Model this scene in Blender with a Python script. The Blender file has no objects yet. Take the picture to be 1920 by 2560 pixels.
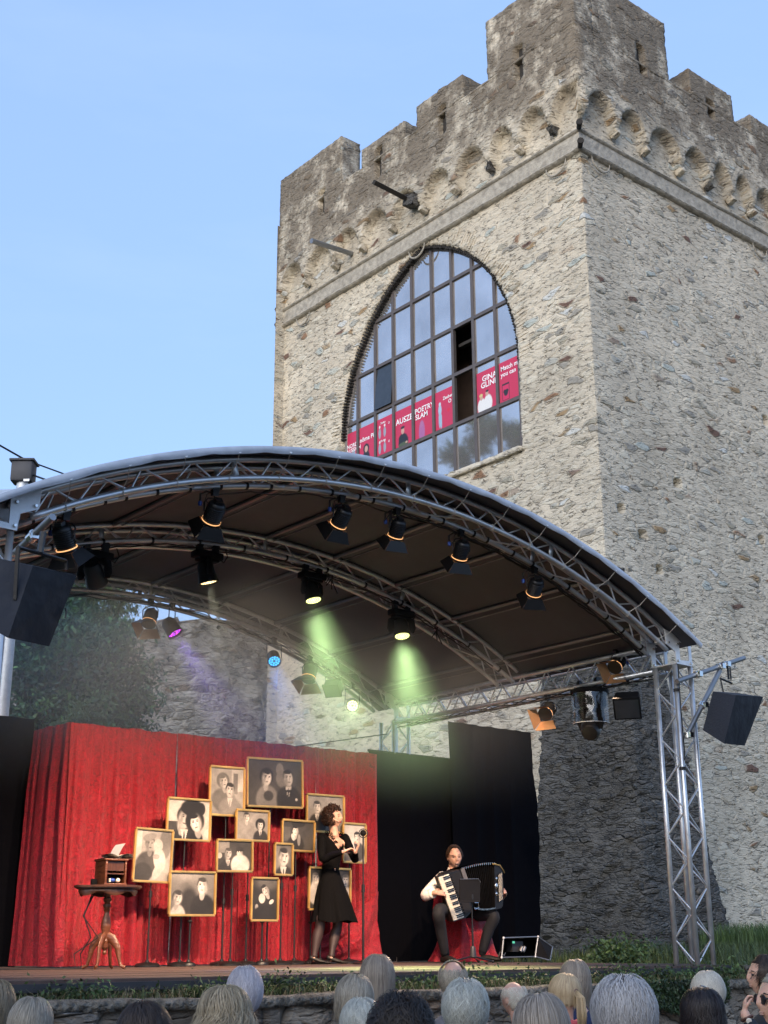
import bpy, math, random
import numpy as np
from mathutils import Vector, Matrix, noise
rnd = random.Random(7)
S = bpy.context.scene
COL = S.collection
R = math.radians

# ------------------------------------------------------------------ camera
F_PX, PITCH, ROLL, HEAD = 3250.0, R(18.369), R(-0.307), R(50.127)
def cam_rows():
    cy, sy = math.cos(HEAD), math.sin(HEAD)
    f = Vector((cy*math.cos(PITCH), sy*math.cos(PITCH), math.sin(PITCH)))
    r = Vector((sy, -cy, 0)); u = r.cross(f)
    c, s = math.cos(ROLL), math.sin(ROLL)
    return (c*r+s*u, -s*r+c*u, f)
CR, CU, CF = cam_rows()
cd = bpy.data.cameras.new('camera'); cam = bpy.data.objects.new('camera', cd); COL.objects.link(cam)
cam.matrix_world = Matrix(((CR.x, CU.x, -CF.x, 0), (CR.y, CU.y, -CF.y, 0), (CR.z, CU.z, -CF.z, 0), (0, 0, 0, 1)))
cd.sensor_fit = 'HORIZONTAL'; cd.sensor_width = 36; cd.lens = F_PX/1920*36
cd.clip_start = .05; cd.clip_end = 3000
S.camera = cam
# ------------------------------------------------------------------ world, sun, exposure
SUN_EL, SUN_AZ = R(13), R(205)          # azimuth measured from +x, counter-clockwise: low, behind and left of the seats
w = bpy.data.worlds.new('World'); S.world = w; w.use_nodes = True
wn = w.node_tree; bg = wn.nodes['Background']
sky = wn.nodes.new('ShaderNodeTexSky'); sky.sky_type = 'NISHITA'; sky.sun_disc = False
sky.sun_elevation = SUN_EL; sky.sun_rotation = math.pi/2-SUN_AZ; sky.altitude = 200
sky.air_density = 1.0; sky.dust_density = .5; sky.ozone_density = 1.6
wm = wn.nodes.new('ShaderNodeMix'); wm.data_type = 'RGBA'; wm.inputs[0].default_value = .74; wm.inputs[7].default_value = (1.2, 1.85, 3.35, 1)
wn.links.new(sky.outputs[0], wm.inputs[6])
wt = wn.nodes.new('ShaderNodeTexCoord'); wp = wn.nodes.new('ShaderNodeMapping'); wp.inputs['Scale'].default_value = (1.2, 1.2, 5.); wp.inputs['Rotation'].default_value = (.3, .2, 0); wn.links.new(wt.outputs['Generated'], wp.inputs[0])
wz = wn.nodes.new('ShaderNodeTexNoise'); wz.inputs['Scale'].default_value = 2.2; wz.inputs['Detail'].default_value = 6; wz.inputs['Roughness'].default_value = .62; wn.links.new(wp.outputs[0], wz.inputs['Vector'])
wr = wn.nodes.new('ShaderNodeMapRange'); wr.inputs[1].default_value = .5; wr.inputs[2].default_value = .85; wr.inputs[4].default_value = .10; wn.links.new(wz.outputs[0], wr.inputs[0])
wc = wn.nodes.new('ShaderNodeMix'); wc.data_type = 'RGBA'; wc.inputs[7].default_value = (2.6, 3.0, 3.7, 1); wn.links.new(wr.outputs[0], wc.inputs[0]); wn.links.new(wm.outputs[2], wc.inputs[6]); wn.links.new(wc.outputs[2], bg.inputs[0]); bg.inputs[1].default_value = .143
sl = bpy.data.lights.new('sun', 'SUN'); sl.energy = 1.45; sl.angle = R(60); sl.color = (1, .94, .86)
sun = bpy.data.objects.new('sun', sl); COL.objects.link(sun)
sd = Vector((math.cos(SUN_AZ)*math.cos(SUN_EL), math.sin(SUN_AZ)*math.cos(SUN_EL), math.sin(SUN_EL)))
sun.rotation_euler = sd.to_track_quat('Z', 'Y').to_euler()
S.view_settings.view_transform = 'Standard'; S.view_settings.look = 'None'
S.view_settings.exposure = 1.3; S.view_settings.gamma = 1
S.cycles.use_denoising = True
S.cycles.max_bounces = 6; S.cycles.diffuse_bounces = 3; S.cycles.glossy_bounces = 3; S.cycles.transmission_bounces = 4
S.cycles.volume_bounces = 0; S.cycles.transparent_max_bounces = 8
S.cycles.sample_clamp_indirect = 4; S.cycles.caustics_reflective = False; S.cycles.caustics_refractive = False
S.cycles.volume_step_rate = 4; S.cycles.volume_max_steps = 64

# ------------------------------------------------------------------ measuring: where a line of sight meets a real plane
def ray(x, y): return ((x-960)*CR-(y-1280)*CU+F_PX*CF).normalized()
def at(x, y, ax, v):
    d = ray(x, y); return d*(v/d[ax])
def Yp(x, y, v): return at(x, y, 1, v)
def Xp(x, y, v): return at(x, y, 0, v)
def dep(x, y, z):
    d = ray(x, y); return d*(z/d.dot(CF))

# ------------------------------------------------------------------ materials
MATS = {}
def nmat(name):
    m = bpy.data.materials.new(name); m.use_nodes = True; MATS[name] = m
    return m, m.node_tree, m.node_tree.nodes['Principled BSDF'], m.node_tree.nodes['Material Output']
def nd(nt, typ, ins=None, **kw):
    n = nt.nodes.new('ShaderNode'+typ)
    for k, v in kw.items(): setattr(n, k, v)
    for k, v in (ins or {}).items():
        if hasattr(v, 'is_output') or hasattr(v, 'links'): nt.links.new(v, n.inputs[k])
        else: n.inputs[k].default_value = v
    return n
def math_(nt, op, a, b=0., c=0.):
    n = nt.nodes.new('ShaderNodeMath'); n.operation = op
    for i, v in enumerate((a, b, c)):
        if hasattr(v, 'links'): nt.links.new(v, n.inputs[i])
        else: n.inputs[i].default_value = v
    return n.outputs[0]
def mixc(nt, f, a, b, bt='MIX'):
    n = nt.nodes.new('ShaderNodeMix'); n.data_type = 'RGBA'; n.blend_type = bt
    for i, v in ((0, f), (6, a), (7, b)):
        if hasattr(v, 'links'): nt.links.new(v, n.inputs[i])
        else: n.inputs[i].default_value = v if not isinstance(v, tuple) or len(v) == 4 else v+(1,)
    return n.outputs[2]
def ramp(nt, f, stops, interp='LINEAR'):
    n = nt.nodes.new('ShaderNodeValToRGB'); n.color_ramp.interpolation = interp
    e = n.color_ramp.elements
    while len(e) < len(stops): e.new(.5)
    for el, (p, c) in zip(e, stops):
        el.position = p; el.color = (c, c, c, 1) if isinstance(c, (int, float)) else tuple(c)+(1,)
    nt.links.new(f, n.inputs[0]); return n.outputs[0]
def coords(nt, sc=(1, 1, 1), warp=0, wscale=1.5):
    tc = nd(nt, 'TexCoord'); v = tc.outputs['Object']
    if warp:
        nz = nd(nt, 'TexNoise', {'Vector': v, 'Scale': wscale, 'Detail': 3.})
        s = nt.nodes.new('ShaderNodeVectorMath'); s.operation = 'SUBTRACT'; nt.links.new(nz.outputs['Color'], s.inputs[0]); s.inputs[1].default_value = (.5, .5, .5)
        k = nt.nodes.new('ShaderNodeVectorMath'); k.operation = 'SCALE'; nt.links.new(s.outputs[0], k.inputs[0]); k.inputs['Scale'].default_value = warp
        a = nt.nodes.new('ShaderNodeVectorMath'); a.operation = 'ADD'; nt.links.new(v, a.inputs[0]); nt.links.new(k.outputs[0], a.inputs[1]); v = a.outputs[0]
    m = nd(nt, 'Mapping', {'Vector': v}); m.inputs['Scale'].default_value = sc
    return m.outputs[0]
def plain(name, col, rough=.6, metal=0., noise_amt=.12, nscale=8., bump=0., bscale=40., emit=None, estr=0., **kw):
    """a surface of one material: small colour variation, roughness variation and a little bump"""
    m, nt, b, out = nmat(name)
    nz = nd(nt, 'TexNoise', {'Vector': coords(nt), 'Scale': nscale, 'Detail': 4.})
    lo = tuple(c*(1-noise_amt) for c in col); hi = tuple(min(1, c*(1+noise_amt)) for c in col)
    c = ramp(nt, nz.outputs[0], [(.3, lo), (.7, hi)])
    nt.links.new(c, b.inputs['Base Color'])
    dr_ = .08 if rough > .15 else .0; r = ramp(nt, nz.outputs[0], [(.3, max(0, rough-dr_)), (.7, min(1, rough+dr_))]); nt.links.new(r, b.inputs['Roughness'])
    b.inputs['Metallic'].default_value = metal
    if bump:
        n2 = nd(nt, 'TexNoise', {'Vector': coords(nt), 'Scale': bscale, 'Detail': 3.})
        bp = nd(nt, 'Bump', {'Height': n2.outputs[0], 'Strength': 1., 'Distance': bump}); nt.links.new(bp.outputs[0], b.inputs['Normal'])
    if emit: b.inputs['Emission Color'].default_value = emit+(1,); b.inputs['Emission Strength'].default_value = estr
    for k, v in kw.items(): b.inputs[k.replace('_', ' ')].default_value = v
    return m

def stone(name, mortar, stones, scale=3., exposed=.16, disp=.05, weather=None, dark=.5, blotch=.25, flat=2.6, lump=.4, fs=1.):
    """rubble masonry: stones of several kinds bedded in rough mortar, thin gaps under their edges, real relief"""
    m, nt, b, out = nmat(name)
    v = coords(nt, (1, 1, flat), .22, 1.7)
    va = nd(nt, 'TexVoronoi', {'Vector': v, 'Scale': scale}, feature='F1')
    ve = nd(nt, 'TexVoronoi', {'Vector': v, 'Scale': scale}, feature='DISTANCE_TO_EDGE')
    sep = nd(nt, 'SeparateColor', {'Color': va.outputs['Color']})
    vis = ramp(nt, sep.outputs[0], [(exposed-.02, 1.), (exposed+.02, 0.)])
    relief = ramp(nt, sep.outputs[2], [(.1, 0.), (1., 1.)])
    edge = ramp(nt, ve.outputs['Distance'], [(.03, 0.), (.16, 1.)])
    mask = math_(nt, 'MULTIPLY', edge, vis)
    stc = ramp(nt, sep.outputs[1], stones, 'CONSTANT')
    fine = nd(nt, 'TexNoise', {'Vector': coords(nt, (1, 1, 3.4), .12, 5), 'Scale': 5.*fs, 'Detail': 5., 'Roughness': .6})
    broad = nd(nt, 'TexNoise', {'Vector': coords(nt), 'Scale': .5, 'Detail': 4., 'Roughness': .6})
    spk = nd(nt, 'TexNoise', {'Vector': coords(nt, (1, 1, 1.6)), 'Scale': 40.*fs, 'Detail': 3., 'Roughness': .7})
    mort = mixc(nt, ramp(nt, broad.outputs[0], [(.35, 0.), (.65, 1.)]), tuple(c*(1-blotch) for c in mortar), tuple(min(1, c*(1+blotch*.35)) for c in mortar))
    mort = mixc(nt, math_(nt, 'MULTIPLY', edge, math_(nt, 'MULTIPLY', relief, .8)), mort, mixc(nt, sep.outputs[1], tuple(c*.74 for c in mortar), (mortar[0]*1.02, mortar[1]*1.08, mortar[2]*1.12)))
    c = mixc(nt, mask, mort, stc)
    # a second, smaller course of slivers of slate with joints of missing mortar, their shade painted dark
    vb = nd(nt, 'TexVoronoi', {'Vector': coords(nt, (1, 1, 3.6), .10, 3.2), 'Scale': scale*1.7*fs}, feature='DISTANCE_TO_EDGE')
    gap = math_(nt, 'MULTIPLY', ramp(nt, vb.outputs['Distance'], [(0., 1.), (.08, 0.)]), ramp(nt, fine.outputs[0], [(.40, 1.), (.47, 0.)]))
    gap2 = math_(nt, 'MULTIPLY', ramp(nt, ve.outputs['Distance'], [(.0, 1.), (.05, 0.)]), math_(nt, 'MAXIMUM', vis, math_(nt, 'MULTIPLY', ramp(nt, fine.outputs[0], [(.42, 1.), (.50, 0.)]), math_(nt, 'MULTIPLY', relief, .8))))
    gaps = math_(nt, 'MAXIMUM', gap, gap2)
    c = mixc(nt, 1., c, ramp(nt, fine.outputs[0], [(.28, .80), (.45, .97), (.75, 1.1)]), 'MULTIPLY')
    c = mixc(nt, .4, c, ramp(nt, spk.outputs[0], [(.3, .74), (.6, 1.12)]), 'MULTIPLY')
    c = mixc(nt, math_(nt, 'MULTIPLY', gaps, dark), c, (.075, .062, .05))  # crevice shade mixed into the colour along the gaps
    if weather:
        z0, z1, wc, amt = weather
        tc = nd(nt, 'SeparateXYZ', {'Vector': nd(nt, 'TexCoord').outputs['Object']})
        zz = nt.nodes.new('ShaderNodeMapRange'); nt.links.new(tc.outputs[2], zz.inputs[0]); zz.inputs[1].default_value = z0; zz.inputs[2].default_value = z1
        st = nd(nt, 'TexNoise', {'Vector': coords(nt, (1, 1, .8)), 'Scale': 1.6, 'Detail': 7., 'Roughness': .72})
        wf = math_(nt, 'MULTIPLY', zz.outputs[0], ramp(nt, math_(nt, 'ADD', st.outputs[0], math_(nt, 'MULTIPLY', zz.outputs[0], .08)), [(.44, 0.), (.60, 1.)]))
        c = mixc(nt, math_(nt, 'MULTIPLY', wf, amt), c, wc, 'MIX')
        c = mixc(nt, math_(nt, 'MULTIPLY', wf, ramp(nt, spk.outputs[0], [(.6, 0.), (.66, .5)])), c, (.42, .41, .34))
    nt.links.new(c, b.inputs['Base Color']); b.inputs['Roughness'].default_value = .93
    b.inputs['Specular IOR Level'].default_value = .2
    h = math_(nt, 'MULTIPLY', edge, math_(nt, 'ADD', math_(nt, 'MULTIPLY', relief, .45), math_(nt, 'MULTIPLY', vis, .3)))
    sliv = math_(nt, 'MULTIPLY', ramp(nt, vb.outputs['Distance'], [(.02, 0.), (.16, 1.)]), ramp(nt, fine.outputs[0], [(.40, 1.), (.56, .1)]))
    h = math_(nt, 'ADD', h, math_(nt, 'MULTIPLY', sliv, .42))
    h = math_(nt, 'ADD', h, math_(nt, 'MULTIPLY', fine.outputs[0], .75))
    h = math_(nt, 'ADD', h, math_(nt, 'MULTIPLY', broad.outputs[0], lump))
    h = math_(nt, 'ADD', h, math_(nt, 'MULTIPLY', spk.outputs[0], .07))
    h = math_(nt, 'SUBTRACT', h, math_(nt, 'MULTIPLY', gaps, .35))
    d = nd(nt, 'Displacement', {'Height': h, 'Midlevel': .95, 'Scale': disp})
    nt.links.new(d.outputs[0], out.inputs['Displacement'])
    m.displacement_method = 'BOTH'
    return m
STONES = [(0., (.36, .33, .26)), (.2, (.30, .28, .24)), (.36, (.40, .39, .34)), (.48, (.26, .155, .095)), (.6, (.33, .23, .13)), (.7, (.44, .46, .41)), (.84, (.56, .56, .52)), (.92, (.17, .105, .08))]
stone('castle_stone', (.61, .535, .415), STONES, 3.2, .11, .033, (15.4, 16.7, (.15, .12, .088), .88), dark=.9)
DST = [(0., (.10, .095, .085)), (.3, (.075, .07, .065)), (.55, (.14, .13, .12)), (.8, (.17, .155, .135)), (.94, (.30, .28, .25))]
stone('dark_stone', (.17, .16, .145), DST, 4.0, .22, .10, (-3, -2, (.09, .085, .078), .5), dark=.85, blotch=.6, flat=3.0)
RST = [(0., (.20, .185, .165)), (.3, (.15, .14, .125)), (.55, (.26, .245, .215)), (.8, (.20, .15, .11)), (.9, (.36, .35, .31))]
stone('ruin_stone', (.42, .39, .35), RST, 3., .3, .13, dark=.75, blotch=.5, flat=2.2, fs=1.)
stone('terrace_stone', (.20, .17, .135), [(0., (.24, .205, .165)), (.3, (.33, .28, .22)), (.6, (.19, .17, .145)), (.85, (.27, .20, .145))], 2.9, .8, .05, dark=.85, flat=1.5)
plain('coping', (.15, .135, .11), .95, bump=.06, bscale=26, noise_amt=.7, nscale=16)
plain('string_moulding', (.36, .325, .265), .95, bump=.03, bscale=16, noise_amt=.28, nscale=7)
plain('truss_metal', (.66, .67, .68), .38, .75, bump=.001, bscale=90)
plain('plate_metal', (.74, .75, .76), .5, .35, bump=.001, bscale=60, nscale=14)
plain('scaffold_metal', (.27, .28, .29), .45, .8, bump=.001)
plain('steel_dark', (.05, .05, .055), .5, .5)
plain('black_metal', (.006, .006, .007), .45, .0, bump=.001)
plain('black_matte', (.006, .006, .007), .8, Specular_IOR_Level=.2)
plain('black_cable', (.008, .008, .009), .6)
plain('black_cloth', (.0025, .0028, .0045), .95, Specular_IOR_Level=.05, bump=.012, bscale=5)
plain('speaker_cover', (.004, .005, .009), .85, bump=.02, bscale=6)
plain('speaker_side', (.014, .017, .026), .8, bump=.004)
plain('roof_top', (.42, .46, .52), .55, bump=.02, bscale=3)
plain('roof_under', (.10, .105, .125), .75, bump=.02, bscale=2.5, noise_amt=.2, nscale=1.2)
plain('window_frame', (.12, .10, .09), .5, .3)
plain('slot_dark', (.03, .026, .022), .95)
plain('interior', (.25, .17, .13), .8)
plain('glass', (.64, .61, .58), .04, .82, noise_amt=.16, nscale=.9)
plain('glass_dark', (.05, .06, .07), .06, .3)
plain('gold', (.72, .47, .17), .38, .75, bump=.002)
plain('rubber', (.02, .02, .02), .8)
plain('skin', (.56, .33, .235), .5, noise_amt=.06, bump=.0015, bscale=60, Subsurface_Weight=.08)
plain('skin_old', (.52, .31, .24), .5, noise_amt=.1, bump=.002, bscale=40)
plain('stocking', (.035, .02, .018), .55)
plain('lip', (.38, .07, .06), .4)
plain('eye', (.02, .015, .012), .3)
plain('dress', (.0035, .0035, .004), .9, bump=.004, bscale=14, Specular_IOR_Level=.08)
plain('trousers', (.007, .008, .012), .85, bump=.01, bscale=9)
plain('shirt', (.78, .72, .66), .8, bump=.02, bscale=12)
plain('shoe', (.006, .005, .005), .6)
plain('ivory', (.78, .72, .60), .3)
plain('chrome', (.7, .7, .68), .2, 1.)
plain('concrete', (.27, .25, .22), .9, bump=.01)
plain('painted_flap_glow', (.50, .30, .16), .45, .6)  # warm lamplight on the inner flaps, put into their colour
plain('yellow_plug', (.55, .42, .08), .5)
plain('blue_plug', (.03, .08, .35), .5)
plain('soil', (.05, .04, .028), .95, bump=.05, bscale=12, noise_amt=.4)
plain('ground_green', (.05, .065, .025), .95, bump=.06, bscale=9, noise_amt=.5, nscale=4)
plain('paper', (.62, .60, .56), .8)
plain('bark', (.06, .045, .03), .9, bump=.03)
def streaked(name, a, b_, sc, rough=.5, bump=.01, dist=3.):
    m, nt, b, out = nmat(name)
    w1 = nd(nt, 'TexNoise', {'Vector': coords(nt, sc, .05, 2.), 'Scale': 3., 'Detail': 6., 'Roughness': .6})
    nt.links.new(ramp(nt, w1.outputs[0], [(.3, a), (.7, b_)]), b.inputs['Base Color']); b.inputs['Roughness'].default_value = rough
    bp = nd(nt, 'Bump', {'Height': w1.outputs[0], 'Distance': bump}); nt.links.new(bp.outputs[0], b.inputs['Normal'])
    return m
streaked('mahogany', (.07, .022, .010), (.17, .055, .022), (1.5, 1.5, 9), .3)
streaked('walnut', (.045, .016, .009), (.10, .036, .018), (9, 2, 2), .35)
streaked('deck_wood', (.045, .028, .024), (.10, .062, .05), (1.2, 12, 1), .75)
def velvet(name, dk, lt):
    m, nt, b, out = nmat(name)
    n1 = nd(nt, 'TexNoise', {'Vector': coords(nt, (1, 1, .55), .35, 9.), 'Scale': 27., 'Detail': 4., 'Roughness': .65, 'Distortion': .6})
    n2 = nd(nt, 'TexNoise', {'Vector': coords(nt, (1, 1, .4)), 'Scale': 2.2, 'Detail': 3.})
    f = math_(nt, 'ADD', math_(nt, 'MULTIPLY', n1.outputs[0], .9), math_(nt, 'MULTIPLY', n2.outputs[0], .1))
    nt.links.new(ramp(nt, f, [(.34, dk), (.5, tuple((a+c)/2 for a, c in zip(dk, lt))), (.66, lt)]), b.inputs['Base Color'])
    b.inputs['Roughness'].default_value = .55; b.inputs['Sheen Weight'].default_value = .35; b.inputs['Sheen Roughness'].default_value = .4; b.inputs['Sheen Tint'].default_value = (1, .25, .25, 1)
    bp = nd(nt, 'Bump', {'Height': n1.outputs[0], 'Distance': .02}); nt.links.new(bp.outputs[0], b.inputs['Normal'])
    return m
velvet('red_velvet', (.13, .002, .007), (.46, .006, .024))
def glow(name, col, s):
    m, nt, b, out = nmat(name); b.inputs['Base Color'].default_value = col+(1,); b.inputs['Emission Color'].default_value = col+(1,); b.inputs['Emission Strength'].default_value = s
glow('glow_warm', (1., .72, .34), 2.2); glow('glow_green', (.82, .88, .25), 2.6); glow('glow_violet', (.40, .03, 1.), 1.6); glow('glow_magenta', (1., .10, .70), 1.3)
glow('glow_blue', (.03, .40, 1.), 1.6); glow('glow_yellow', (.90, .95, .35), 2.2); glow('glow_dim', (1., .50, .20), .55); glow('glow_green_led', (.1, .5, .3), .5)
def vcol(name, rough=.6, bump=0.):
    m, nt, b, out = nmat(name); a = nd(nt, 'VertexColor'); a.layer_name = 'Col'
    nz = nd(nt, 'TexNoise', {'Vector': coords(nt), 'Scale': 60., 'Detail': 3.})
    nt.links.new(mixc(nt, .5, a.outputs[0], ramp(nt, nz.outputs[0], [(.3, .85), (.7, 1.1)]), 'MULTIPLY'), b.inputs['Base Color']); b.inputs['Roughness'].default_value = rough
    return m
vcol('photo_print', .45); vcol('leaf', .6)
MATS['leaf'].node_tree.nodes['Principled BSDF'].inputs['Subsurface Weight'].default_value = 0.0
def hairm(name, a, b_, rough=.45):
    m, nt, b, out = nmat(name); c = nd(nt, 'VertexColor'); c.layer_name = 'Col'
    sp = nd(nt, 'SeparateColor', {'Color': c.outputs[0]})
    nt.links.new(ramp(nt, sp.outputs[0], [(0., a), (1., b_)]), b.inputs['Base Color']); b.inputs['Roughness'].default_value = rough
    b.inputs['Specular IOR Level'].default_value = .35
for n_, a, b_ in (('grey', (.16, .15, .14), (.46, .45, .43)), ('white', (.38, .39, .40), (.74, .76, .78)), ('lilac', (.30, .31, .42), (.62, .64, .80)), ('ash', (.10, .085, .065), (.30, .265, .21)),
                  ('blond', (.28, .21, .14), (.62, .52, .38)), ('brown', (.012, .008, .007), (.055, .038, .030)), ('dark', (.006, .005, .006), (.03, .022, .026)), ('black', (.005, .004, .004), (.035, .025, .02)), ('wavy', (.17, .14, .10), (.50, .44, .34)),
                  ('silver', (.27, .30, .32), (.60, .66, .70)), ('curl', (.006, .003, .002), (.05, .02, .012)), ('short_brown', (.02, .011, .007), (.08, .045, .028))):
    hairm('hair_'+n_, tuple(x*k for x, k in zip(a, (1.02, .96, .82))), tuple(x*k for x, k in zip(b_, (1.02, .96, .82))))
for n_, c in (('purple', (.07, .018, .05)), ('navy', (.012, .02, .06)), ('pink', (.62, .07, .30)), ('teal', (.30, .42, .40)), ('coral', (.60, .10, .12)), ('jacket', (.012, .018, .028)), ('greyc', (.12, .12, .13)), ('cream', (.5, .45, .38))):
    plain('cloth_'+n_, c, .85, bump=.01, bscale=10)

# ------------------------------------------------------------------ mesh building
def fr(d, up=(0, 0, 1)):
    d = Vector(d).normalized(); u = Vector(up)
    if abs(d.dot(u)) > .98: u = Vector((1, 0, 0))
    a = u.cross(d).normalized(); return a, d.cross(a)
class MB:
    def __init__(s): s.v = []; s.f = []; s.m = []; s.c = None
    def add(s, vs, fs, m=0):
        o = len(s.v); s.v += [tuple(p) for p in vs]; s.f += [tuple(i+o for i in f) for f in fs]; s.m += [m]*len(fs); return s
    def box(s, c, d, rz=0, m=0, M=None):
        x, y, z = (k/2 for k in d); P = [(-x, -y, -z), (x, -y, -z), (x, y, -z), (-x, y, -z), (-x, -y, z), (x, -y, z), (x, y, z), (-x, y, z)]
        Q = (M or Matrix.Rotation(rz, 3, 'Z'))
        return s.add([Q @ Vector(p)+Vector(c) for p in P], [(0, 3, 2, 1), (4, 5, 6, 7), (0, 1, 5, 4), (1, 2, 6, 5), (2, 3, 7, 6), (3, 0, 4, 7)], m)
    def bbox(s, c, d, b=.01, M=None, m=0):
        """box with bevelled edges"""
        c = Vector(c); x, y, z = (k/2 for k in d); Q = M or Matrix.Identity(3); P = []; 
        import itertools
        bm = __import__('bmesh').new(); __import__('bmesh').ops.create_cube(bm, size=1)
        for v in bm.verts: v.co = Vector((v.co.x*d[0], v.co.y*d[1], v.co.z*d[2]))
        __import__('bmesh').ops.bevel(bm, geom=bm.edges[:], offset=b, segments=2, profile=.6, affect='EDGES')
        bm.verts.index_update()
        s.add([Q @ v.co+c for v in bm.verts], [tuple(v.index for v in f.verts) for f in bm.faces], m); bm.free(); return s
    def tube(s, pts, r, n=8, m=0, caps=True, up=(0, 0, 1)):
        pts = [Vector(p) for p in pts]; rr = r if isinstance(r, (list, tuple)) else [r]*len(pts)
        vs = []; a = None
        for i, p in enumerate(pts):
            d = (pts[min(i+1, len(pts)-1)]-pts[max(i-1, 0)])
            if d.length < 1e-9: d = Vector((0, 0, 1))
            d.normalize()
            if a is None: a, b = fr(d, up)
            else:
                a = (a-d*a.dot(d)); a = a.normalized() if a.length > 1e-6 else fr(d)[0]; b = d.cross(a)
            for k in range(n):
                t = 2*math.pi*k/n; q = rr[i]
                if isinstance(q, tuple): vs.append(p+a*(math.cos(t)*q[0])+b*(math.sin(t)*q[1]))
                else: vs.append(p+(a*math.cos(t)+b*math.sin(t))*q)
        fs = [(i*n+k, i*n+(k+1) % n, (i+1)*n+(k+1) % n, (i+1)*n+k) for i in range(len(pts)-1) for k in range(n)]
        if caps: fs += [tuple(range(n-1, -1, -1)), tuple((len(pts)-1)*n+k for k in range(n))]
        return s.add(vs, fs, m)
    def lathe(s, prof, c=(0, 0, 0), n=24, m=0, M=None, caps=True):
        Q = M or Matrix.Identity(3); c = Vector(c)
        vs = [Q @ Vector((r*math.cos(2*math.pi*k/n), r*math.sin(2*math.pi*k/n), z))+c for r, z in prof for k in range(n)]
        fs = [(i*n+k, i*n+(k+1) % n, (i+1)*n+(k+1) % n, (i+1)*n+k) for i in range(len(prof)-1) for k in range(n)]
        if caps: fs += [tuple(range(n-1, -1, -1)), tuple((len(prof)-1)*n+k for k in range(n))]
        return s.add(vs, fs, m)
    def ball(s, c, r, n=14, M=None, m=0, fn=None):
        r = r if isinstance(r, (tuple, list)) else (r, r, r); Q = M or Matrix.Identity(3); c = Vector(c); vs = []
        k2 = n*2
        for i in range(n+1):
            th = math.pi*i/n
            for k in range(k2):
                ph = 2*math.pi*k/k2; p = Vector((math.sin(th)*math.cos(ph), math.sin(th)*math.sin(ph), math.cos(th)))
                p = Vector((p.x*r[0], p.y*r[1], p.z*r[2])); 
                if fn: p = fn(p)
                vs.append(Q @ p+c)
        fs = [(i*k2+k, (i+1)*k2+k, (i+1)*k2+(k+1) % k2, i*k2+(k+1) % k2) for i in range(n) for k in range(k2)]
        return s.add(vs, fs, m)
    def prism(s, poly, off, m=0):
        """a flat outline (3D points) given thickness along the vector off"""
        n = len(poly); off = Vector(off); P = [Vector(p) for p in poly]
        return s.add(P+[p+off for p in P], [tuple(range(n-1, -1, -1)), tuple(range(n, 2*n))]+[(i, (i+1) % n, n+(i+1) % n, n+i) for i in range(n)], m)
    def grid(s, P, m=0, flip=False):
        """P: array rows x cols x 3"""
        P = np.asarray(P, float); a, b = P.shape[:2]; idx = np.arange(a*b).reshape(a, b)
        q = np.stack([idx[:-1, :-1], idx[:-1, 1:], idx[1:, 1:], idx[1:, :-1]], -1).reshape(-1, 4)
        if flip: q = q[:, ::-1]
        return s.add(P.reshape(-1, 3).tolist(), q.tolist(), m)
    def build(s, name, mats, parent=None, smooth=True, world=True, mods=None, angle=40):
        me = bpy.data.meshes.new(name); off = Vector((0, 0, 0))
        if parent is not None and world:
            p = parent
            while p is not None: off += p.location; p = p.parent
        me.from_pydata([(v[0]-off.x, v[1]-off.y, v[2]-off.z) for v in s.v], [], s.f)
        for k in ([mats] if isinstance(mats, str) else mats): me.materials.append(MATS[k])
        me.polygons.foreach_set('material_index', s.m)
        if smooth: me.polygons.foreach_set('use_smooth', [True]*len(s.f))
        if s.c is not None:
            ca = me.color_attributes.new('Col', 'FLOAT_COLOR', 'POINT'); ca.data.foreach_set('color', np.asarray(s.c, 'f').ravel())
        me.validate(); me.update()
        if smooth and angle and not mods: 
            try: me.set_sharp_from_angle(angle=R(angle))
            except Exception: pass
        o = bpy.data.objects.new(name, me); COL.objects.link(o)
        if parent is not None: o.parent = parent
        return o
def thing(name, label, cat, loc=(0, 0, 0), group=None, rz=0):
    o = bpy.data.objects.new(name, None); COL.objects.link(o); o.location = loc; o.rotation_euler = (0, 0, rz); o.empty_display_size = .1
    return tag(o, label, cat, group)
def tag(o, label=None, cat=None, group=None, kind=None):
    if label: o['label'] = label
    if cat: o['category'] = cat
    if group: o['group'] = group
    if kind: o['kind'] = kind
    return o
def children(o): return [c for c in COL.objects if c.parent == o]
def copy_tree(o, parent=None):
    kids = children(o); c = o.copy(); COL.objects.link(c); c.parent = parent
    for k in kids: copy_tree(k, c)
    return c
def dup(o, loc, rz=0, label=None):
    c = copy_tree(o); c.location = loc; c.rotation_euler = (0, 0, rz)
    if label: c['label'] = label
    return c
def clamp(x, a=0., b=1.): return max(a, min(b, x))
def sst(x, a, b):
    t = np.clip((x-a)/(b-a), 0, 1); return t*t*(3-2*t)
def weld(o, d=.0005):
    import bmesh
    bm = bmesh.new(); bm.from_mesh(o.data); bmesh.ops.remove_doubles(bm, verts=bm.verts, dist=d); bmesh.ops.recalc_face_normals(bm, faces=bm.faces); bm.to_mesh(o.data); bm.free()
    return o
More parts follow.
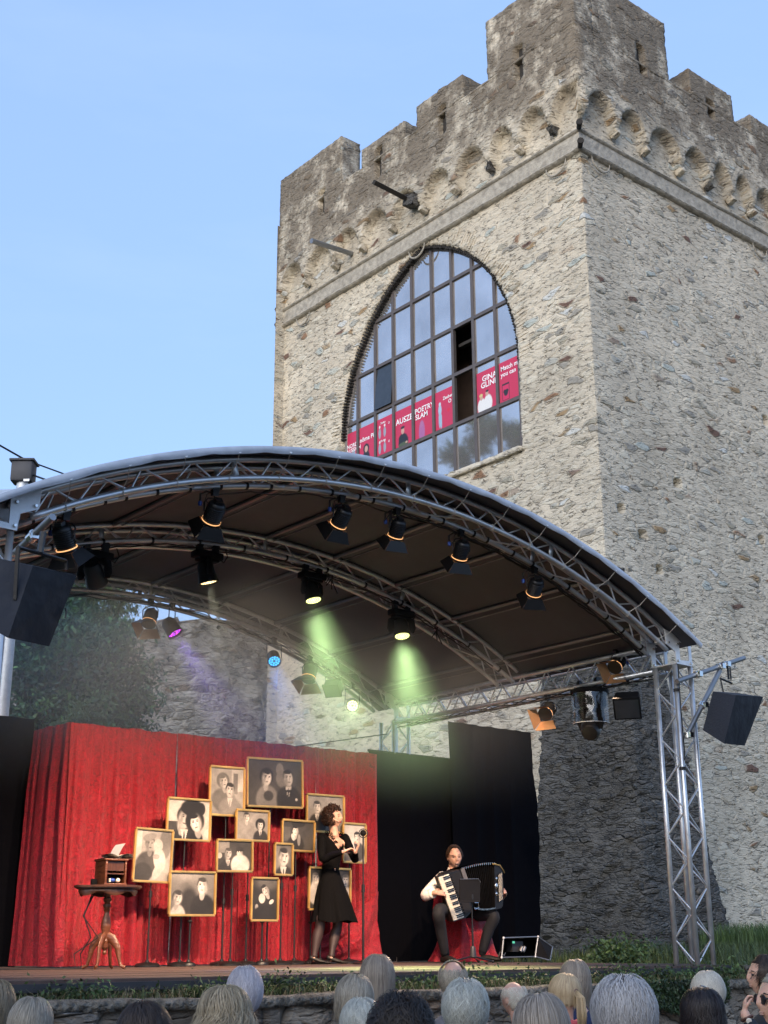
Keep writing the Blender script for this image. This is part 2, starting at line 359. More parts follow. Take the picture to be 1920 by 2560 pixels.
def gbox(mb, lo, hi, st=.08, m=0, fn=None):
    """closed box of fine quads (for stone with relief)"""
    lo = Vector(lo); hi = Vector(hi); n = [max(1, round((hi[i]-lo[i])/st)) for i in range(3)]
    ax = [np.linspace(lo[i], hi[i], n[i]+1) for i in range(3)]
    for a in range(3):
        b, c = [(1, 2), (2, 0), (0, 1)][a]
        for side, val in ((0, lo[a]), (1, hi[a])):
            B, C = np.meshgrid(ax[b], ax[c], indexing='ij'); P = np.zeros(B.shape+(3,)); P[..., a] = val; P[..., b] = B; P[..., c] = C
            if fn: P = fn(P)
            mb.grid(P, m, flip=(side == 1) is False)
# ------------------------------------------------------------------ the castle tower
XT, YT, XE, YE, ZG = 16.82, 14.17, 26.8, 23.95, -.32
WC, WA, WR, WZ = 18.85, 2.80, 3.85, 10.8          # window: middle, half width, arc radius, springing height
def in_win(y, z, g=0.):
    a = WA-g; r = WR-g
    u = np.abs(y-WC)
    return ((z > 8.95) & (z < WZ) & (u < a)) | ((z >= WZ) & ((u+r-a)**2+(z-WZ)**2 < r*r))
CORB_L = [13.9, 14.75, 15.65, 16.5, 17.56, 18.6, 19.65, 20.72, 21.75, 22.9, 23.9]
CORB_R = [16.82, 17.8, 18.72, 19.85, 20.82, 21.6, 22.35, 23.3, 24.3, 25.3, 26.3]
def parapet(h, z, corb):
    d = np.zeros_like(h); ZS, AH = 15.42, .52
    zb = np.full_like(h, 15.3)
    for a, b in zip(corb[:-1], corb[1:]):
        mid, hw = (a+b)/2, (b-a)/2-.10
        u = np.clip(np.abs(h-mid)/hw, 0, 1)
        inside = (h > a) & (h <= b) & (np.abs(h-mid) < hw)
        zb = np.where(inside, ZS+AH*np.sqrt(1-u*u), zb)
    up = sst(z, zb-.02, zb+.03)
    tap = np.clip((z-15.22)/.28, 0, 1)                # corbels taper back into the wall
    return .22*up*np.clip(tap+(zb > 15.35), 0, 1)
SL_L = [(22.2, 16.85, 17.45), (20.02, 16.8, 17.53), (17.84, 16.8, 17.45), (15.48, 16.85, 17.55)]
SL_R = [(18.7, 17.05, 17.72), (21.03, 17.0, 17.5), (23.4, 17.0, 17.5)]
tower = thing('castle_tower', 'tall square rubble stone castle tower with battlements and one great pointed window', 'tower', (XT, YT, ZG))
st = .048
hl = np.arange(YE, YT-1e-6, -st); hl = hl[:-1] if abs(hl[-1]-YT) < .03 else hl
hr = np.arange(XT+st, XE, st); zz = np.arange(ZG-.3, 17.32, st)
nl = len(hl); H = len(hl)+1+len(hr)
P = np.zeros((len(zz), H, 3)); Z = zz[:, None]
hy = np.broadcast_to(hl[None, :], (len(zz), nl)); zl = np.broadcast_to(Z, hy.shape)
dl = parapet(hy, zl, CORB_L)
for y, a, b in SL_L: dl = np.where((np.abs(hy-y) < .10) & (zl > a) & (zl < b), -.45, dl)
dl = np.where(in_win(hy, zl), -1.6, dl)
dl = dl-.10*sst(zl, 8., 0.)*0
xr = np.broadcast_to(hr[None, :], (len(zz), len(hr))); zr = np.broadcast_to(Z, xr.shape)
dr = parapet(xr, zr, CORB_R)
for x, a, b in SL_R: dr = np.where((np.abs(xr-x) < .09) & (zr > a) & (zr < b), -.45, dr)
dc = parapet(np.full((len(zz), 1), YT+.1), Z, [YT-.5, YT+.05, YT+2])
dc = np.maximum(dc, .22*sst(Z, 15.9, 15.95))
# holes in the masonry (putlog holes) on the right face
for x, z in ((19.05, 8.2), (17.35, 7.35), (17.9, 6.95), (21.6, 7.6), (18.3, 6.4), (22.2, 10.3), (17.5, 5.9)):
    dr = np.where((np.abs(xr-x) < .075) & (np.abs(zr-z) < .075), -.3, dr)
P[:, :nl, 0] = XT-dl; P[:, :nl, 1] = hy; P[:, :nl, 2] = zl
P[:, nl, 0] = XT-dc[:, 0]; P[:, nl, 1] = YT-dc[:, 0]; P[:, nl, 2] = zz
P[:, nl+1:, 0] = xr; P[:, nl+1:, 1] = YT-dr; P[:, nl+1:, 2] = zr
mb = MB(); mb.grid(P)
# plain far sides, and the walkway slab behind the battlements
mb.add([(XE, YT-.27, ZG), (XE, YE, ZG), (XE, YE, 17.3), (XE, YT-.27, 17.3), (XT-.27, YE, ZG), (XT-.27, YE, 17.3)], [(0, 1, 2, 3), (1, 4, 5, 2)])
wall = mb.build('wall', 'castle_stone', tower, angle=None)
ztop = zz[-1]
mb = MB(); gbox(mb, (XT-.222, YT-.222, ztop-.02), (XT+.4, YE, ztop+.04)); gbox(mb, (XT+.4, YT-.222, ztop-.02), (XE, YT+.4, ztop+.04))
weld(mb.build('parapet_top', 'castle_stone', tower, angle=None))
def merlon(lo, hi, slit=None):
    mb = MB()
    def fn(P):
        Q = P.copy(); t = (P[..., 2]-lo[2])/(hi[2]-lo[2])
        if slit:
            ax, c, a, b = slit
            k = (np.abs(P[..., ax]-c) < .10) & (P[..., 2] > a) & (P[..., 2] < b)
            oth = 1-ax; k &= P[..., oth] < lo[oth]+.01
            Q[..., oth] = np.where(k, Q[..., oth]+.4, Q[..., oth])
        return Q
    gbox(mb, lo, hi, .07, 0, fn)
    return weld(mb.build('merlon', 'castle_stone', tower, angle=None))
f0, f1 = XT-.222, XT+.36
for y0, y1, z1 in ((YE-2.55, YE, 18.62), (19.1, 20.62, 17.80), (17.14, 18.66, 17.92)):
    sl = [s for s in SL_L if y0 < s[0] < y1]
    merlon((f0, y0, ztop+.02), (f1, y1, z1), (1, sl[0][0], ztop, sl[0][2]) if sl else None)
merlon((f0, YT-.222, ztop+.02), (f1, 16.38, 18.78), (1, 15.48, ztop, 17.62))
g0, g1 = YT-.222, YT+.36
merlon((f1-.02, g0+.003, ztop+.02), (19.58, g1, 18.776), (0, 18.7, ztop, 17.74))
for x0, x1, z1 in ((20.3, 21.86, 17.98), (22.5, 24.0, 17.80), (24.6, XE, 18.6)):
    sl = [s for s in SL_R if x0 < s[0] < x1]
    merlon((x0, g0, ztop+.02), (x1, g1, z1), (0, sl[0][0], ztop, sl[0][2]) if sl else None)
for y, a, b in SL_L:  # dark boxes inside the slits stand in for their shade
    mb = MB(); mb.box((XT-.05, y, (a+b)/2+.06), (.1, .15, b-a+.1)); mb.build('slit_shade_box', 'slot_dark', tower, smooth=False)
for x, a, b in SL_R:
    mb = MB(); mb.box((x, YT-.05, (a+b)/2+.06), (.13, .1, b-a+.1)); mb.build('slit_shade_box', 'slot_dark', tower, smooth=False)
# two string courses running round the tower under the arch frieze
def course(z, r):
    mb = MB(); o = .035
    n = 160; ys = np.linspace(YE+.1, YT-o, n); xs = np.linspace(XT-o, XE, n)
    prof = [(.0, -.06), (.07, -.045), (.10, 0), (.075, .035), (0, .05)]
    rows = []
    for dx, dz in prof: rows.append([(XT-dx*r-.01*noise.noise((0, y*3, z)), y, z+dz*r+.02*noise.noise((4, y*1.3, z))) for y in ys[:-1]]+[(XT-dx*r, YT-dx*r, z+dz*r)]+[(x, YT-dx*r-.01*noise.noise((x*3, 5, z)), z+dz*r+.02*noise.noise((x*1.3, 9, z))) for x in xs[1:]])
    mb.grid(rows); return mb.build('string_course', 'string_moulding', tower, angle=60)
course(14.98, .8); course(14.56, 1.0)
mb = MB()   # smooth plaster band between the two courses
n = 200; rows = []
for z in (14.60, 14.7, 14.8, 14.94): rows.append([(XT-.03, y, z) for y in np.linspace(YE, YT, n)[:-1]]+[(XT-.03, YT-.03, z)]+[(x, YT-.03, z) for x in np.linspace(XT, XE, n)[1:]])
mb.grid(rows); mb.build('plaster_band', 'string_moulding', tower)
for z in (14.98, 14.56):     # iron tie ends at the corners
    for c in ((XT-.17, YT-.17), (XT-.15, YE+.1)):
        mb = MB(); mb.tube([(c[0]+.1, c[1]+.1, z), (c[0]-.03, c[1]-.03, z)], .05, 8); mb.tube([(c[0]-.01, c[1]-.01, z), (c[0]-.05, c[1]-.05, z)], .065, 8); mb.build('tie_end', 'slot_dark', tower)
def crescent(c, ax, r=.26):    # half-round hooks of plaster hanging on the lower course
    mb = MB(); pts = []
    for k in range(13):
        t = math.pi*(1+k/12); u = r*math.cos(t); v = r*.95*math.sin(t)
        pts.append((c[0], c[1]+u, c[2]+v) if ax == 1 else (c[0]+u, c[1], c[2]+v))
    mb.tube(pts, [.008+.018*math.sin(math.pi*k/12) for k in range(13)], 6); mb.build('anchor_ring', 'string_moulding', tower)
crescent((XT-.06, 14.75, 14.5), 1); crescent((XT-.06, 18.9, 14.5), 1); crescent((17.35, YT-.06, 14.5), 0); crescent((XT-.06, 23.1, 14.5), 1)
crescent((22.6, YT-.06, 14.5), 0)
# corbel stones under the arches
for y in CORB_L[1:-1]:
    mb = MB(); mb.bbox((XT-.11, y, 15.25+.04*rnd.random()), (.2, .12+.05*rnd.random(), .15), .03, Matrix.Rotation(rnd.uniform(-.2, .2), 3, 'X') @ Matrix.Rotation(.35, 3, 'Y')); mb.build('corbel', 'dark_stone' if rnd.random() < .2 else 'castle_stone', tower)
for x in CORB_R[1:-1]:
    mb = MB(); mb.bbox((x, YT-.11, 15.25+.04*rnd.random()), (.12+.05*rnd.random(), .2, .15), .03, Matrix.Rotation(rnd.uniform(-.2, .2), 3, 'Y') @ Matrix.Rotation(-.35, 3, 'X')); mb.build('corbel', 'dark_stone' if rnd.random() < .2 else 'castle_stone', tower)
# the great window
XW = XT+.15; KW = .9884
win = MB(); MUL = [y*KW for y in (16.32, 16.95, 17.6, 18.23, 18.87, 19.53, 20.18, 20.81, 21.44, 22.06)]; ROW = [z*KW for z in (9.12, 10.18, 11.30, 12.39, 13.54)]
def ztop_at(y, g=0.):
    u = abs(y-WC); a = WA-g; r = WR-g
    return WZ+math.sqrt(max(0, r*r-(u+r-a)**2)) if u < a else WZ
def half_at(z, g=0.):
    a = WA-g; r = WR-g
    return a if z < WZ else math.sqrt(max(0, r*r-(z-WZ)**2))-(r-a)
# outer arch frame
arc = [(WC+WA-.03, 8.98)]+[(WC-(WR-WA)+ (WR-.03)*math.cos(t), WZ+(WR-.03)*math.sin(t)) for t in np.linspace(0, math.acos((WR-WA)/(WR-.03)), 26)]
arcL = [(2*WC-y, z) for y, z in arc[::-1]]
outl = arc+arcL[1:]
win.tube([(XW, y, z) for y, z in outl], .055, 4, caps=True, up=(1, 0, 0)); win.tube([(XW, WC-WA, 9.02), (XW, WC+WA, 9.02)], .055, 4, up=(1, 0, 0))
for y in MUL:
    if abs(y-WC) < WA: win.box((XW, y, (9.+ztop_at(y))/2), (.075, .075, ztop_at(y)-9.))
for z in ROW[1:]:
    h = half_at(z); win.box((XW-.003, WC, z), (.07, 2*h, .075))
wo = win.build('window', 'window_frame', tower, smooth=False)
edges = [WC-WA]+[m for m in MUL if abs(m-WC) < WA-.05]+[WC+WA]; rws = ROW+[15.]
OPEN = [(16.95, 17.6, 2), (16.95, 17.6, 1)]
for i in range(len(edges)-1):
    for j in range(len(rws)-1):
        y0, y1 = edges[i]+.03, edges[i+1]-.03; z0, z1 = rws[j]+.03, rws[j+1]-.03
        if j == 4: z1 = 14.6
        zt0, zt1 = min(z1, ztop_at(y0, .03)), min(z1, ztop_at(y1, .03))
        if max(zt0, zt1) <= z0+.03: continue
        ys = np.linspace(y0, y1, 7); poly = [(XW, y0, z0), (XW, y1, z0)]+[(XW, y, max(z0+.001, min(z1, ztop_at(y, .03)))) for y in ys[::-1]]
        if abs(edges[i]-17.6*KW) < .01 and j in (1, 2): # the open casement
            continue
        t = rnd.uniform(-.006, .006); t2 = rnd.uniform(-.006, .006)
        mb = MB(); cy, cz = (y0+y1)/2, (z0+z1)/2
        pl = [(x+t*(y-cy)+t2*(z-cz), y, z) for x, y, z in poly]
        if abs(edges[i]-20.18*KW) < .01 and j == 2: pl = [(x+.08*(z1-z)/(z1-z0)*-1, y, z) for x, y, z in pl]
        mb.prism(pl, (.012, 0, 0)); mb.build('pane', 'glass_dark' if abs(edges[i]-20.18*KW) < .01 and j == 2 else 'glass', wo, smooth=False)
mb = MB(); mb.box((XT+1.5, WC, 11.9), (.1, 5.5, 5.6)); mb.build('inner_wall', 'interior', tower, smooth=False)
mb = MB(); mb.box((XW+.2, 17.92*KW, 11.9), (.1, .62, .07)); mb.build('blind_bar', 'slot_dark', tower, smooth=False)
mb = MB(); gbox(mb, (XT-.08, WC-WA-.05, 8.86), (XT+.16, WC+WA+.05, 8.97), .07); weld(mb.build('window_sill', 'castle_stone', tower, angle=None))
# voussoirs: thin slates set on edge round the arch
mb = MB()
for sgn in (-1, 1):
    for k in range(64):
        t = (k+.5)/64*math.acos((WR-WA)/WR); rr = WR+.04+rnd.uniform(0, .03); L = rnd.uniform(.22, .42)
        cy = WC+sgn*(-(WR-WA)+(rr+L/2)*math.cos(t)); cz = WZ+(rr+L/2)*math.sin(t)
        mb.bbox((XT+.020+rnd.uniform(0, .012), cy, cz), (.07, L, rnd.uniform(.025, .05)), .008, Matrix.Rotation(sgn*t if sgn > 0 else math.pi-t, 3, 'X'))
mb.build('arch_stones', 'castle_stone', tower, angle=60)
# slates lining the inside of the arch, coloured dark as the reveal's shadow
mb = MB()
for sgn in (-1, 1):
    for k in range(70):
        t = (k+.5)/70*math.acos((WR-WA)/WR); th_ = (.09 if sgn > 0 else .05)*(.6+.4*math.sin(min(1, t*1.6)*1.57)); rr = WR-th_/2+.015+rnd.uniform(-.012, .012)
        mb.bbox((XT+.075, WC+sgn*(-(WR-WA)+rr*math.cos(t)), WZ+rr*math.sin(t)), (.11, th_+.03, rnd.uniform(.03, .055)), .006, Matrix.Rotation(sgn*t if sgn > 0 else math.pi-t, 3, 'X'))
mb.build('arch_shadow_lining', 'slot_dark', tower, angle=60)
# water spouts
def spout(name, label, px0, px1, r, sq):
    a = Xp(*px1, XT-.2); a.x = XT-.2; b = Vector((XT-1.05, 0, 0)); d = ray(*px0); b = d*((XT-1.25)/d.x)
    b.y = a.y+ (b.y-a.y)*.5; d2 = Vector((b.x, b.y, 0)); 
    b = d*((XT-1.25)/d.x)
    t = thing(name, label, 'water spout', a)
    mb = MB(); mb.tube([a+Vector((.3, 0, 0)), b], r, 4 if sq else 10); mb.tube([a, b+(b-a)*.002], r*.7, 6); mb.build('spout_pipe', 'slot_dark' if sq else 'scaffold_metal', t)
    if sq:
        mb = MB(); mb.bbox(a+Vector((.02, -.1, -.05)), (.3, .4, .3), .04, Matrix.Rotation(.3, 3, 'X')); mb.build('corbel_block', 'dark_stone', t)
spout('water_spout', 'square dark wooden water spout on a stone block sticking out of the tower frieze', (660+712*.3858, 1180*.3858), (660+940*.3858, 1300*.3858), .07, True)
spout('water_spout', 'round metal water pipe sticking out low on the tower frieze, left one', (660+308*.3858, 1560*.3858), (660+525*.3858, 1625*.3858), .06, False)
# loose wire slack along the wall
# ------------------------------------------------------------------ the dark buttress on the tower's corner
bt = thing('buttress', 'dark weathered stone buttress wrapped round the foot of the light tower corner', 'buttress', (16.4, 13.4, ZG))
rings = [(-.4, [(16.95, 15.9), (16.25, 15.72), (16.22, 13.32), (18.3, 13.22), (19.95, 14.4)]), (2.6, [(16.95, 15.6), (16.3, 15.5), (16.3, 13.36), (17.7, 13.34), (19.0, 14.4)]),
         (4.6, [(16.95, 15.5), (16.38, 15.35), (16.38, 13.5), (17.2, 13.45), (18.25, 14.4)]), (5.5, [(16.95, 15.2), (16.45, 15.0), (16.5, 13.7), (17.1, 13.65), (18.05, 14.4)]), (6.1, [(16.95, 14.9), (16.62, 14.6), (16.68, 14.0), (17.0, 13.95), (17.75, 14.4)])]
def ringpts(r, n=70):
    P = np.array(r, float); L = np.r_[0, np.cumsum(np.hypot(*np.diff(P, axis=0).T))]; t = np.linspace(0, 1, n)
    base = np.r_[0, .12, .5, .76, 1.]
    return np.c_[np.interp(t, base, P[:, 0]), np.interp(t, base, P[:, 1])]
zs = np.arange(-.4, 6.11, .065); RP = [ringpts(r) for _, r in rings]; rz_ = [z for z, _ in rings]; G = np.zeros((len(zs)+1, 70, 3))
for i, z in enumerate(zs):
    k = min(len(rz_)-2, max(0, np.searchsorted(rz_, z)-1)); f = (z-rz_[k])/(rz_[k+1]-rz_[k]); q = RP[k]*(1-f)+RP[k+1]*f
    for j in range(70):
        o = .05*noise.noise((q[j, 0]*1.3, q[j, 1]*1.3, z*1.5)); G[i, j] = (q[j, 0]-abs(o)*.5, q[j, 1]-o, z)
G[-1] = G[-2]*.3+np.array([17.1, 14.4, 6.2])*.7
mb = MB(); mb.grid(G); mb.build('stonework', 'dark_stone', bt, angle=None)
# ------------------------------------------------------------------ the ruined curtain wall behind the stage
rw = thing('ruined_wall', 'rough grey castle wall behind the stage with a broken sloping top', 'wall', (12, 24, ZG))
xs = np.arange(7.5, XT+.2, .09); tops = np.interp(xs, [7.5, 10, 12.08, 12.82, 14.27, 16.8, 17.2], [4.6, 5.2, 5.8, 6.25, 6.66, 7.1, 7.2])
rows = []
for t in np.linspace(0, 1, 84):
    rows.append([(x, 24-.35*noise.noise((x*.5, 3, t*4))-.1*noise.noise((x*2, 8, t*12)), ZG+(tp+.22*noise.noise((x*1.6, 1, 1))-ZG)*t) for x, tp in zip(xs, tops)])
rows.append([(x, 24.9, z+.1) for x, y, z in rows[-1]]); rows.append([(x, 25., ZG) for x, y, z in rows[-1]])
mb = MB(); mb.grid(rows); mb.build('stonework', 'ruin_stone', rw, angle=None)
# ------------------------------------------------------------------ ground
def sheet(name, pts, mat, kind='structure', label=None):
    mb = MB(); mb.add(pts, [tuple(range(len(pts)))]); o = mb.build(name, mat, smooth=False); tag(o, label, None, None, kind); return o
mb = MB(); g = []
for y in list(np.arange(7.5, 26, .35))+[60, 400]:
    g.append([(x, y, ZG-.01+.05*noise.noise((x*.6, y*.6, 0))+(.12*clamp((x-11)/3)*clamp((y-8)/2))+(.25*clamp((x-17)/3)) if 7.6 < y < 30 else ZG-.02) for x in [-300, -40]+list(np.arange(-4, 30, .35))+[60, 400]])
mb.grid(g); tag(mb.build('ground', 'ground_green'), None, None, None, 'structure')
mb = MB(); mb.grid([[(-300, 7.6, -1.25), (400, 7.6, -1.25)], [(-300, -300, -1.25), (400, -300, -1.25)]], flip=False); tag(mb.build('forecourt', 'soil'), None, None, None, 'structure')
# ------------------------------------------------------------------ stage: deck, roof, towers
XL, XR, YF, YB, DZ = 3.24, 10.43, 8.0, 12.3, -.20
AX, AZ, AR = 6.85, -3.335, 6.93            # the roof arch: centre and radius of the lower chord
def arc_pt(t, r, y): return Vector((AX+r*math.sin(t), y, AZ+r*math.cos(t)))
T0 = math.asin((10.2-AX)/AR)
deck = thing('stage_deck', 'low brown wooden stage platform under the arched roof', 'stage', (XL, 7.75, DZ))
mb = MB(); xs = np.linspace(2.2, 10.30, 28); nb = 22; dy = (12.9-7.75)/nb
for k in range(nb):
    y0 = 7.75+k*dy; mb.box(((2.2+10.9)/2, y0+dy/2, DZ-.012-.001*(k % 3)), (8.7 if y0 > 8.1 else 8.0, dy-.006, .022))
mb.build('deck_boards', 'deck_wood', deck, smooth=False)
mb = MB(); mb.box((6.3, 7.74, DZ-.045), (8.2, .03, .05)); mb.box((6.3, 7.80, DZ-.06), (8.2, .06, .07)); mb.build('edge_beam', 'steel_dark', deck, smooth=False)
mb = MB(); mb.box((11.2, 7.95, DZ-.05), (1.9, .05, .04)); mb.box((9.9, 7.78, DZ-.025), (1.5, .05, .05)); mb.build('edge_rail', 'steel_dark', deck, smooth=False)
for x in np.arange(2.5, 10.3, 1.3):
    mb = MB(); mb.box((x, 7.9, (ZG+DZ)/2-.03), (.07, .07, .1)); mb.build('foot', 'steel_dark', deck, smooth=False)

def lattice(mb, A, B, r, n, start=0):
    """zigzag braces between two chords given as lists of points"""
    for k in range(n):
        i0, i1 = k/n, (k+1)/n; f = lambda L, t: L[min(len(L)-1, int(round(t*(len(L)-1))))]
        a, b = (f(A, i0), f(B, i1)) if (k+start) % 2 == 0 else (f(B, i0), f(A, i1)); mb.tube([a, b], r, 6, caps=False)
roof = thing('stage_roof', 'arched aluminium truss stage roof with grey fabric cover and dark underside', 'stage roof', (AX, YF, ZG))
def arch(y, name='arch_truss', tend=T0):
    c = []
    for dy in (-.12, .12):
        for r in (AR, AR+.150): c.append([arc_pt(t, r, y+dy) for t in np.linspace(-tend, tend, 97)])
    mb = MB()
    for ch in c: mb.tube(ch, .0245, 10)
    o = mb.build(name, 'truss_metal', roof, angle=None)
    mb = MB(); N = 36
    lattice(mb, c[0], c[1], .0085, N); lattice(mb, c[2], c[3], .0085, N, 1); lattice(mb, c[0], c[2], .007, 18, 1)
    for t in np.linspace(-tend, tend, 5)[1:-1]:
        for dy in (-.12, .12): mb.box(arc_pt(t, AR+.08, y+dy), (.05, .008, .15), M=Matrix.Rotation(t, 3, 'Y'))
    mb.build('brace', 'truss_metal', o, angle=None)
for y in (YF, 10.12, YB): arch(y)
# purlins between the arches
for t in np.linspace(-T0*.93, T0*.93, 9):
    mb = MB()
    mb.tube([arc_pt(t, AR+.150, YF+.13), arc_pt(t, AR+.150, YB-.13)], .022, 8); mb.tube([arc_pt(t+.012, AR+.135, YF+.13), arc_pt(t+.012, AR+.135, YB-.13)], .007, 6)
    mb.build('purlin', 'scaffold_metal', roof)
# fabric: top skin, underside, hanging front edge with eyelets
def skin_pt(u, v, off=0.):
    t = -T0-.075+u*(2*T0+.075+.028); y = 7.66+v*(YB+.35-7.66)
    sag = .012*math.sin(u*math.pi*8)**2*math.sin(v*math.pi*2)**2
    return arc_pt(t, AR+.184-sag+off, y)
nu, nv = 160, 44
mb = MB(); mb.grid([[skin_pt(u, v, .006) for v in np.linspace(0, 1, nv)] for u in np.linspace(0, 1, nu)]); mb.build('roof_cover', 'roof_top', roof, angle=None)
mb = MB(); mb.grid([[skin_pt(u, v, -.004) for v in np.linspace(0.006, 1, nv)] for u in np.linspace(0, 1, nu)], flip=True); mb.build('roof_lining', 'roof_under', roof, angle=None)
TIES = np.linspace(-T0*.93, T0*.95, 15)
mb = MB(); rows = []
ts = np.linspace(-T0-.085, T0+.030, 260)
def drop(t):
    k = np.min(np.abs(TIES-t)); sp = (TIES[1]-TIES[0])/2; return .062-.012*min(1, k/sp)**2+.002*noise.noise((t*40, 0, 0))
for f in np.linspace(0, 1, 5): rows.append([arc_pt(t, AR+.191-drop(t)*f, 7.655-.012*math.sin(f*3)+.003*noise.noise((t*25, f*2, 3))) for t in ts])
mb.grid(rows); rows2 = [[p+Vector((0, .006, 0)) for p in r] for r in rows]; mb.grid(rows2, flip=True); mb.build('front_flap', 'roof_top', roof, angle=None)
for t in TIES:
    a = arc_pt(t, AR+.146, 7.648); b = arc_pt(t+.002, AR+.02, YF-.15)
    mb = MB(); mb.lathe([(.012, -.002), (.014, 0), (.012, .002)], a, 12, M=Matrix.Rotation(math.pi/2, 3, 'X')); e = mb.build('eyelet', 'plate_metal', roof)
    mb = MB(); mb.tube([a, (a+b)/2+Vector((.012, 0, -.012)), b], .0035, 5)
    mb.tube([b+Vector((0, .03+.03*math.cos(q), 0))+Vector((math.sin(t), 0, math.cos(t)))*(.03*math.sin(q)-.02) for q in np.linspace(0, 2*math.pi, 12)], .0035, 5); mb.build('tie_cord', 'paper', roof)
# white corner plates
PL = [(10.149, 2.93), (10.331, 2.89), (10.545, 2.835), (10.545, 2.605), (10.30, 2.605), (10.289, 2.725), (10.157, 2.785)]
PW = [(10.36, 2.835), (10.50, 2.805), (10.50, 2.655), (10.36, 2.645)]
def plate(name, mir, y, par):
    f = (lambda x: 13.69-x) if mir else (lambda x: x)
    import bmesh
    me = bpy.data.meshes.new(name); bm = bmesh.new()
    pts = [Vector((f(x), y, z)) for x, z in PL]; hole = [Vector((f(x), y, z)) for x, z in PW]
    vo = [bm.verts.new(p) for p in pts]; vh = [bm.verts.new(p) for p in hole]
    es = [bm.edges.new((vo[i], vo[(i+1) % len(vo)])) for i in range(len(vo))]+[bm.edges.new((vh[i], vh[(i+1) % 4])) for i in range(4)]
    r = bmesh.ops.triangle_fill(bm, use_beauty=True, edges=es); fs = [g for g in r['geom'] if isinstance(g, bmesh.types.BMFace)]
    ex = bmesh.ops.extrude_face_region(bm, geom=fs); bmesh.ops.translate(bm, vec=(0, .012, 0), verts=[g for g in ex['geom'] if isinstance(g, bmesh.types.BMVert)])
    bmesh.ops.recalc_face_normals(bm, faces=bm.faces); bm.to_mesh(me); bm.free(); me.materials.append(MATS['plate_metal'])
    for v in me.vertices: v.co -= par.location
    o = bpy.data.objects.new(name, me); COL.objects.link(o); o.parent = par
    for x, z in ((10.185, 2.80), (10.32, 2.80), (10.32, 2.635), (10.52, 2.63)):
        mb = MB(); mb.lathe([(0.001, -.018), (.010, -.018), (.013, -.006), (.013, 0)], (f(x), y, z), 10, M=Matrix.Rotation(-math.pi/2, 3, 'X')); mb.build('bolt', 'chrome', o)
    return o
for mir in (0, 1):
    for y in (YF-.155, YF+.145, YB-.155): plate('corner_plate', mir, y, roof)
    x0 = XR if not mir else XL
    mb = MB(); mb.box((x0, YF, 2.84), (.22, .28, .012), M=Matrix.Rotation(.2 if not mir else -.2, 3, 'Y')); mb.box((x0, YF, 2.612), (.25, .28, .012)); mb.build('corner_block', 'plate_metal', roof, smooth=False)
# the side beams
def box_truss(mb, mb2, a, b, hw, r=.0245, rb=.008, n=10):
    a = Vector(a); b = Vector(b); u, v = fr(b-a, (0, 0, 1)); L = []
    for s, q in ((1, 1), (-1, 1), (-1, -1), (1, -1)):
        p, e = a+u*s*hw[0]+v*q*hw[1], b+u*s*hw[0]+v*q*hw[1]; mb.tube([p, e], r, 10); L.append([p.lerp(e, t) for t in np.linspace(0, 1, n*2+1)])
    for k in range(4): lattice(mb2, L[k], L[(k+1) % 4], rb, n, k % 2)
for x in (XL, XR):
    mb, m2 = MB(), MB(); box_truss(mb, m2, (x, YF+.15, 2.69), (x, YB-.15, 2.69), (.12, .12), n=22)
    o = mb.build('side_beam', 'truss_metal', roof, angle=None); m2.build('brace', 'truss_metal', o, angle=None)
# rubber straps along the front arch, cable looms
mb = MB()
for k in range(26):
    t = -T0+2*T0*(k+.5)/26+rnd.uniform(-.01, .01)
    mb.tube([arc_pt(t-.0015, AR, YF+.12), arc_pt(t+.0015, AR, YF+.12)], .031, 8)
for k in range(14):
    t = -T0+2*T0*(k+.5)/14; mb.tube([arc_pt(t-.0015, AR, 10.0), arc_pt(t+.0015, AR, 10.0)], .031, 8)
mb.build('strap', 'black_cable', roof)
def loom(y, t0, t1, n, name='cable_loom', amp=.05, rr=.0065, cnt=3):
    mb = MB()
    for c in range(cnt):
        ph = rnd.uniform(0, 6); pts = []
        for t in np.linspace(t0, t1, n):
            pts.append(arc_pt(t, AR-.03-amp*abs(math.sin((t-t0)/(t1-t0)*math.pi*n/9+ph))*(.4+.6*rnd.random()), y+.02*math.sin(t*30+ph)))
        mb.tube(pts, rr, 5)
    return mb.build(name, 'black_cable', roof)
loom(YF+.15, .02, T0*.99, 46, amp=.035, cnt=4); loom(YF+.15, -T0*.5, .02, 30, amp=.03, cnt=1); loom(10.0, -T0*.6, T0*.9, 44, amp=.04, cnt=2); loom(YB-.1, -T0*.5, T0*.9, 50, amp=.06, cnt=3)
mb = MB()
for c in range(3):
    ph = c*2.1; mb.tube([(XR-.12+.02*math.sin(y*5+ph), y, 2.55-.05*abs(math.sin(y*3.5+ph))) for y in np.linspace(YF+.15, YB-.2, 40)], .0065, 5)
mb.build('cable_loom', 'black_cable', roof)
mb = MB()
for p in (arc_pt(.0, AR-.05, YF+.1), arc_pt(.33, AR-.03, 10.0), arc_pt(.12, AR-.03, 10.0)):
    for k in range(3): mb.tube([p, p+Vector((.03*k-.03, .02*k, -.06)), p+Vector((.07*k-.08, 0, -.12-.03*k))], .006, 5)
mb.build('cable_end', 'black_cable', roof)
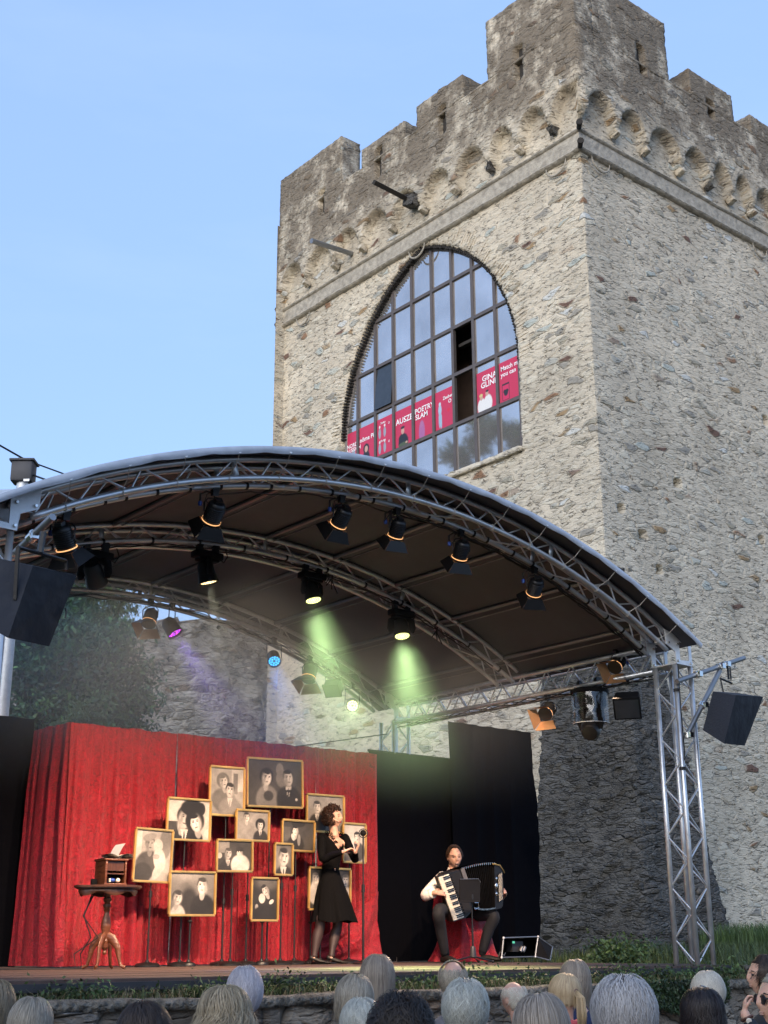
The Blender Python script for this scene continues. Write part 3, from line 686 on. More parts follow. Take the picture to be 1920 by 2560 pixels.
# vertical truss towers
tgroup = 'aluminium truss towers carrying the stage roof'
def truss_tower(x, y, label, z1=2.6, zb=ZG):
    t = thing('truss_tower', label, 'truss tower', (x, y, zb), tgroup)
    mb, m2 = MB(), MB(); box_truss(mb, m2, (x, y, zb-.12), (x, y, z1), (.12, .12), n=13)
    mb.build('leg', 'truss_metal', t, angle=None); m2.build('brace', 'truss_metal', t, angle=None)
    mb = MB(); mb.box((x, y, zb-.1), (.45, .45, .02)); mb.build('base_plate', 'plate_metal', t, smooth=False); return t
tt = truss_tower(XR, YF, 'silver truss tower at the right front stage corner, before the dark buttress')
truss_tower(XL, YF, 'silver truss tower at the left front corner, mostly hidden by the big hanging loudspeaker')
truss_tower(XR, YB, 'truss tower at the back right corner, its top showing above the black backdrop')
truss_tower(XL, YB, 'truss tower at the back left corner of the stage roof, behind the left black backdrop')
mb = MB(); mb.tube([(XR-.12, YF-.16, 2.6), (XR-.125, YF-.155, 2.2), (XR-.118, YF-.155, 1.75), (XR-.12, YF-.15, 1.66)], .007, 5); mb.tube([(XR-.12, YF-.12, 2.36), (XR-.12, YF-.12, 2.33)], .032, 8); mb.tube([(XR-.12, YF-.12, 1.6), (XR-.12, YF-.12, 1.57)], .032, 8); mb.build('cable', 'black_cable', tt)
# ------------------------------------------------------------------ curtains and black masking
def drape(name, mat, p0, p1, z0, z1, folds, amp, seed, parent, flare=0., nz=46, edge=None):
    p0 = Vector(p0+(0,)); p1 = Vector(p1+(0,)); L = (p1-p0).length; d = (p1-p0)/L; n = Vector((d.y, -d.x, 0)); N = int(L/.018)
    rows = []
    for j in range(nz):
        v = j/(nz-1); z = z1+(z0-z1)*v; row = []
        for i in range(N+1):
            s = i/N*L; w = noise.noise((s*folds*.35+seed, v*.7, seed)); w2 = noise.noise((s*folds+seed*3, v*1.3, seed)); w3 = noise.noise((s*folds*3, v*3, seed+9))
            w4 = noise.noise((s*folds*.9+11+seed, 0, seed)); o = amp*(w*1.2+(.5-abs(w2))*.7+w3*.3+2.3*(.6-abs(math.sin(s*folds*3.3+4.*w4)))*(.5+1.1*abs(w)))*(.40+.60*min(1, v*4)+.2*v)
            k = s+flare*v*v*(s/L-.5)*2; zz = z+(.012*noise.noise((s*6, 5, seed)) if j == 0 else 0)
            if edge: k = edge(k, z)
            row.append(p0+d*k+n*o+Vector((0, 0, zz)))
        rows.append(row)
    mb = MB(); mb.grid(rows); mb.grid([[p-n*.006 for p in r] for r in rows], flip=True); o = mb.build(name, mat, parent, angle=None); return o
cur = thing('red_curtain', 'red crushed velvet curtain hung on a frame behind the framed photographs', 'curtain', (7.9, 12, DZ))
for k, (x0, x1) in enumerate(((5.92, 7.16), (7.16, 7.95), (7.95, 8.97), (8.97, 9.90))):
    drape('curtain_panel', 'red_velvet', (x0, 12.0+.01*(k % 2)), (x1, 12.0+.01*(k % 2)), DZ+.01, 2.12+.006*k, 8.5, .042, k*5+1, cur, .0)
drape('curtain_panel', 'red_velvet', (5.92, 12.0), (5.88, 12.72), DZ+.01, 2.12, 5.5, .035, 33, cur, .12)
mb = MB(); mb.tube([(5.95, 12.06, 2.07), (9.88, 12.06, 2.07)], .018, 8); mb.tube([(5.97, 12.06, 2.07), (5.95, 12.7, 2.07)], .018, 8)
for x in (6.06, 7.16, 7.95, 8.97, 9.84): mb.tube([(x, 12.11, DZ), (x, 12.11, 2.08)], .014, 8)
mb.build('curtain_frame', 'truss_metal', cur)
# a loose swag of the curtain gathered low on the right
mb = MB(); rows = []
for i in range(60):
    u = i/59; row = []
    for j in range(40):
        v = j/39; x = 9.0+.86*u; z = DZ+.02+(.75)*(1-v)*(.35+.65*u**1.4); o = .10*v*(.4+.6*math.sin(u*3))+.035*math.sin(14*(v*1.2+u*.9*(1-v))+3*u)+.02*noise.noise((u*5, v*6, 1)); row.append((x, 11.94-o, z))
    rows.append(row)
mb.grid(rows); mb.build('curtain_swag', 'red_velvet', cur, angle=None)
bl = thing('black_backdrop', 'black cloth masking right of the red curtain, stepping up higher at its right end', 'backdrop', (11.2, 12.15, DZ))
drape('cloth', 'black_cloth', (9.88, 12.14), (11.26, 12.14), DZ+.005, 2.19, 1.6, .022, 3, bl, nz=24)
drape('cloth', 'black_cloth', (11.12, 12.085), (12.62, 12.085), DZ+.005, 2.66, 1.4, .03, 8, bl, nz=60, edge=lambda k, z: k+(.0 if k < 1.12 else (k-1.12)/.38*(.09*math.sin(clamp((2.5-z)/2.7)*math.pi)+.05*noise.noise((0, 2, z*2.6))+.02*noise.noise((3, 2, z*9)))))
mb = MB(); mb.tube([(9.9, 12.17, 2.2), (11.26, 12.17, 2.2)], .016, 6); mb.tube([(11.26, 12.17, 2.64), (12.6, 12.17, 2.64)], .014, 6)
for x in (11.26, 12.5): mb.tube([(x, 12.22, DZ), (x, 12.22, 2.17)], .02, 6)
mb.build('drape_frame', 'black_matte', bl)
b2 = thing('black_backdrop', 'black cloth masking at the left end of the stage, beside the red curtain', 'backdrop', (4.5, 12.85, DZ))
drape('cloth', 'black_cloth', (2.4, 12.85), (5.93, 12.85), DZ+.005, 2.26, .8, .012, 13, b2, nz=20)
# guy wire behind the curtain
mb = MB(); mb.tube([(XR-.12, YB, 2.45), (8.35, 12.25, 2.06)], .006, 5); tag(mb.build('guy_wire', 'black_cable'), 'thin dark wire slanting down from the back right roof corner to the red curtain', 'wire')
# ------------------------------------------------------------------ smoke hanging under the roof
mb = MB(); rows = []
for y in (9.2, YB+1.2):
    rows.append([arc_pt(t, AR-.05, y) for t in np.linspace(-T0, T0, 25)]+[Vector((XR-.2, y, 1.15)), Vector((XL+.2, y, 1.15))])
n = len(rows[0]); vs = rows[0]+rows[1]
mb.add(vs, [tuple(range(n-1, -1, -1)), tuple(range(n, 2*n))]+[(i, (i+1) % n, n+(i+1) % n, n+i) for i in range(n)])
sm = bpy.data.materials.new('stage_smoke'); sm.use_nodes = True; nt = sm.node_tree; nt.nodes.clear(); MATS['stage_smoke'] = sm
vo = nt.nodes.new('ShaderNodeVolumePrincipled'); vo.inputs['Color'].default_value = (.80, .92, 1, 1); vo.inputs['Density'].default_value = .06; vo.inputs['Anisotropy'].default_value = .25
g_ = nd(nt, 'SeparateXYZ', {'Vector': nd(nt, 'TexCoord').outputs['Object']}); mr = nt.nodes.new('ShaderNodeMapRange'); mr.interpolation_type = 'SMOOTHSTEP'; nt.links.new(g_.outputs[2], mr.inputs[0]); mr.inputs[1].default_value = 1.2; mr.inputs[2].default_value = 3.1; mr.inputs[4].default_value = .085; nt.links.new(mr.outputs[0], vo.inputs['Density'])
ou = nt.nodes.new('ShaderNodeOutputMaterial'); nt.links.new(vo.outputs[0], ou.inputs['Volume'])
o = mb.build('smoke', 'stage_smoke', smooth=False); weld(o); tag(o, 'thin stage smoke hanging under the roof in the light beams', None, None, 'stuff')
# ------------------------------------------------------------------ stage lamps
def aim_mat(pan, tilt):
    """lamp body frame: local -z is the direction of the beam; tilt from straight down towards local +x, then pan about z"""
    return Matrix.Rotation(pan, 3, 'Z') @ Matrix.Rotation(-tilt, 3, 'Y')
def spot(par, loc, M, energy, col, ang, blend=.6, size=.03):
    l = bpy.data.lights.new('bulb', 'SPOT'); l.energy = energy; l.color = col; l.spot_size = ang; l.spot_blend = blend; l.shadow_soft_size = size
    o = bpy.data.objects.new('bulb', l); COL.objects.link(o); o.parent = par; o.matrix_local = Matrix.Translation(loc) @ M.to_4x4(); return o
def clampm(mb, p, s=1.):
    mb.box((p[0], p[1], p[2]), (.05*s, .035*s, .06*s)); mb.tube([(p[0], p[1]-.02, p[2]+.03*s), (p[0], p[1]+.02, p[2]+.03*s)], .034*s, 10)
def fresnel(label, loc, pan, tilt, lit='glow_dim', open_=.55, light=None, group='theatre lamps with flap shutters', plugs=True, s=1., drop=.13):
    t = thing('stage_lamp', label, 'stage lamp', loc, group)
    M = aim_mat(pan, tilt); c = Vector((0, 0, -drop-.06*s)); r = .062*s; L = .16*s
    mb = MB(); clampm(mb, (0, 0, -.03)); mb.build('clamp', 'black_metal', t, world=False)
    u = M @ Vector((0, 1, 0)); mb = MB()
    mb.tube([Vector((0, 0, -.05)), Vector((0, 0, -.08))]+[c+u*(r+.02)*math.sin(a)+Vector((0, 0, 1))*(drop*.62)*math.cos(a) for a in ()], .006, 6)
    for sg in (-1, 1): mb.tube([Vector((0, 0, -.075)), u*sg*(r+.012)*.7+Vector((0, 0, -.085)), u*sg*(r+.016)+Vector((0, 0, -.12)), c+u*sg*(r+.014)], .0065, 6)
    mb.build('yoke', 'black_metal', t, world=False)
    mb = MB(); f = lambda p: M @ Vector(p)+c
    mb.lathe([(.001, L*.55), (r*.75, L*.55), (r*.95, L*.48), (r, L*.40), (r, -L*.40), (r*1.12, -L*.42), (r*1.12, -L*.5), (r*.9, -L*.5)], c, 20, M=M)
    for k in range(8):
        z = L*(-.3+.09*k); mb.lathe([(r*1.0, z), (r*1.07, z+.003), (r*1.0, z+.006)], c, 20, M=M, caps=False)
    mb.box(f((0, 0, L*.62)), (.05*s, .05*s, .03*s), M=M); body = mb.build('body', 'black_metal', t, world=False)
    mb = MB(); mb.lathe([(.001, -L*.49), (r*.88, -L*.485)], c, 20, M=M, caps=False); mb.build('lens', lit, t, world=False)
    mb = MB(); mb.lathe([(r*1.125, -L*.35), (r*1.13, -L*.40)], c, 20, M=M, caps=False); mb.build('vent_glow', 'glow_dim', body, world=False)
    for k in range(4):
        A = k*math.pi/2; w0, w1, h = r*1.05, r*1.75, .095*s; ca, sa = math.cos(A), math.sin(A); P = []
        for (a, b_, w) in ((0, 0, w0), (h*.5, .5, (w0+w1)/2), (h, 1, w1)):
            for sg in (-1, 1):
                x = r*1.1+a*math.sin(open_); z = -L*.5-a*math.cos(open_); y = sg*w; P.append(f((x*ca-y*sa, x*sa+y*ca, z)))
        mb = MB(); nrm = ((P[1]-P[0]).cross(P[2]-P[0])).normalized()*.002; fs = [(0, 1, 3, 2), (2, 3, 5, 4)]
        mb.add(P, fs, 0); mb.add([p+nrm for p in P], fs, 1); mb.build('barn_door', ['black_metal', 'painted_flap_glow'] if k != 1 else ['black_metal', 'black_metal'], t, world=False, smooth=False)
    if plugs:
        mb = MB(); p = u*(r+.05); mb.tube([(0, 0, -.04), p*.6+Vector((0, 0, -.03)), p+Vector((0, 0, -.06)), p+Vector((0, 0, -.12))], .008, 6)
        mb.tube([(0, 0, -.02), (-.06, .02, -.05), (-.07, .02, -.1), c+Vector((-.03, 0, .05))], .0035, 5); mb.build('cable', 'black_cable', t, world=False)
        mb = MB(); mb.lathe([(.013, -.155), (.017, -.13), (.014, -.12)], p, 10); mb.build('blue_connector', 'blue_plug', t, world=False)
        mb = MB(); mb.lathe([(.014, -.02), (.016, 0), (.008, .02), (.003, .022)], c+f((0, 0, 0))-c+M @ Vector((r*1.0, r*.3, .03)), 10); mb.build('yellow_connector', 'yellow_plug', t, world=False)
    if light: spot(t, c+M @ Vector((0, 0, -L*.55)), M, *light)
    return t
WARM = (1., .68, .45); LE = 380
FL = (430, WARM, R(62), .8, .05)
yl = YF+.12
def on_arch(x, y): return Vector((x, y, AZ+math.sqrt(max(0, AR**2-(x-AX)**2))-.02))
# pan 0 = tilts towards +x ; the lamps look back and down at the stage (+y)
P90 = math.pi/2
fresnel('black flap-shutter lamp alone on the left part of the front arch, blue plug', on_arch(5.08, yl), R(80), R(50), light=(LE, WARM, R(75), .9, .05), s=1.1)
fresnel('black flap-shutter lamp at the crown of the front arch, tipped over, left of its pair', on_arch(6.32, yl), R(85), R(50), light=(LE, WARM, R(75), .9, .05), s=1.05)
fresnel('black flap-shutter lamp just right of the crown of the front arch', on_arch(6.93, yl), R(75), R(40), light=(LE, WARM, R(75), .9, .05))
fresnel('black flap-shutter lamp halfway down the right side of the front arch', on_arch(7.68, yl), R(70), R(42), light=(LE, WARM, R(75), .9, .05), s=1.05)
fresnel('black flap-shutter lamp with glowing lens, lowest on the right side of the front arch', on_arch(8.62, yl), R(62), R(50), lit='glow_warm', light=(LE, WARM, R(75), .9, .05), s=1.05)
fresnel('black flap-shutter lamp tucked behind the top of the big left loudspeaker', on_arch(3.86, yl), R(30), R(35), lit='glow_warm', light=(LE, WARM, R(75), .9, .05), s=1.1)
fresnel('black lamp shining brightly right under the right front corner of the roof', (XR-.1, 8.62, 2.86), R(190), R(50), lit='glow_warm', light=(LE, WARM, R(75), .9, .05), s=1.1, drop=.06)
bk = on_arch(6.86, YB-.12)
fresnel('flap-shutter lamp with lit orange flaps hanging from the rear arch beside the violet lamp', on_arch(6.86, YB-.12), R(-140), R(30), lit='glow_warm', light=(8, WARM, R(90), 1., .05), plugs=False, s=1.15, drop=.14)
fresnel('dark flap-shutter lamp on the rear arch between the blue lamp and the square flood', on_arch(9.02, YB-.12), R(-150), R(25), lit='glow_dim', plugs=False, s=1.25, drop=.12)
fresnel('flap-shutter lamp with orange lit flap hanging from the right side beam', (XR-.1, 9.62, 2.55), R(-165), R(55), lit='glow_warm', plugs=False, s=1.15, light=None, drop=.1)

def moving_head(label, loc, pan, tilt, glowm, light, s=1., base_rz=0):
    t = thing('moving_head_lamp', label, 'moving lamp', loc, 'moving head lamps on the middle arch')
    M = aim_mat(pan, tilt); B = Matrix.Rotation(base_rz, 3, 'Z'); mb = MB()
    for sg in (-1, 1): mb = MB(); clampm(mb, (sg*.09*s, 0, -.03), 1.1); mb.build('clamp', 'black_metal', t, world=False)
    mb = MB(); mb.bbox((0, 0, -.10*s), (.30*s, .13*s, .07*s), .02*s, B); mb.bbox((0, 0, -.145*s), (.22*s, .10*s, .03*s), .012*s, B); mb.build('base', 'black_matte', t, world=False)
    c = Vector((0, 0, -.27*s)); u = M @ Vector((0, 1, 0))
    for sg in (-1, 1):
        mb = MB(); mb.tube([u*sg*.06*s+Vector((0, 0, -.15*s)), u*sg*.118*s+Vector((0, 0, -.18*s)), c+u*sg*.125*s, c+u*sg*.12*s+Vector((0, 0, -.04*s))], [(.03*s, .022*s), (.045*s, .022*s), (.05*s, .022*s), (.03*s, .018*s)], 10, up=(1, 0, 0)); mb.build('arm', 'black_matte', t, world=False)
    mb = MB(); mb.lathe([(.001, .11*s), (.06*s, .105*s), (.078*s, .07*s), (.082*s, .0), (.094*s, -.07*s), (.098*s, -.10*s), (.094*s, -.105*s), (.084*s, -.085*s)], c, 26, M=M); hd = mb.build('head', 'black_metal', t, world=False)
    mb = MB(); mb.lathe([(.001, -.088*s), (.086*s, -.088*s)], c, 26, M=M, caps=False); mb.build('lens', 'steel_dark', hd, world=False)
    mb = MB(); k = 0
    for ring, n in ((0, 1), (.022, 6), (.045, 12), (.068, 18)):
        for i in range(n):
            a = 2*math.pi*i/n; q = Vector((ring*math.cos(a), ring*math.sin(a), -.091))*s; mb.lathe([(.001, 0), (.0095*s, 0)], c+M @ q, 8, M=M, caps=False)
    mb.build('led', glowm, hd, world=False)
    mb = MB(); mb.tube([(.12*s, 0, -.1*s), (.2*s, .02, -.13*s), (.24*s, .02, -.06*s), (.2*s, 0, .0)], .006, 5); mb.build('cable', 'black_cable', t, world=False)
    if light: spot(t, c+M @ Vector((0, 0, -.10*s)), M, *light)
    return t
GR = (.74, 1., .38)
ym = 10.0
moving_head('black moving lamp with its head turned sideways at the left end of the middle arch', on_arch(5.06, ym), R(40), R(48), 'steel_dark', None)
moving_head('black moving lamp with a warm white face, left of both green beams', on_arch(6.2, ym), R(-20), R(14), 'glow_warm', (60, (1., .85, .55), R(24), .5, .04), .98)
moving_head('black moving lamp throwing the left one of two green beams', on_arch(7.42, ym), R(-80), R(16), 'glow_green', (920, GR, R(44), 1., .12), .95)
moving_head('black moving lamp throwing the right one of two green beams', on_arch(8.58, ym), R(-110), R(16), 'glow_green', (950, GR, R(48), 1., .12), .95)

def par(label, loc, pan, tilt, leds, light, s=1., drop=.12):
    t = thing('led_lamp', label, 'coloured lamp', loc, 'round coloured lamps on the rear arch')
    M = aim_mat(pan, tilt); c = Vector((0, 0, -drop-.1*s)); u = M @ Vector((0, 1, 0)); mb = MB(); clampm(mb, (0, 0, -.03)); mb.build('clamp', 'black_metal', t, world=False)
    mb = MB()
    for sg in (-1, 1): mb.tube([Vector((0, 0, -.06)), u*sg*.09*s+Vector((0, 0, -.07)), c+u*sg*.095*s], .006, 6)
    mb.build('yoke', 'black_metal', t, world=False)
    mb = MB(); mb.lathe([(.001, .10*s), (.05*s, .10*s), (.075*s, .06*s), (.082*s, -.06*s), (.084*s, -.085*s), (.078*s, -.085*s), (.076*s, -.06*s)], c, 26, M=M); hd = mb.build('body', 'black_metal', t, world=False)
    mb = MB(); mb.lathe([(.001, -.062*s), (.078*s, -.062*s)], c, 24, M=M, caps=False); mb.build('lens', 'steel_dark', hd, world=False)
    mats = leds if isinstance(leds, list) else [leds]; mb = MB()
    for ring, n in ((0.0, 0), (.030, 6), (.058, 12)):
        for i in range(n):
            a = 2*math.pi*i/n; q = Vector((ring*math.cos(a), ring*math.sin(a), -.066))*s; mb.lathe([(.001, 0), (.0115*s, 0)], c+M @ q, 9, M=M, caps=False, m=(i % len(mats)))
    mb.build('led', mats, hd, world=False)
    if light: spot(t, c+M @ Vector((0, 0, -.09*s)), M, *light)
    return t
par('round lamp with violet and pink diodes on the rear arch', on_arch(7.13, YB-.12), R(-50), R(34), ['glow_violet', 'glow_magenta'], (130, (.25, .08, 1.), R(34), .7, .07), 1.08, .16)
par('round lamp with bright blue diodes on the rear arch', on_arch(8.5, YB-.12), R(-115), R(45), 'glow_blue', (110, (.08, .3, 1.), R(32), .7, .07), .95, .14)
par('round lamp with yellow white diodes lowest on the rear arch near the corner', on_arch(9.66, YB-.12), R(-125), R(66), 'glow_yellow', (60, (.8, 1., .4), R(50), .9, .05), .92, .16)
def flood(label, loc, pan, tilt, s):
    t = thing('flood_lamp', label, 'flood lamp', loc); M = aim_mat(pan, tilt); c = Vector((0, 0, -.2*s))
    mb = MB(); clampm(mb, (0, 0, -.02)); u = M @ Vector((0, 1, 0))
    for sg in (-1, 1): mb.tube([Vector((0, 0, -.04)), u*sg*.11*s+Vector((0, 0, -.06*s)), c+u*sg*.115*s], [(.012*s, .003)]*3, 6)
    mb.build('yoke', 'steel_dark', t, world=False)
    mb = MB(); mb.bbox(c, (.17*s, .2*s, .13*s), .02*s, M); mb.bbox(c+M @ Vector((0, 0, -.08*s)), (.19*s, .22*s, .03*s), .008*s, M); mb.build('housing', 'black_matte', t, world=False)
    mb = MB(); mb.box(c+M @ Vector((0, 0, -.0965*s)), (.16*s, .19*s, .003), M=M); mb.build('front_glass', 'glass_dark', t, world=False, smooth=False)
flood('small black square flood lamp on the rear arch beside the yellow lamp', on_arch(9.38, YB-.12), R(-150), R(45), .95)
flood('black box flood lamp on the right side beam next to the truss tower', (XR-.1, 8.52, 2.55), R(215), R(55), 1.25)
# the big moving lamp under a clear rain cover
t = thing('covered_lamp', 'large black moving lamp inside a clear plastic rain cover under the right side beam', 'covered lamp', (XR-.1, 9.02, 2.56))
mb = MB(); clampm(mb, (0, -.12, 0), 1.2); clampm(mb, (0, .12, 0), 1.2); mb.build('clamp', 'black_metal', t, world=False)
mb = MB(); mb.lathe([(.001, -.035), (.19, -.04), (.2, -.05), (.2, -.085), (.19, -.09)], (0, 0, 0), 30); mb.bbox((0, 0, -.16), (.24, .26, .14), .03); mb.build('base', 'black_matte', t, world=False)
mb = MB(); 
for sg in (-1, 1): mb.tube([(0, sg*.06, -.22), (0, sg*.125, -.27), (0, sg*.13, -.38), (0, sg*.11, -.46)], [(.05, .02), (.06, .025), (.06, .025), (.035, .02)], 10, up=(1, 0, 0))
mb.build('arm', 'black_matte', t, world=False)
mb = MB(); M = aim_mat(R(-150), R(55)); mb.lathe([(.001, .14), (.07, .135), (.10, .09), (.108, 0), (.1, -.09), (.08, -.13), (.001, -.14)], (0, 0, -.44), 24, M=M); mb.build('head', 'black_metal', t, world=False)
m, nt, b, out = nmat('clear_plastic'); b.inputs['Roughness'].default_value = .12; b.inputs['Base Color'].default_value = (.9, .92, .95, 1); b.inputs['Alpha'].default_value = .09; b.inputs['IOR'].default_value = 1.5; b.inputs['Specular IOR Level'].default_value = .6
tr_ = nt.nodes.new('ShaderNodeBsdfTransparent'); gl_ = nt.nodes.new('ShaderNodeBsdfGlossy'); gl_.inputs['Roughness'].default_value = .12; mx_ = nt.nodes.new('ShaderNodeMixShader'); mx_.inputs[0].default_value = .10; nt.links.new(tr_.outputs[0], mx_.inputs[1]); nt.links.new(gl_.outputs[0], mx_.inputs[2]); nt.links.new(mx_.outputs[0], out.inputs['Surface'])
nz = nd(nt, 'TexNoise', {'Vector': coords(nt, (1, 1, .6)), 'Scale': 14., 'Detail': 3.}); bp = nd(nt, 'Bump', {'Height': nz.outputs[0], 'Distance': .004}); nt.links.new(bp.outputs[0], gl_.inputs['Normal'])
mb = MB(); n = 40
mb.grid([[(math.cos(2*math.pi*k/n)*(.19+.008*noise.noise((k*.5 % 6, z*9, 0))), math.sin(2*math.pi*k/n)*(.19+.008*noise.noise((k*.5 % 6, z*9, 0))), z) for k in range(n+1)] for z in np.linspace(-.07, -.40, 12)]); mb.build('rain_cover', 'clear_plastic', t, world=False, angle=None)
mb = MB(); mb.tube([(.19*math.cos(a), .19*math.sin(a), -.40) for a in np.linspace(0, 2*math.pi, 41)], .003, 5); mb.build('cover_hem', 'plate_metal', t, world=False)
# tiny cable ball hanging from the rear arch
p = on_arch(7.75, YB-.1); mb = MB(); mb.tube([p, p+Vector((0, 0, -.10))], .003, 5); mb.ball(p+Vector((0, 0, -.12)), .025, 8); tag(mb.build('hanging_ball', 'black_matte'), 'tiny black ball hanging from the rear arch between the violet and the blue lamp', 'ball')
# ------------------------------------------------------------------ loudspeakers on scaffold poles
def pole(name, label, a, b, r=.0245, g=None):
    a = Vector(a); b = Vector(b); t = thing(name, label, 'scaffold pole', a, g); mb = MB(); mb.tube([a, b], r, 14); mb.build('pole_tube', 'scaffold_metal', t)
    return t
def clampring(t, p, d):
    mb = MB(); d = Vector(d).normalized(); mb.tube([p-d*.025, p+d*.025], .037, 10); mb.box(p+Vector((0, -.045, 0)), (.05, .03, .05)); mb.build('pole_clamp', 'chrome', t)
pa = Vector((XR-.17, YF-.17, 2.42)); pb_ = Yp(1860, 1645, YF-.17)
tp = pole('scaffold_pole', 'horizontal scaffold pole clamped to the right truss tower, holding the right loudspeaker', pa, pb_)
for f in (.28, .62, .7): clampring(tp, pa.lerp(pb_, f), pb_-pa)
qa = Yp(1718, 1838, YF-.17); qb = pa.lerp(pb_, .62)+Vector((0, 0, -.04))
tq = pole('scaffold_pole', 'slanting scaffold brace between the right truss tower and the speaker pole', qa, qb); clampring(tq, qa, (0, 0, 1)); clampring(tq, qa.lerp(qb, .45), qb-qa)
def speaker(label, name, P, back, strap=True):
    """P: top-left, top-right, bottom-right, bottom-left of the grille; back: vector to the smaller rear"""
    P = [Vector(p) for p in P]; c = sum(P, Vector())/4; back = Vector(back); t = thing(name, label, 'loudspeaker', c)
    B = [c+(p-c)*f+back for p, f in zip(P, (.82, .82, .82, .82))]
    mb = MB(); n = 14; rows = []
    for i in range(n+1):
        v = i/n; rows.append([P[0].lerp(P[3], v).lerp(P[1].lerp(P[2], v), u)-back.normalized()*(.006*noise.noise((u*4, v*9, 1))+.012*math.sin(v*math.pi)*math.sin(u*math.pi)) for u in np.linspace(0, 1, n+1)])
    mb.grid(rows); f = mb.build('front_cover', 'speaker_cover', t, angle=None)
    mb = MB(); 
    for i in range(4):
        a, b_ = P[i], P[(i+1) % 4]; a2, b2_ = B[i], B[(i+1) % 4]; k = 9
        mb.grid([[a.lerp(a2, v).lerp(b_.lerp(b2_, v), u)+Vector((.006*noise.noise((u*5, v*4, i)),)*3) if 0 < v < 1 else a.lerp(a2, v).lerp(b_.lerp(b2_, v), u) for u in np.linspace(0, 1, k)] for v in np.linspace(0, 1, k)])
    mb.add(B, [(0, 1, 2, 3)]); mb.build('cabinet', 'speaker_side', t, angle=None); return t
sp = speaker('black cloth-covered loudspeaker hanging tilted from the pole right of the stage, against the light stone', 'loudspeaker',
    [Yp(1840, 1738, 7.34), Yp(1908, 1742, 7.5), Yp(1862, 1864, 7.5), Yp(1810, 1859, 7.34)], (-.0, .27, .12))
# bracket
mb = MB(); a = pa.lerp(pb_, .74); mb.tube([a, a+Vector((0, 0, -.16))], .012, 6); mb.tube([a+Vector((.04, 0, 0)), a+Vector((.04, 0, -.16))], .008, 6); mb.tube([a+Vector((-.14, .0, -.17)), a+Vector((.16, .08, -.17))], (.012), 4); mb.tube([a+Vector((-.14, 0, -.17)), a+Vector((-.10, -.02, -.5))], .010, 4); mb.build('bracket', 'black_metal', sp)
mb = MB(); mb.tube([qa.lerp(qb, .45), qa.lerp(qb, .45)+Vector((.1, 0, .03)), Yp(1772, 1800, 7.6)], .006, 5); mb.build('cable', 'black_cable', sp)
# left: pole and the big near speaker
la = Vector((XL+.16, YF-.17, 2.42)); lb = Yp(132, 1292, 7.05); le = Yp(40, 1380, 7.5)
tl = pole('scaffold_pole', 'short scaffold pole ending above the big left loudspeaker', le, lb, .024); clampring(tl, le.lerp(lb, .45), lb-le)
SPY = 6.9
P4 = [Yp(82, 1415, SPY), Yp(192, 1438, SPY+.22), Yp(123, 1616, SPY+.22), Yp(20, 1595, SPY-.05)]
s2 = speaker('big dark cloth-covered loudspeaker hanging at the left edge in front of the truss tower', 'loudspeaker', P4, (-.24, .16, .10))
mb = MB(); A, Bq = Yp(45, 1368, SPY-.02), Yp(165, 1402, SPY+.25); mb.tube([A, Bq], (.012), 4); mb.tube([A, Yp(38, 1500, SPY)], .014, 4); mb.tube([Bq, Yp(166, 1425, SPY+.25)], .010, 4); mb.tube([Yp(100, 1382, SPY+.1), Yp(108, 1330, SPY+.1)], .02, 6); mb.build('bracket', 'black_metal', s2)
mb = MB(); mb.tube([Yp(163, 1520, SPY+.2), Yp(166, 1530, SPY+.2), Yp(163, 1545, SPY+.2)], .006, 6); mb.build('handle', 'black_metal', s2)
# box on a mast behind the roof, with wires
t = thing('mast_box', 'dark grey metal box on a mast above the left end of the roof', 'mast box', (6.05, 14, ZG))
c = Yp(59, 1182, 14); mb = MB(); mb.bbox(c, (.26, .22, .27), .03, Matrix.Rotation(R(-40), 3, 'Z')); mb.bbox(c+Vector((0, 0, .13)), (.3, .26, .03), .01, Matrix.Rotation(R(-40), 3, 'Z')); mb.build('housing', 'steel_dark', t)
mb = MB(); mb.tube([(c.x, c.y, ZG), (c.x, c.y, c.z-.1)], .07, 12); mb.build('mast', 'plate_metal', t)
mb = MB()
for k in range(3): mb.lathe([(.012, 0), (.018, .02), (.008, .05)], c+Vector((.06*k-.06, -.04*k+.04, .14)), 8)
mb.build('insulator', 'steel_dark', t)
mb = MB(); mb.box(Yp(66, 1200, 13.85), (.07, .004, .03), rz=R(-40)); mb.build('name_plate', 'plate_metal', t, smooth=False)
e = Vector((-2, 12, c.z+2.2)); mb = MB(); mb.tube([c+Vector((0, 0, .17)), c.lerp(e, .5)+Vector((0, 0, -.2)), e], .012, 5)
e2 = Vector((XT-.1, 17, c.z+1.6)); mb.tube([c.lerp(e2, f)+Vector((0, 0, .17-.9*f*(1-f)*2)) for f in np.linspace(0, 1, 9)], .010, 5)
mb.tube([c+Vector((.1, 0, 0)), Yp(116, 1200, 13.4)], .012, 5); tag(mb.build('overhead_wire', 'black_cable'), 'thin dark overhead wires running past the box on the mast', 'wire')
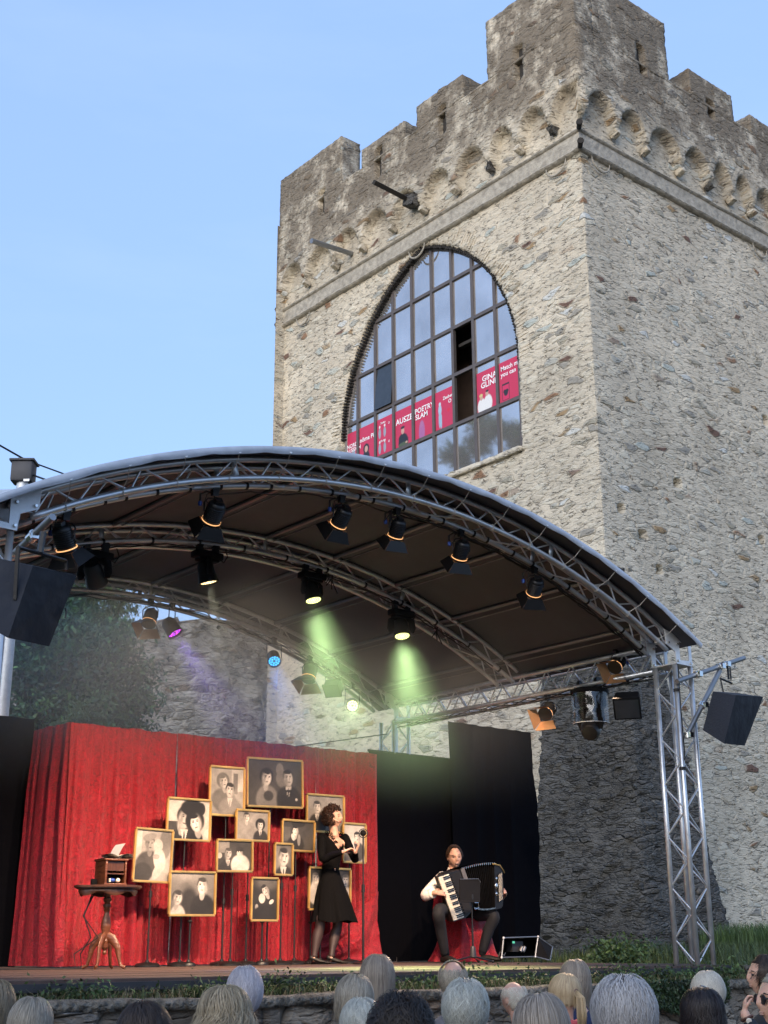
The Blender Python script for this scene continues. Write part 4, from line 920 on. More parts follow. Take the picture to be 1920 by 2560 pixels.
# ------------------------------------------------------------------ printed pictures: painted point by point on a flat sheet
def ell(u, v, cx, cy, rx, ry, rot=0., soft=.12):
    c, s = math.cos(rot), math.sin(rot); x = (u-cx)*c+(v-cy)*s; y = -(u-cx)*s+(v-cy)*c
    q = np.sqrt((x/rx)**2+(y/ry)**2); return 1-sst(q, 1-soft, 1+soft)
def print_sheet(name, parent, O, U, V, asp, base, layers, nu=90, tint=(1, .93, .84), mat='photo_print', nz=.05, gray=True):
    """O: lower-left corner, U/V: edge vectors; layers: (shape function(u,v)->mask, colour)"""
    nv = max(8, int(nu/asp)); u, v = np.meshgrid(np.linspace(0, 1, nu), np.linspace(0, 1, nv)); uu = u*asp
    col = np.zeros(u.shape+(3,)); col[:] = base if not gray else (base,)*3
    rs = np.random.RandomState(int(abs(O[0]*977+O[2]*131)) % 9999)
    for f, c in layers:
        m = f(uu, v)[..., None]; c = np.array(c if not gray else (c,)*3); col = col*(1-m)+c*m
    if gray:
        ph = rs.rand(6)*6; lf = np.zeros(u.shape)
        for q_ in range(6): lf += np.sin(uu*(5+4*q_)+ph[q_]+2*np.sin(v*(4+3*q_)+ph[5-q_]))/(1.5+q_)
        col = col*(1+.13*lf)[..., None]; col = .03+col*.92; col = col*(1-.25*((u-.5)**2+(v-.5)**2)*1.6)[..., None]
    col = np.clip(col*(1+nz*rs.randn(*u.shape)[..., None]), 0, 1)
    if gray: col = (col**1.3)*.78*np.array(tint)
    O, U, V = (np.array(a, float) for a in (O, U, V)); P = O+u[..., None]*U+v[..., None]*V
    mb = MB(); mb.grid(P); mb.c = np.concatenate([col.reshape(-1, 3), np.ones((nu*nv, 1))], 1)
    return mb.build(name, mat, parent, angle=None)
def folk(cx, cy, s, look=0., tilt=0., hair=.06, skin=.72, cloth=.1, shirt=None, hs=1., fem=False, sh=1.9, bald=False, hat=False):
    """a head-and-shoulders figure in tones of grey; s = half height of the face"""
    L = []; E = lambda *a, **k: (lambda u, v: ell(u, v, *a, **k)); t = tilt; dx = math.sin(t); 
    r = lambda x, y: (cx+s*(x*math.cos(t)+y*math.sin(t)), cy+s*(-x*math.sin(t)+y*math.cos(t)))
    if fem: L += [(E(*r(-.05, .25), s*1.12*hs, s*1.15*hs, -t), hair)]
    L += [(E(cx+s*.1, cy-s*3.0, s*sh, s*2.0), cloth), (E(*r(0, -1.15), s*.42, s*.75, -t), skin*.72)]
    if shirt is not None: L += [((lambda u, v: ((np.abs(u-cx) < (v-(cy-s*2.9))*.28) & (v < cy-s*1.15) & (v > cy-s*2.9)).astype(float)), shirt), (E(cx, cy-s*2.1, s*.1, s*.75), cloth)]
    L += [(E(*r(-.02, .32), s*.86*hs, s*.90*hs, -t), hair if not bald else skin*.85), (E(*r(.06*look, -.05), s*.70, s*.98, -t), skin), (E(*r(-.45*(1 if look >= 0 else -1), -.1), s*.34, s*.85, -t, soft=.7), skin*.62), (E(*r(.5*look+.12, .05), s*.36, s*.62, -t, soft=.8), min(1, skin*1.18)),
          (E(*r(-.62+.1*look, -.05), s*.12, s*.2), skin*.8)]
    if not bald: L += [(E(*r(-.12, .84), s*.64, s*.27, -t-.15), hair)]
    if hat: L += [(E(*r(0, .85), s*.95, s*.48, -t), .07), (E(*r(.1, .5), s*1.15, s*.14, -t), .05)]
    for e in (-.28, .30): L += [(E(*r(e+.2*look, .18), s*.15, s*.07, -t), .12), (E(*r(e+.2*look, .34), s*.19, s*.05, -t), .15)]
    L += [(E(*r(.10+.32*look, -.12), s*.07, s*.26, -t, soft=.4), skin*.68), (E(*r(.03+.22*look, -.50), s*.24, s*.075, -t), .2), (E(*r(.03+.22*look, -.60), s*.2, s*.05, -t), skin*.8)]
    return L
E_ = lambda *a, **k: (lambda u, v: ell(u, v, *a, **k))
B_ = lambda x0, x1, y0, y1: (lambda u, v: ((u > x0) & (u < x1) & (v > y0) & (v < y1)).astype(float))
k_ = 660/1659
def fpx(x, y): return 300+x*k_, 1850+y*k_
FR = [ # corners in crop pixels, depth, grey base, layers, label, stand x (crop px), base kind
 ([(572,163),(790,182),(770,478),(555,468)], 11.66, .55, [(B_(.55, .9, .5, 1), .78), (B_(.6, .72, .45, .9), .35)]+folk(.34, .70, .13, .5, -.2, .25, .74, .28, fem=True, hs=1.15, sh=2.4)+folk(.52, .52, .14, -.2, .1, .05, .7, .38, .75, sh=2.2), 'tall gold framed photo of a woman leaning over a man in a grey suit', 640, 0),
 ([(805,113),(1150,133),(1140,428),(793,412)], 11.70, .12, [(E_(.85, .8, .1, .14), .3), (E_(.95, .6, .2, .2), .28)]+folk(.50, .60, .155, .5, .1, .03, .70, .33, fem=True, hs=1.05, sh=1.9)+[(E_(.55, .22, .13, .11), .1)]+folk(1.08, .62, .16, .3, -.1, .04, .62, .05, .7, sh=2.1)+[(E_(1.1, .34, .09, .03), .03), (E_(1.3, .16, .03, .03), .7)], 'largest, topmost gold framed photo, dark haired woman beside a man in bow tie', 922, 0),
 ([(305,362),(575,382),(557,635),(288,622)], 11.62, .75, [(B_(0, .3, 0, .45), .1), (E_(1.0, .78, .12, .16), .05)]+folk(.5, .52, .235, .4, .25, .02, .8, .05, .8, hs=1.2, sh=1.9)+[(E_(.72, .80, .34, .22), .02)]+folk(.84, .42, .215, -.2, -.3, .02, .86, .02, fem=True, hs=1.2, sh=1.3)+[(E_(1.2, .06, .13, .22), .8)], 'gold framed photo of two young dark haired faces pressed cheek to cheek', 375, 0),
 ([(105,552),(335,573),(310,895),(75,885)], 11.58, .58, [(B_(.0, .15, .4, 1), .8), (E_(.7, .75, .14, .3), .32)]+folk(.34, .72, .13, .1, 0, .2, .52, .16, sh=2.5)+[(E_(.32, .86, .16, .07, .3), .42), (E_(.53, .70, .11, .13), .76), (E_(.58, .42, .14, .24, .2), .74), (E_(.5, .48, .08, .05), .5), (E_(.55, .2, .09, .2, -.5), .7), (E_(.2, .15, .22, .2), .1)], 'tall gold framed photo of a man in a flat cap holding a baby', 172, 0),
 ([(735,438),(940,450),(930,638),(725,625)], 11.60, .45, [(B_(0, .3, 0, .8), .5)]+folk(.42, .78, .15, .3, 0, .08, .8, .42, sh=2.4)+folk(1.02, .52, .15, .1, .05, .03, .84, .07, .8, fem=True, hs=1.25, sh=2.1), 'small gold framed photo of a curly haired woman, a man behind her', 790, 0),
 ([(610,628),(835,632),(825,828),(605,822)], 11.56, .10, [(B_(0, .5, .6, 1), .38)]+folk(.45, .56, .17, .4, .15, .12, .55, .06, .7, sh=2.2)+folk(.92, .60, .16, -.1, 0, .03, .74, .82, sh=2.1, hat=True)+[(E_(.1, .5, .1, .1), .7), (E_(.95, .2, .38, .34), .82)], 'gold framed photo of a man beside a woman in hat and white top', 693, 0),
 ([(320,828),(605,832),(588,1103),(302,1100)], 11.54, .30, [(E_(.5, 1.0, .6, .2, soft=.5), .5), (E_(.55, .3, .25, .35, soft=.3), .07)]+folk(.22, .38, .15, .6, .2, .10, .76, .75, fem=True, hs=.98, sh=1.5)+folk(.93, .68, .18, -.6, .05, .12, .8, .04, sh=2.0), 'large low gold framed photo of a woman looking up at a tall man', 432, 1),
 ([(832,867),(998,870),(985,1136),(818,1132)], 11.52, .06, [(E_(.5, .95, .4, .2, soft=.5), .22)]+folk(.42, .72, .13, -.5, -.5, .05, .72, .05, sh=2.3)+[(E_(.32, .52, .1, .12), .72), (E_(.62, .44, .08, .05, .6), .74), (E_(.16, .3, .05, .08), .5), (E_(.45, .15, .4, .2), .04)], 'narrow low gold framed photo of a couple embracing', 890, 1),
 ([(975,650),(1088,655),(1078,850),(968,845)], 11.54, .22, [(E_(.1, .5, .15, .5, soft=.4), .35)]+folk(.38, .56, .27, .6, .1, .06, .78, .06, .78, sh=1.7), 'smallest gold framed photo, a single man with receding hair looking right', 1008, 0),
 ([(1022,500),(1225,515),(1216,702),(1015,690)], 11.62, .12, [(B_(0, .35, .3, .8), .2)]+folk(.56, .66, .16, -.4, 0, .03, .86, .05, sh=2.3)+[(E_(.46, .44, .07, .13, .4), .78), (E_(.72, .35, .07, .2), .45), (E_(.68, .93, .3, .14), .05)], 'gold framed photo of a dark dressed woman resting her chin on her hand', 1095, 0),
 ([(1177,340),(1412,357),(1400,583),(1170,570)], 11.68, .42, [(E_(.9, .8, .5, .3, soft=.5), .5)]+folk(.36, .66, .16, .3, 0, .08, .76, .07, .8, sh=2.0), 'gold framed portrait photo of a man in a suit, partly hidden by the singer', 1165, 2),
 ([(1405,522),(1547,533),(1538,772),(1398,765)], 11.64, .78, folk(.50, .66, .13, -.5, -.2, .06, .76, .16, .85, sh=2.0)+[(E_(.3, .5, .06, .3, .4), .8), (E_(.12, .1, .2, .12), .25)], 'gold framed light photo of a man in a striped collar jacket at the right end', 1440, 0),
 ([(1190,802),(1452,812),(1440,1072),(1185,1062)], 11.56, .08, [(E_(.2, .45, .16, .3), .6)]+folk(.2, .75, .13, .3, 0, .3, .7, .6)+folk(1.18, .72, .14, -.3, 0, .2, .66, .5), 'gold framed photo low behind the singer, mostly hidden by her skirt', 1240, 0)]
fg = 'gold framed black and white photographs on stands'
for q, yd, base, lay, lab, sx, bk in FR:
    P = [Yp(*fpx(*c), yd) for c in q]; cx = (P[0]+P[1]+P[2]+P[3])/4; X = (P[1]-P[0]+P[2]-P[3]); w_ = X.length/2; ux = X.normalized(); vz = Vector((0, 0, 1)).cross(ux)*0+Vector((-ux.z, 0, ux.x)); h_ = ((P[0]-P[3])+(P[1]-P[2])).length/2
    bx = Yp(*fpx(sx, 1400), yd+.04).x; bx = bx*.7+cx.x*.3 if abs(bx-cx.x) > .12 else bx
    t = thing('framed_photo', lab, 'framed photo', (bx, yd+.045, DZ), fg)
    tiltb = Vector((0, 1, 0)); mb = MB(); f = .022
    O = cx-ux*w_/2-vz*h_/2
    for a, b_ in ((O, O+ux*w_), (O+vz*h_, O+vz*h_+ux*w_)): mb.box((a+b_)/2, (w_+.0, .024, f), M=Matrix((ux, (0, 1, 0), vz)).transposed()); mb.box((a+b_)/2+Vector((0, -.012, 0)), (w_-.012, .012, f*.5), M=Matrix((ux, (0, 1, 0), vz)).transposed())
    for a, b_ in ((O, O+vz*h_), (O+ux*w_, O+ux*w_+vz*h_)): mb.box((a+b_)/2, (f, .0235, h_-f), M=Matrix((ux, (0, 1, 0), vz)).transposed()); mb.box((a+b_)/2+Vector((0, -.0125, 0)), (f*.5, .012, h_-.012), M=Matrix((ux, (0, 1, 0), vz)).transposed())
    mb.build('frame', 'gold', t, smooth=False)
    print_sheet('photo', t, O+Vector((0, .004, 0))+ux*.008+vz*.008, ux*(w_-.016), vz*(h_-.016), w_/h_, base, lay)
    mb = MB(); mb.box(cx+Vector((0, .018, 0)), (w_-.01, .008, h_-.01), M=Matrix((ux, (0, 1, 0), vz)).transposed()); mb.build('backing', 'black_matte', t, smooth=False)
    mb = MB(); by = yd+.045; zt = O.z+h_*.6; zm = DZ+.55+.25*rnd.random()
    mb.tube([(bx, by, DZ+.02), (bx, by, zm)], .0095, 8); mb.tube([(bx, by, zm-.03), (bx, by, zm+.03)], .017, 8); mb.tube([(bx, by, zm), (bx+(cx.x-bx)*.3, by, zt)], .007, 8); mb.build('stand_pole', 'black_metal', t)
    mb = MB(); br = .125 if bk == 0 else .075
    mb.lathe([(br, 0), (br, .012), (br*.85, .03), (br*.3, .042), (.02, .045), (.018, .06)], (bx, by, DZ), 28)
    if bk: mb.tube([(bx-.03, by-.01, DZ+.42), (bx+.01, by-.01, DZ+.42)], .012, 8)
    mb.build('stand_base', 'black_metal', t)
# ------------------------------------------------------------------ posters behind the window panes
def text_mesh(name, txt, size, O, U, V, mat, parent, bold=.02, shear=0.):
    cu = bpy.data.curves.new('t', 'FONT'); cu.body = txt; cu.size = size; cu.offset = bold*size; cu.resolution_u = 2; cu.space_line = .85
    ob = bpy.data.objects.new('t', cu); COL.objects.link(ob); bpy.context.view_layer.update()
    me = bpy.data.meshes.new_from_object(ob); bpy.data.objects.remove(ob); O, U, V = Vector(O), Vector(U), Vector(V); off = Vector((0, 0, 0)); p = parent
    while p is not None: off += p.location; p = p.parent
    for v in me.vertices: v.co = O+U*v.co.x+V*(v.co.y)-off
    me.materials.clear(); me.materials.append(MATS[mat]); o = bpy.data.objects.new(name, me); COL.objects.link(o); o.parent = parent; return o
PINK = (.54, .032, .085)
pg = 'pink event posters inside the great window'
XPp = XW-.012
def poster(y0, y1, lab, words, layers, z0=10.235, h=.86, col=PINK):
    y0, y1, z0, h = y0*KW, y1*KW, z0*KW, h*KW; t = thing('poster', lab, 'poster', (XPp, (y0+y1)/2, z0), pg)
    o = print_sheet('sheet', t, (XPp, y1, z0), (0, y0-y1, 0), (0, 0, h), (y1-y0)/h, col, layers, nu=44, gray=False, nz=.02)
    for txt, u, v, s in words: text_mesh('lettering', txt, s, (XPp-.006, y1-u, z0+v), (0, -1, 0), (0, 0, 1), 'poster_white', t)
    text_mesh('lettering', 'Schatten\ntheater', .045, (XPp-.006, y0+.20, z0+h-.07), (0, -1, 0), (0, 0, 1), 'poster_white', t, .0) if False else None
    return t
plain('poster_white', (.85, .82, .82), .6)
DK, SK, WH, GY = (.02, .02, .025), (.55, .33, .25), (.75, .73, .7), (.3, .33, .38)
poster(21.49, 21.86, 'pink poster with white words, leftmost pane above the roof edge', [('NORD-', .02, .48, .13), ('AUSSICH', .0, .37, .13)], [(E_(.3, .15, .14, .22), GY), (E_(.3, .4, .07, .08), GY)])
poster(20.86, 21.39, 'pink poster with a dark haired woman in black, second from the left', [('nôme Pi', .02, .5, .15)], [(E_(.28, .05, .15, .28), DK), (E_(.28, .36, .12, .14), DK), (E_(.28, .35, .065, .09), SK), (E_(.25, .12, .06, .04, .5), SK), (E_(.33, .1, .05, .04, -.5), SK)])
poster(20.23, 20.76, 'four small pink posters with silver figures in one pane below the tilted casement', [('Zauber', .12, .72, .06), ('O', .38, .65, .07), ('Zauber', .12, .3, .06), ('O', .38, .22, .07)], [(E_(x, y, .05, .14), GY) for x in (.1, .3) for y in (.18, .6)]+[(E_(x, y, .03, .04), WH) for x in (.1, .3) for y in (.36, .78)]+[(B_(0, 1, .49, .50), DK)])
poster(19.58, 20.13, 'pink poster reading AUSZE with a man in a black shirt', [('AUSZE', .02, .52, .185)], [(E_(.3, .1, .19, .2), DK), (E_(.28, .2, .16, .13), DK), (E_(.28, .40, .06, .09), SK), (E_(.28, .49, .08, .035), DK), (E_(.3, .04, .2, .05), (.08, .1, .05)), (E_(.42, .06, .04, .03), SK)])
poster(18.92, 19.48, 'pink poster reading POETRY SLAM', [('POETRY', .0, .58, .165), ('SLAM', .02, .44, .165)], [(E_(.25, .15, .11, .3), (.38, .13, .3)), (E_(.25, .35, .06, .08), (.4, .15, .3))])
poster(18.28, 18.82, 'pink poster with a silver figure beside small white words, left of the open casement', [('Zauber', .24, .62, .10), ('O', .4, .5, .12)], [(E_(.16, .5, .06, .14), (.35, .5, .6)), (E_(.15, .25, .04, .22), (.3, .45, .55)), (E_(.2, .2, .03, .2), (.3, .45, .55)), (E_(.16, .66, .04, .05), (.5, .6, .68)), (E_(.47, .42, .05, .05), (.6, .02, .05))])
poster(17.0, 17.55, 'pink poster reading GINA GLIND with two people in white, right of the open casement', [('GINA', .16, .62, .17), ('GLIND', .12, .48, .17)], [(E_(.15, .12, .14, .2), WH), (E_(.36, .14, .14, .22), WH), (E_(.14, .34, .05, .07), SK), (E_(.33, .40, .05, .07), SK), (E_(.13, .4, .06, .04), (.6, .5, .2)), (E_(.34, .46, .05, .03), DK)])
poster(16.36, 16.9, 'pink poster reading Match you can with a black heart, rightmost pane', [('Match m', .05, .66, .135), ('you can', .05, .53, .135)], [(B_(.08, .32, .02, .44), DK), (B_(.10, .30, .04, .40), (.6, .03, .1)), (E_(.165, .24, .05, .05), DK), (E_(.235, .24, .05, .05), DK), (E_(.2, .19, .065, .065, .78), DK)])
# ------------------------------------------------------------------ side table with the old radio and the open book
TY = 10.9
tb = Yp(232, 2424, TY); tb.z = DZ; txc = Yp(271, 2212, TY).x; tz = .505; TC = Vector((txc, TY, 0))
t = thing('pedestal_table', 'small dark carved wooden pedestal table on curved legs at the left of the stage', 'table', (txc, TY, DZ))
def top_out(r, n=48): return [(txc+r*math.cos(a)*(1+.05*math.cos(4*a))*.36/.36, TY+r*math.sin(a)*(1+.05*math.cos(4*a)), 0) for a in np.linspace(0, 2*math.pi, n, endpoint=False)]
mb = MB(); mb.prism([(x, y, tz-.018) for x, y, _ in top_out(.30)], (0, 0, .018)); mb.prism([(x, y, tz-.028) for x, y, _ in top_out(.285)], (0, 0, .010)); mb.build('table_top', 'walnut', t, angle=60)
mb = MB(); o_ = top_out(.255, 96); rows = [[(x, y, tz-.028) for x, y, _ in o_+o_[:1]], [(x+(x-txc)*.03, y+(y-TY)*.03, tz-.05) for x, y, _ in o_+o_[:1]], [(x, y, tz-.075-.016*math.sin(i*math.pi/8)) for i, (x, y, _) in enumerate(o_+o_[:1])]]; mb.grid(rows); mb.build('apron', 'walnut', t)
mb = MB(); zb = DZ; H_ = tz-.05-zb
prof = [(.03, .18), (.034, .2), (.03, .22), (.036, .235), (.028, .25), (.022, .27), (.04, .33), (.044, .37), (.034, .43), (.02, .47), (.024, .49), (.032, .5), (.024, .51), (.034, .525), (.034, .545), (.022, .56), (.035, .58), (.035, .6), (.024, .61), (.036, H_)]
mb.lathe([(r, zb+z) for r, z in prof], (txc, TY, 0), 20); mb.lathe([(.012, zb+.12), (.02, zb+.14), (.014, zb+.155), (.03, zb+.18)], (txc, TY, 0), 14); mb.build('pedestal', 'mahogany', t)
for k in range(4):
    a = R(40+90*k); d = Vector((math.cos(a), math.sin(a), 0)); C = Vector((txc, TY, 0)); mb = MB()
    mb.tube([C+d*.015+Vector((0, 0, zb+.27)), C+d*.07+Vector((0, 0, zb+.25)), C+d*.12+Vector((0, 0, zb+.18)), C+d*.135+Vector((0, 0, zb+.10)), C+d*.155+Vector((0, 0, zb+.03)), C+d*.20+Vector((0, 0, zb+.012))], [(.045, .016), (.04, .018), (.03, .016), (.018, .014), (.014, .012), (.018, .012)], 10, up=tuple(d.cross(Vector((0, 0, 1))))); mb.build('leg', 'mahogany', t)
rc = Vector((txc+.015, TY, tz)); Mr = Matrix.Rotation(R(-8), 3, 'Z')
t = thing('old_radio', 'brown wooden antique radio cabinet with open shelves standing on the pedestal table', 'radio', rc)
mb = MB(); W, D_, Hh = .20, .27, .215
f = lambda x, y, z: rc+Mr @ Vector((x, y, z))
mb.bbox(f(-W/2+.01, 0, Hh/2), (.02, D_, Hh), .004, Mr); mb.bbox(f(W/2-.008, 0, Hh/2), (.016, D_, Hh), .004, Mr); mb.bbox(f(0, 0, Hh+.006), (W+.02, D_+.02, .016), .005, Mr); mb.bbox(f(0, 0, .009), (W+.012, D_+.012, .018), .005, Mr); mb.box(f(0, D_/2-.006, Hh/2), (W-.03, .008, Hh-.02), M=Mr); mb.build('cabinet', 'mahogany', t)
mb = MB(); mb.box(f(0, -.02, .1), (W-.036, D_-.06, .01), M=Mr); mb.box(f(0, -D_/2+.02, .165), (W-.04, .006, .08), M=Mr); mb.build('shelf', 'walnut', t, smooth=False)
mb = MB(); mb.box(f(-.045, -D_/2+.03, .045), (.012, .03, .03), M=Mr); mb.build('battery', 'ivory', t)
mb = MB(); mb.lathe([(.016, -.03), (.018, -.02), (.018, .02), (.012, .03)], f(-.02, -D_/2+.05, .045), 12, M=Mr @ Matrix.Rotation(P90, 3, 'Y')); mb.build('blue_valve', 'blue_plug', t)
mb = MB(); mb.ball(f(.04, -D_/2+.05, .045), .02, 10); mb.build('glass_valve', 'ivory', t)
mb = MB(); mb.bbox(f(-W/2-.03, .06, .03), (.05, .05, .06), .008, Mr); mb.build('plug_box', 'black_matte', t)
bk_ = f(.02, 0, Hh+.016)
t = thing('open_book', 'open book with pale pages lying on top of the old radio', 'book', bk_)
def leafp(a0, tiltx, w, c0): 
    rows = []
    for i in range(9):
        u = i/8; rows.append([c0+Mr @ Vector((math.cos(a0)*u*w+tiltx*0, y, math.sin(a0)*u*w+.012*math.sin(u*math.pi))) for y in (-.12, 0, .12)])
    return rows
mb = MB(); mb.grid(leafp(R(62), 0, .13, bk_+Vector((0, 0, .02)))); mb.grid([[p+Vector((-.004, 0, .001)) for p in r] for r in leafp(R(62), 0, .13, bk_+Vector((0, 0, .02)))], flip=True); mb.build('raised_page', 'paper', t)
mb = MB(); 
for k in range(5): mb.grid(leafp(R(3+k*1.5), 0, .145-.002*k, bk_+Vector((0, 0, .004+k*.004))))
mb.build('page', 'paper', t)
mb = MB()
for k in range(5): mb.grid(leafp(R(177-k*1.5), 0, .12-.002*k, bk_+Vector((0, 0, .004+k*.004))))
mb.build('page', 'paper', t); mb = MB(); mb.box(bk_+Vector((0, 0, .0)), (.27, .25, .004), M=Mr); mb.build('book_cover', 'walnut', t, smooth=False)
mb = MB()
for k in range(2):
    a = Vector((txc-.14+.02*k, TY+.02, tz-.06)); b_ = Vector((txc-.16-.06*k, TY+.1, DZ+.008)); mb.tube([a, a+Vector((-.07-.03*k, 0, -.2)), a+Vector((.01+.05*k, 0, -.38)), b_+Vector((-.02, 0, .12)), b_, b_+Vector((-.3, .1, 0)), b_+Vector((-.8, .45, 0)), b_+Vector((-.9, .7, 0))], .006, 6)
tag(mb.build('power_cable', 'black_cable'), 'thin black cables looping from the pedestal table down to the floor', 'cable')
# ------------------------------------------------------------------ microphone stand beside the singer
mx = Yp(908, 2410, 11.2); mx.z = DZ; top = Yp(916, 2088, 11.2)
t = thing('microphone_stand', 'tall thin black microphone stand with a round black microphone next to the singer', 'microphone stand', mx)
mb = MB(); mb.tube([mx+Vector((0, 0, .02)), mx+Vector((0, 0, .75))], .013, 8); mb.tube([mx+Vector((0, 0, .72)), mx+Vector((0, 0, .80))], .018, 8); mb.tube([mx+Vector((0, 0, .75)), (mx.x, mx.y, top.z)], .008, 8); mb.build('pole', 'black_metal', t)
mb = MB(); mb.lathe([(.11, 0), (.11, .01), (.03, .025), (.02, .04)], mx, 24); mb.build('base', 'black_metal', t)
cd_ = Vector((-CF.x, -CF.y, 0)).normalized(); Mq = cd_.to_track_quat('Z', 'Y').to_matrix(); mp = Vector((mx.x, mx.y, top.z+.02))
mb = MB(); mb.ball(mp, (.034, .034, .034), 12); mb.lathe([(.02, -.10), (.024, -.03), (.03, 0)], mp, 14, M=Mq); mb.build('microphone', 'black_matte', t)
mb = MB(); mb.tube([mp+Mq @ Vector((.046*math.cos(a), .046*math.sin(a), -.02)) for a in np.linspace(0, 2*math.pi, 25)], .005, 6)
for a in (0, 1.57, 3.14, 4.71): mb.tube([mp+Mq @ Vector((.046*math.cos(a), .046*math.sin(a), -.02)), mp+Mq @ Vector((.03*math.cos(a), .03*math.sin(a), -.01))], .003, 5)
mb.build('shock_mount', 'black_metal', t)
# ------------------------------------------------------------------ accordion player's corner
def c7p(x, y, d): return Yp(1040+x*.15672, 2080+y*.15672, d)
def c4p(x, y, d): return Yp(1000+x*.25316, 2050+y*.25316, d)
SC = Vector((Yp(1163, 2400, 11.42).x, 11.42, DZ))
t = thing('draped_chair', 'chair covered in wrinkled red velvet under the accordion player', 'chair', SC)
mb = MB(); rows = []
for j in range(34):
    v = j/33; row = []
    for i in range(121):
        a = 2*math.pi*i/120; sq = 1/max(abs(math.cos(a)), abs(math.sin(a)))**.75; fl = .22+.14*v**1.5; wob = 1+(.05+.16*v)*noise.noise((math.cos(a)*3, math.sin(a)*3, v*.8))+.05*v*math.sin(13*a+2*v)
        row.append((SC.x+fl*sq*wob*math.cos(a), SC.y+fl*.85*sq*wob*math.sin(a), .265-(.265-DZ-.006)*v-(0 if v > 0 else 0)))
    rows.append(row)
mb.grid([[(SC.x+(p[0]-SC.x)*f, SC.y+(p[1]-SC.y)*f, .27+.004*math.sin(i)) for i, p in enumerate(rows[0])] for f in (.02, .5, .98)]+rows); mb.build('seat_cover', 'red_velvet', t, angle=None)
mb = MB(); rows = []
for j in range(20):
    v = j/19; rows.append([(SC.x-.29+.17*u+.0*v+.02*math.sin(v*5), SC.y+.16+.02*math.sin(u*11+v*3), .26+.42*(1-v)-.1*u*(1-v)) for u in np.linspace(0, 1, 16)])
mb.grid(rows); mb.grid([[(x, y+.03, z) for x, y, z in r] for r in rows]); mb.build('back_cover', 'red_velvet', t, angle=None)
AY = 10.98
t = thing('accordion', 'black piano accordion opened wide, white keyboard at the left and white buttons at the right', 'accordion', c7p(850, 900, AY)); 
def prismpx(pts, d, th, mat, name, par, m=None): 
    mb = MB(); P = [c7p(x, y, d) for x, y in pts]; P = P[::-1]; mb.prism(P, (0, th, 0)); return mb.build(name, mat, par, smooth=False)
prismpx([(345, 705), (528, 650), (792, 1372), (598, 1432)], AY+.004, .055, 'black_metal', 'keyboard_case', t)
KA, KB, KC, KD = (358, 722), (522, 668), (768, 1358), (606, 1416)
def kb(u, v):  # u across 0..1, v along 0..1
    a = (KA[0]+(KB[0]-KA[0])*u, KA[1]+(KB[1]-KA[1])*u); b_ = (KD[0]+(KC[0]-KD[0])*u, KD[1]+(KC[1]-KD[1])*u); return (a[0]+(b_[0]-a[0])*v, a[1]+(b_[1]-a[1])*v)
mb = MB(); NK = 24
for k in range(NK):
    v0, v1 = k/NK+.0025, (k+1)/NK-.0025; mb.prism([c7p(*kb(u, v), AY-.008) for u, v in ((0, v0), (0, v1), (1, v1), (1, v0))], (0, .014, 0))
mb.build('white_keys', 'ivory', t, smooth=False); mb = MB()
for k in range(1, NK):
    if k % 7 in (3, 0): continue
    v0, v1 = k/NK-.011, k/NK+.011; mb.prism([c7p(*kb(u, v), AY-.017) for u, v in ((.42, v0), (.42, v1), (1, v1), (1, v0))], (0, .012, 0))
mb.build('black_keys', 'black_metal', t, smooth=False)
prismpx([(530, 650), (700, 598), (760, 700), (905, 1240), (860, 1300), (792, 1372)], AY+.008, .20, 'black_metal', 'treble_box', t)
mb = MB()
for k in range(11):
    f = k/10; x0, y0 = 560+f*150*.9, 672-f*42; x1, y1 = 800+f*85, 1330-f*70; mb.tube([c7p(x0, y0, AY+.002), c7p((x0+x1)/2, (y0+y1)/2, AY-.004), c7p(x1, y1, AY+.002)], .004, 5)
mb.build('grille', 'chrome' if False else 'steel_dark', t)
mb = MB()
for k in range(14):
    f = k/13; mb.box(c7p(548+f*225, 700+f*620, AY-.006), (.016, .014, .010), rz=0)
mb.build('register_switches', 'steel_dark', t, smooth=False)
mb = MB(); NB = 17; rows = []
for k in range(2*NB+1):
    f = k/(2*NB); tx, ty = 715+(1262-715)*f, 585-85*math.sin(min(1, f*1.15)*math.pi*.5)+0*f; bx_, by_ = 920+(1268-920)*f, 1215+25*math.sin(f*math.pi)+15*f*0
    d = AY+(.012 if k % 2 else .05); sh = 1 if k % 2 == 0 else 0
    p0 = c7p(tx, ty+sh*14, d); p1 = c7p(bx_, by_-sh*14, d); rows.append([p0+Vector((0, .22, 0)), p0, p0.lerp(p1, .5), p1, p1+Vector((0, .22, 0))])
mb.grid(rows); mb.build('bellows', 'black_matte', t, smooth=False); mb = MB()
for k in range(1, 2*NB, 2):
    f = k/(2*NB); tx, ty = 715+(1262-715)*f, 585-85*math.sin(min(1, f*1.15)*math.pi*.5); mb.box(c7p(tx, ty+4, AY+.006), (.006, .012, .022)); bx_, by_ = 920+(1268-920)*f, 1215+25*math.sin(f*math.pi); mb.box(c7p(bx_, by_-4, AY+.006), (.006, .012, .016))
mb.build('bellows_corners', 'chrome', t, smooth=False)
prismpx([(1250, 512), (1335, 528), (1375, 600), (1400, 900), (1385, 1180), (1360, 1215), (1265, 1240)], AY+.0, .2, 'black_metal', 'bass_box', t)
prismpx([(1308, 680), (1362, 640), (1378, 760), (1382, 1000), (1376, 1080), (1328, 1122), (1318, 900)], AY-.012, .012, 'black_metal', 'button_plate', t)
mb = MB()
for i in range(20):
    for j in range(4):
        f = i/19; x = 1318+j*15+f*8; y = 690-j*11+f*410; mb.lathe([(.0045, .0), (.0045, -.006), (.001, -.007)], c7p(x, y, AY-.013), 6, M=Matrix.Rotation(-P90, 3, 'X'))
mb.build('bass_buttons', 'ivory', t)
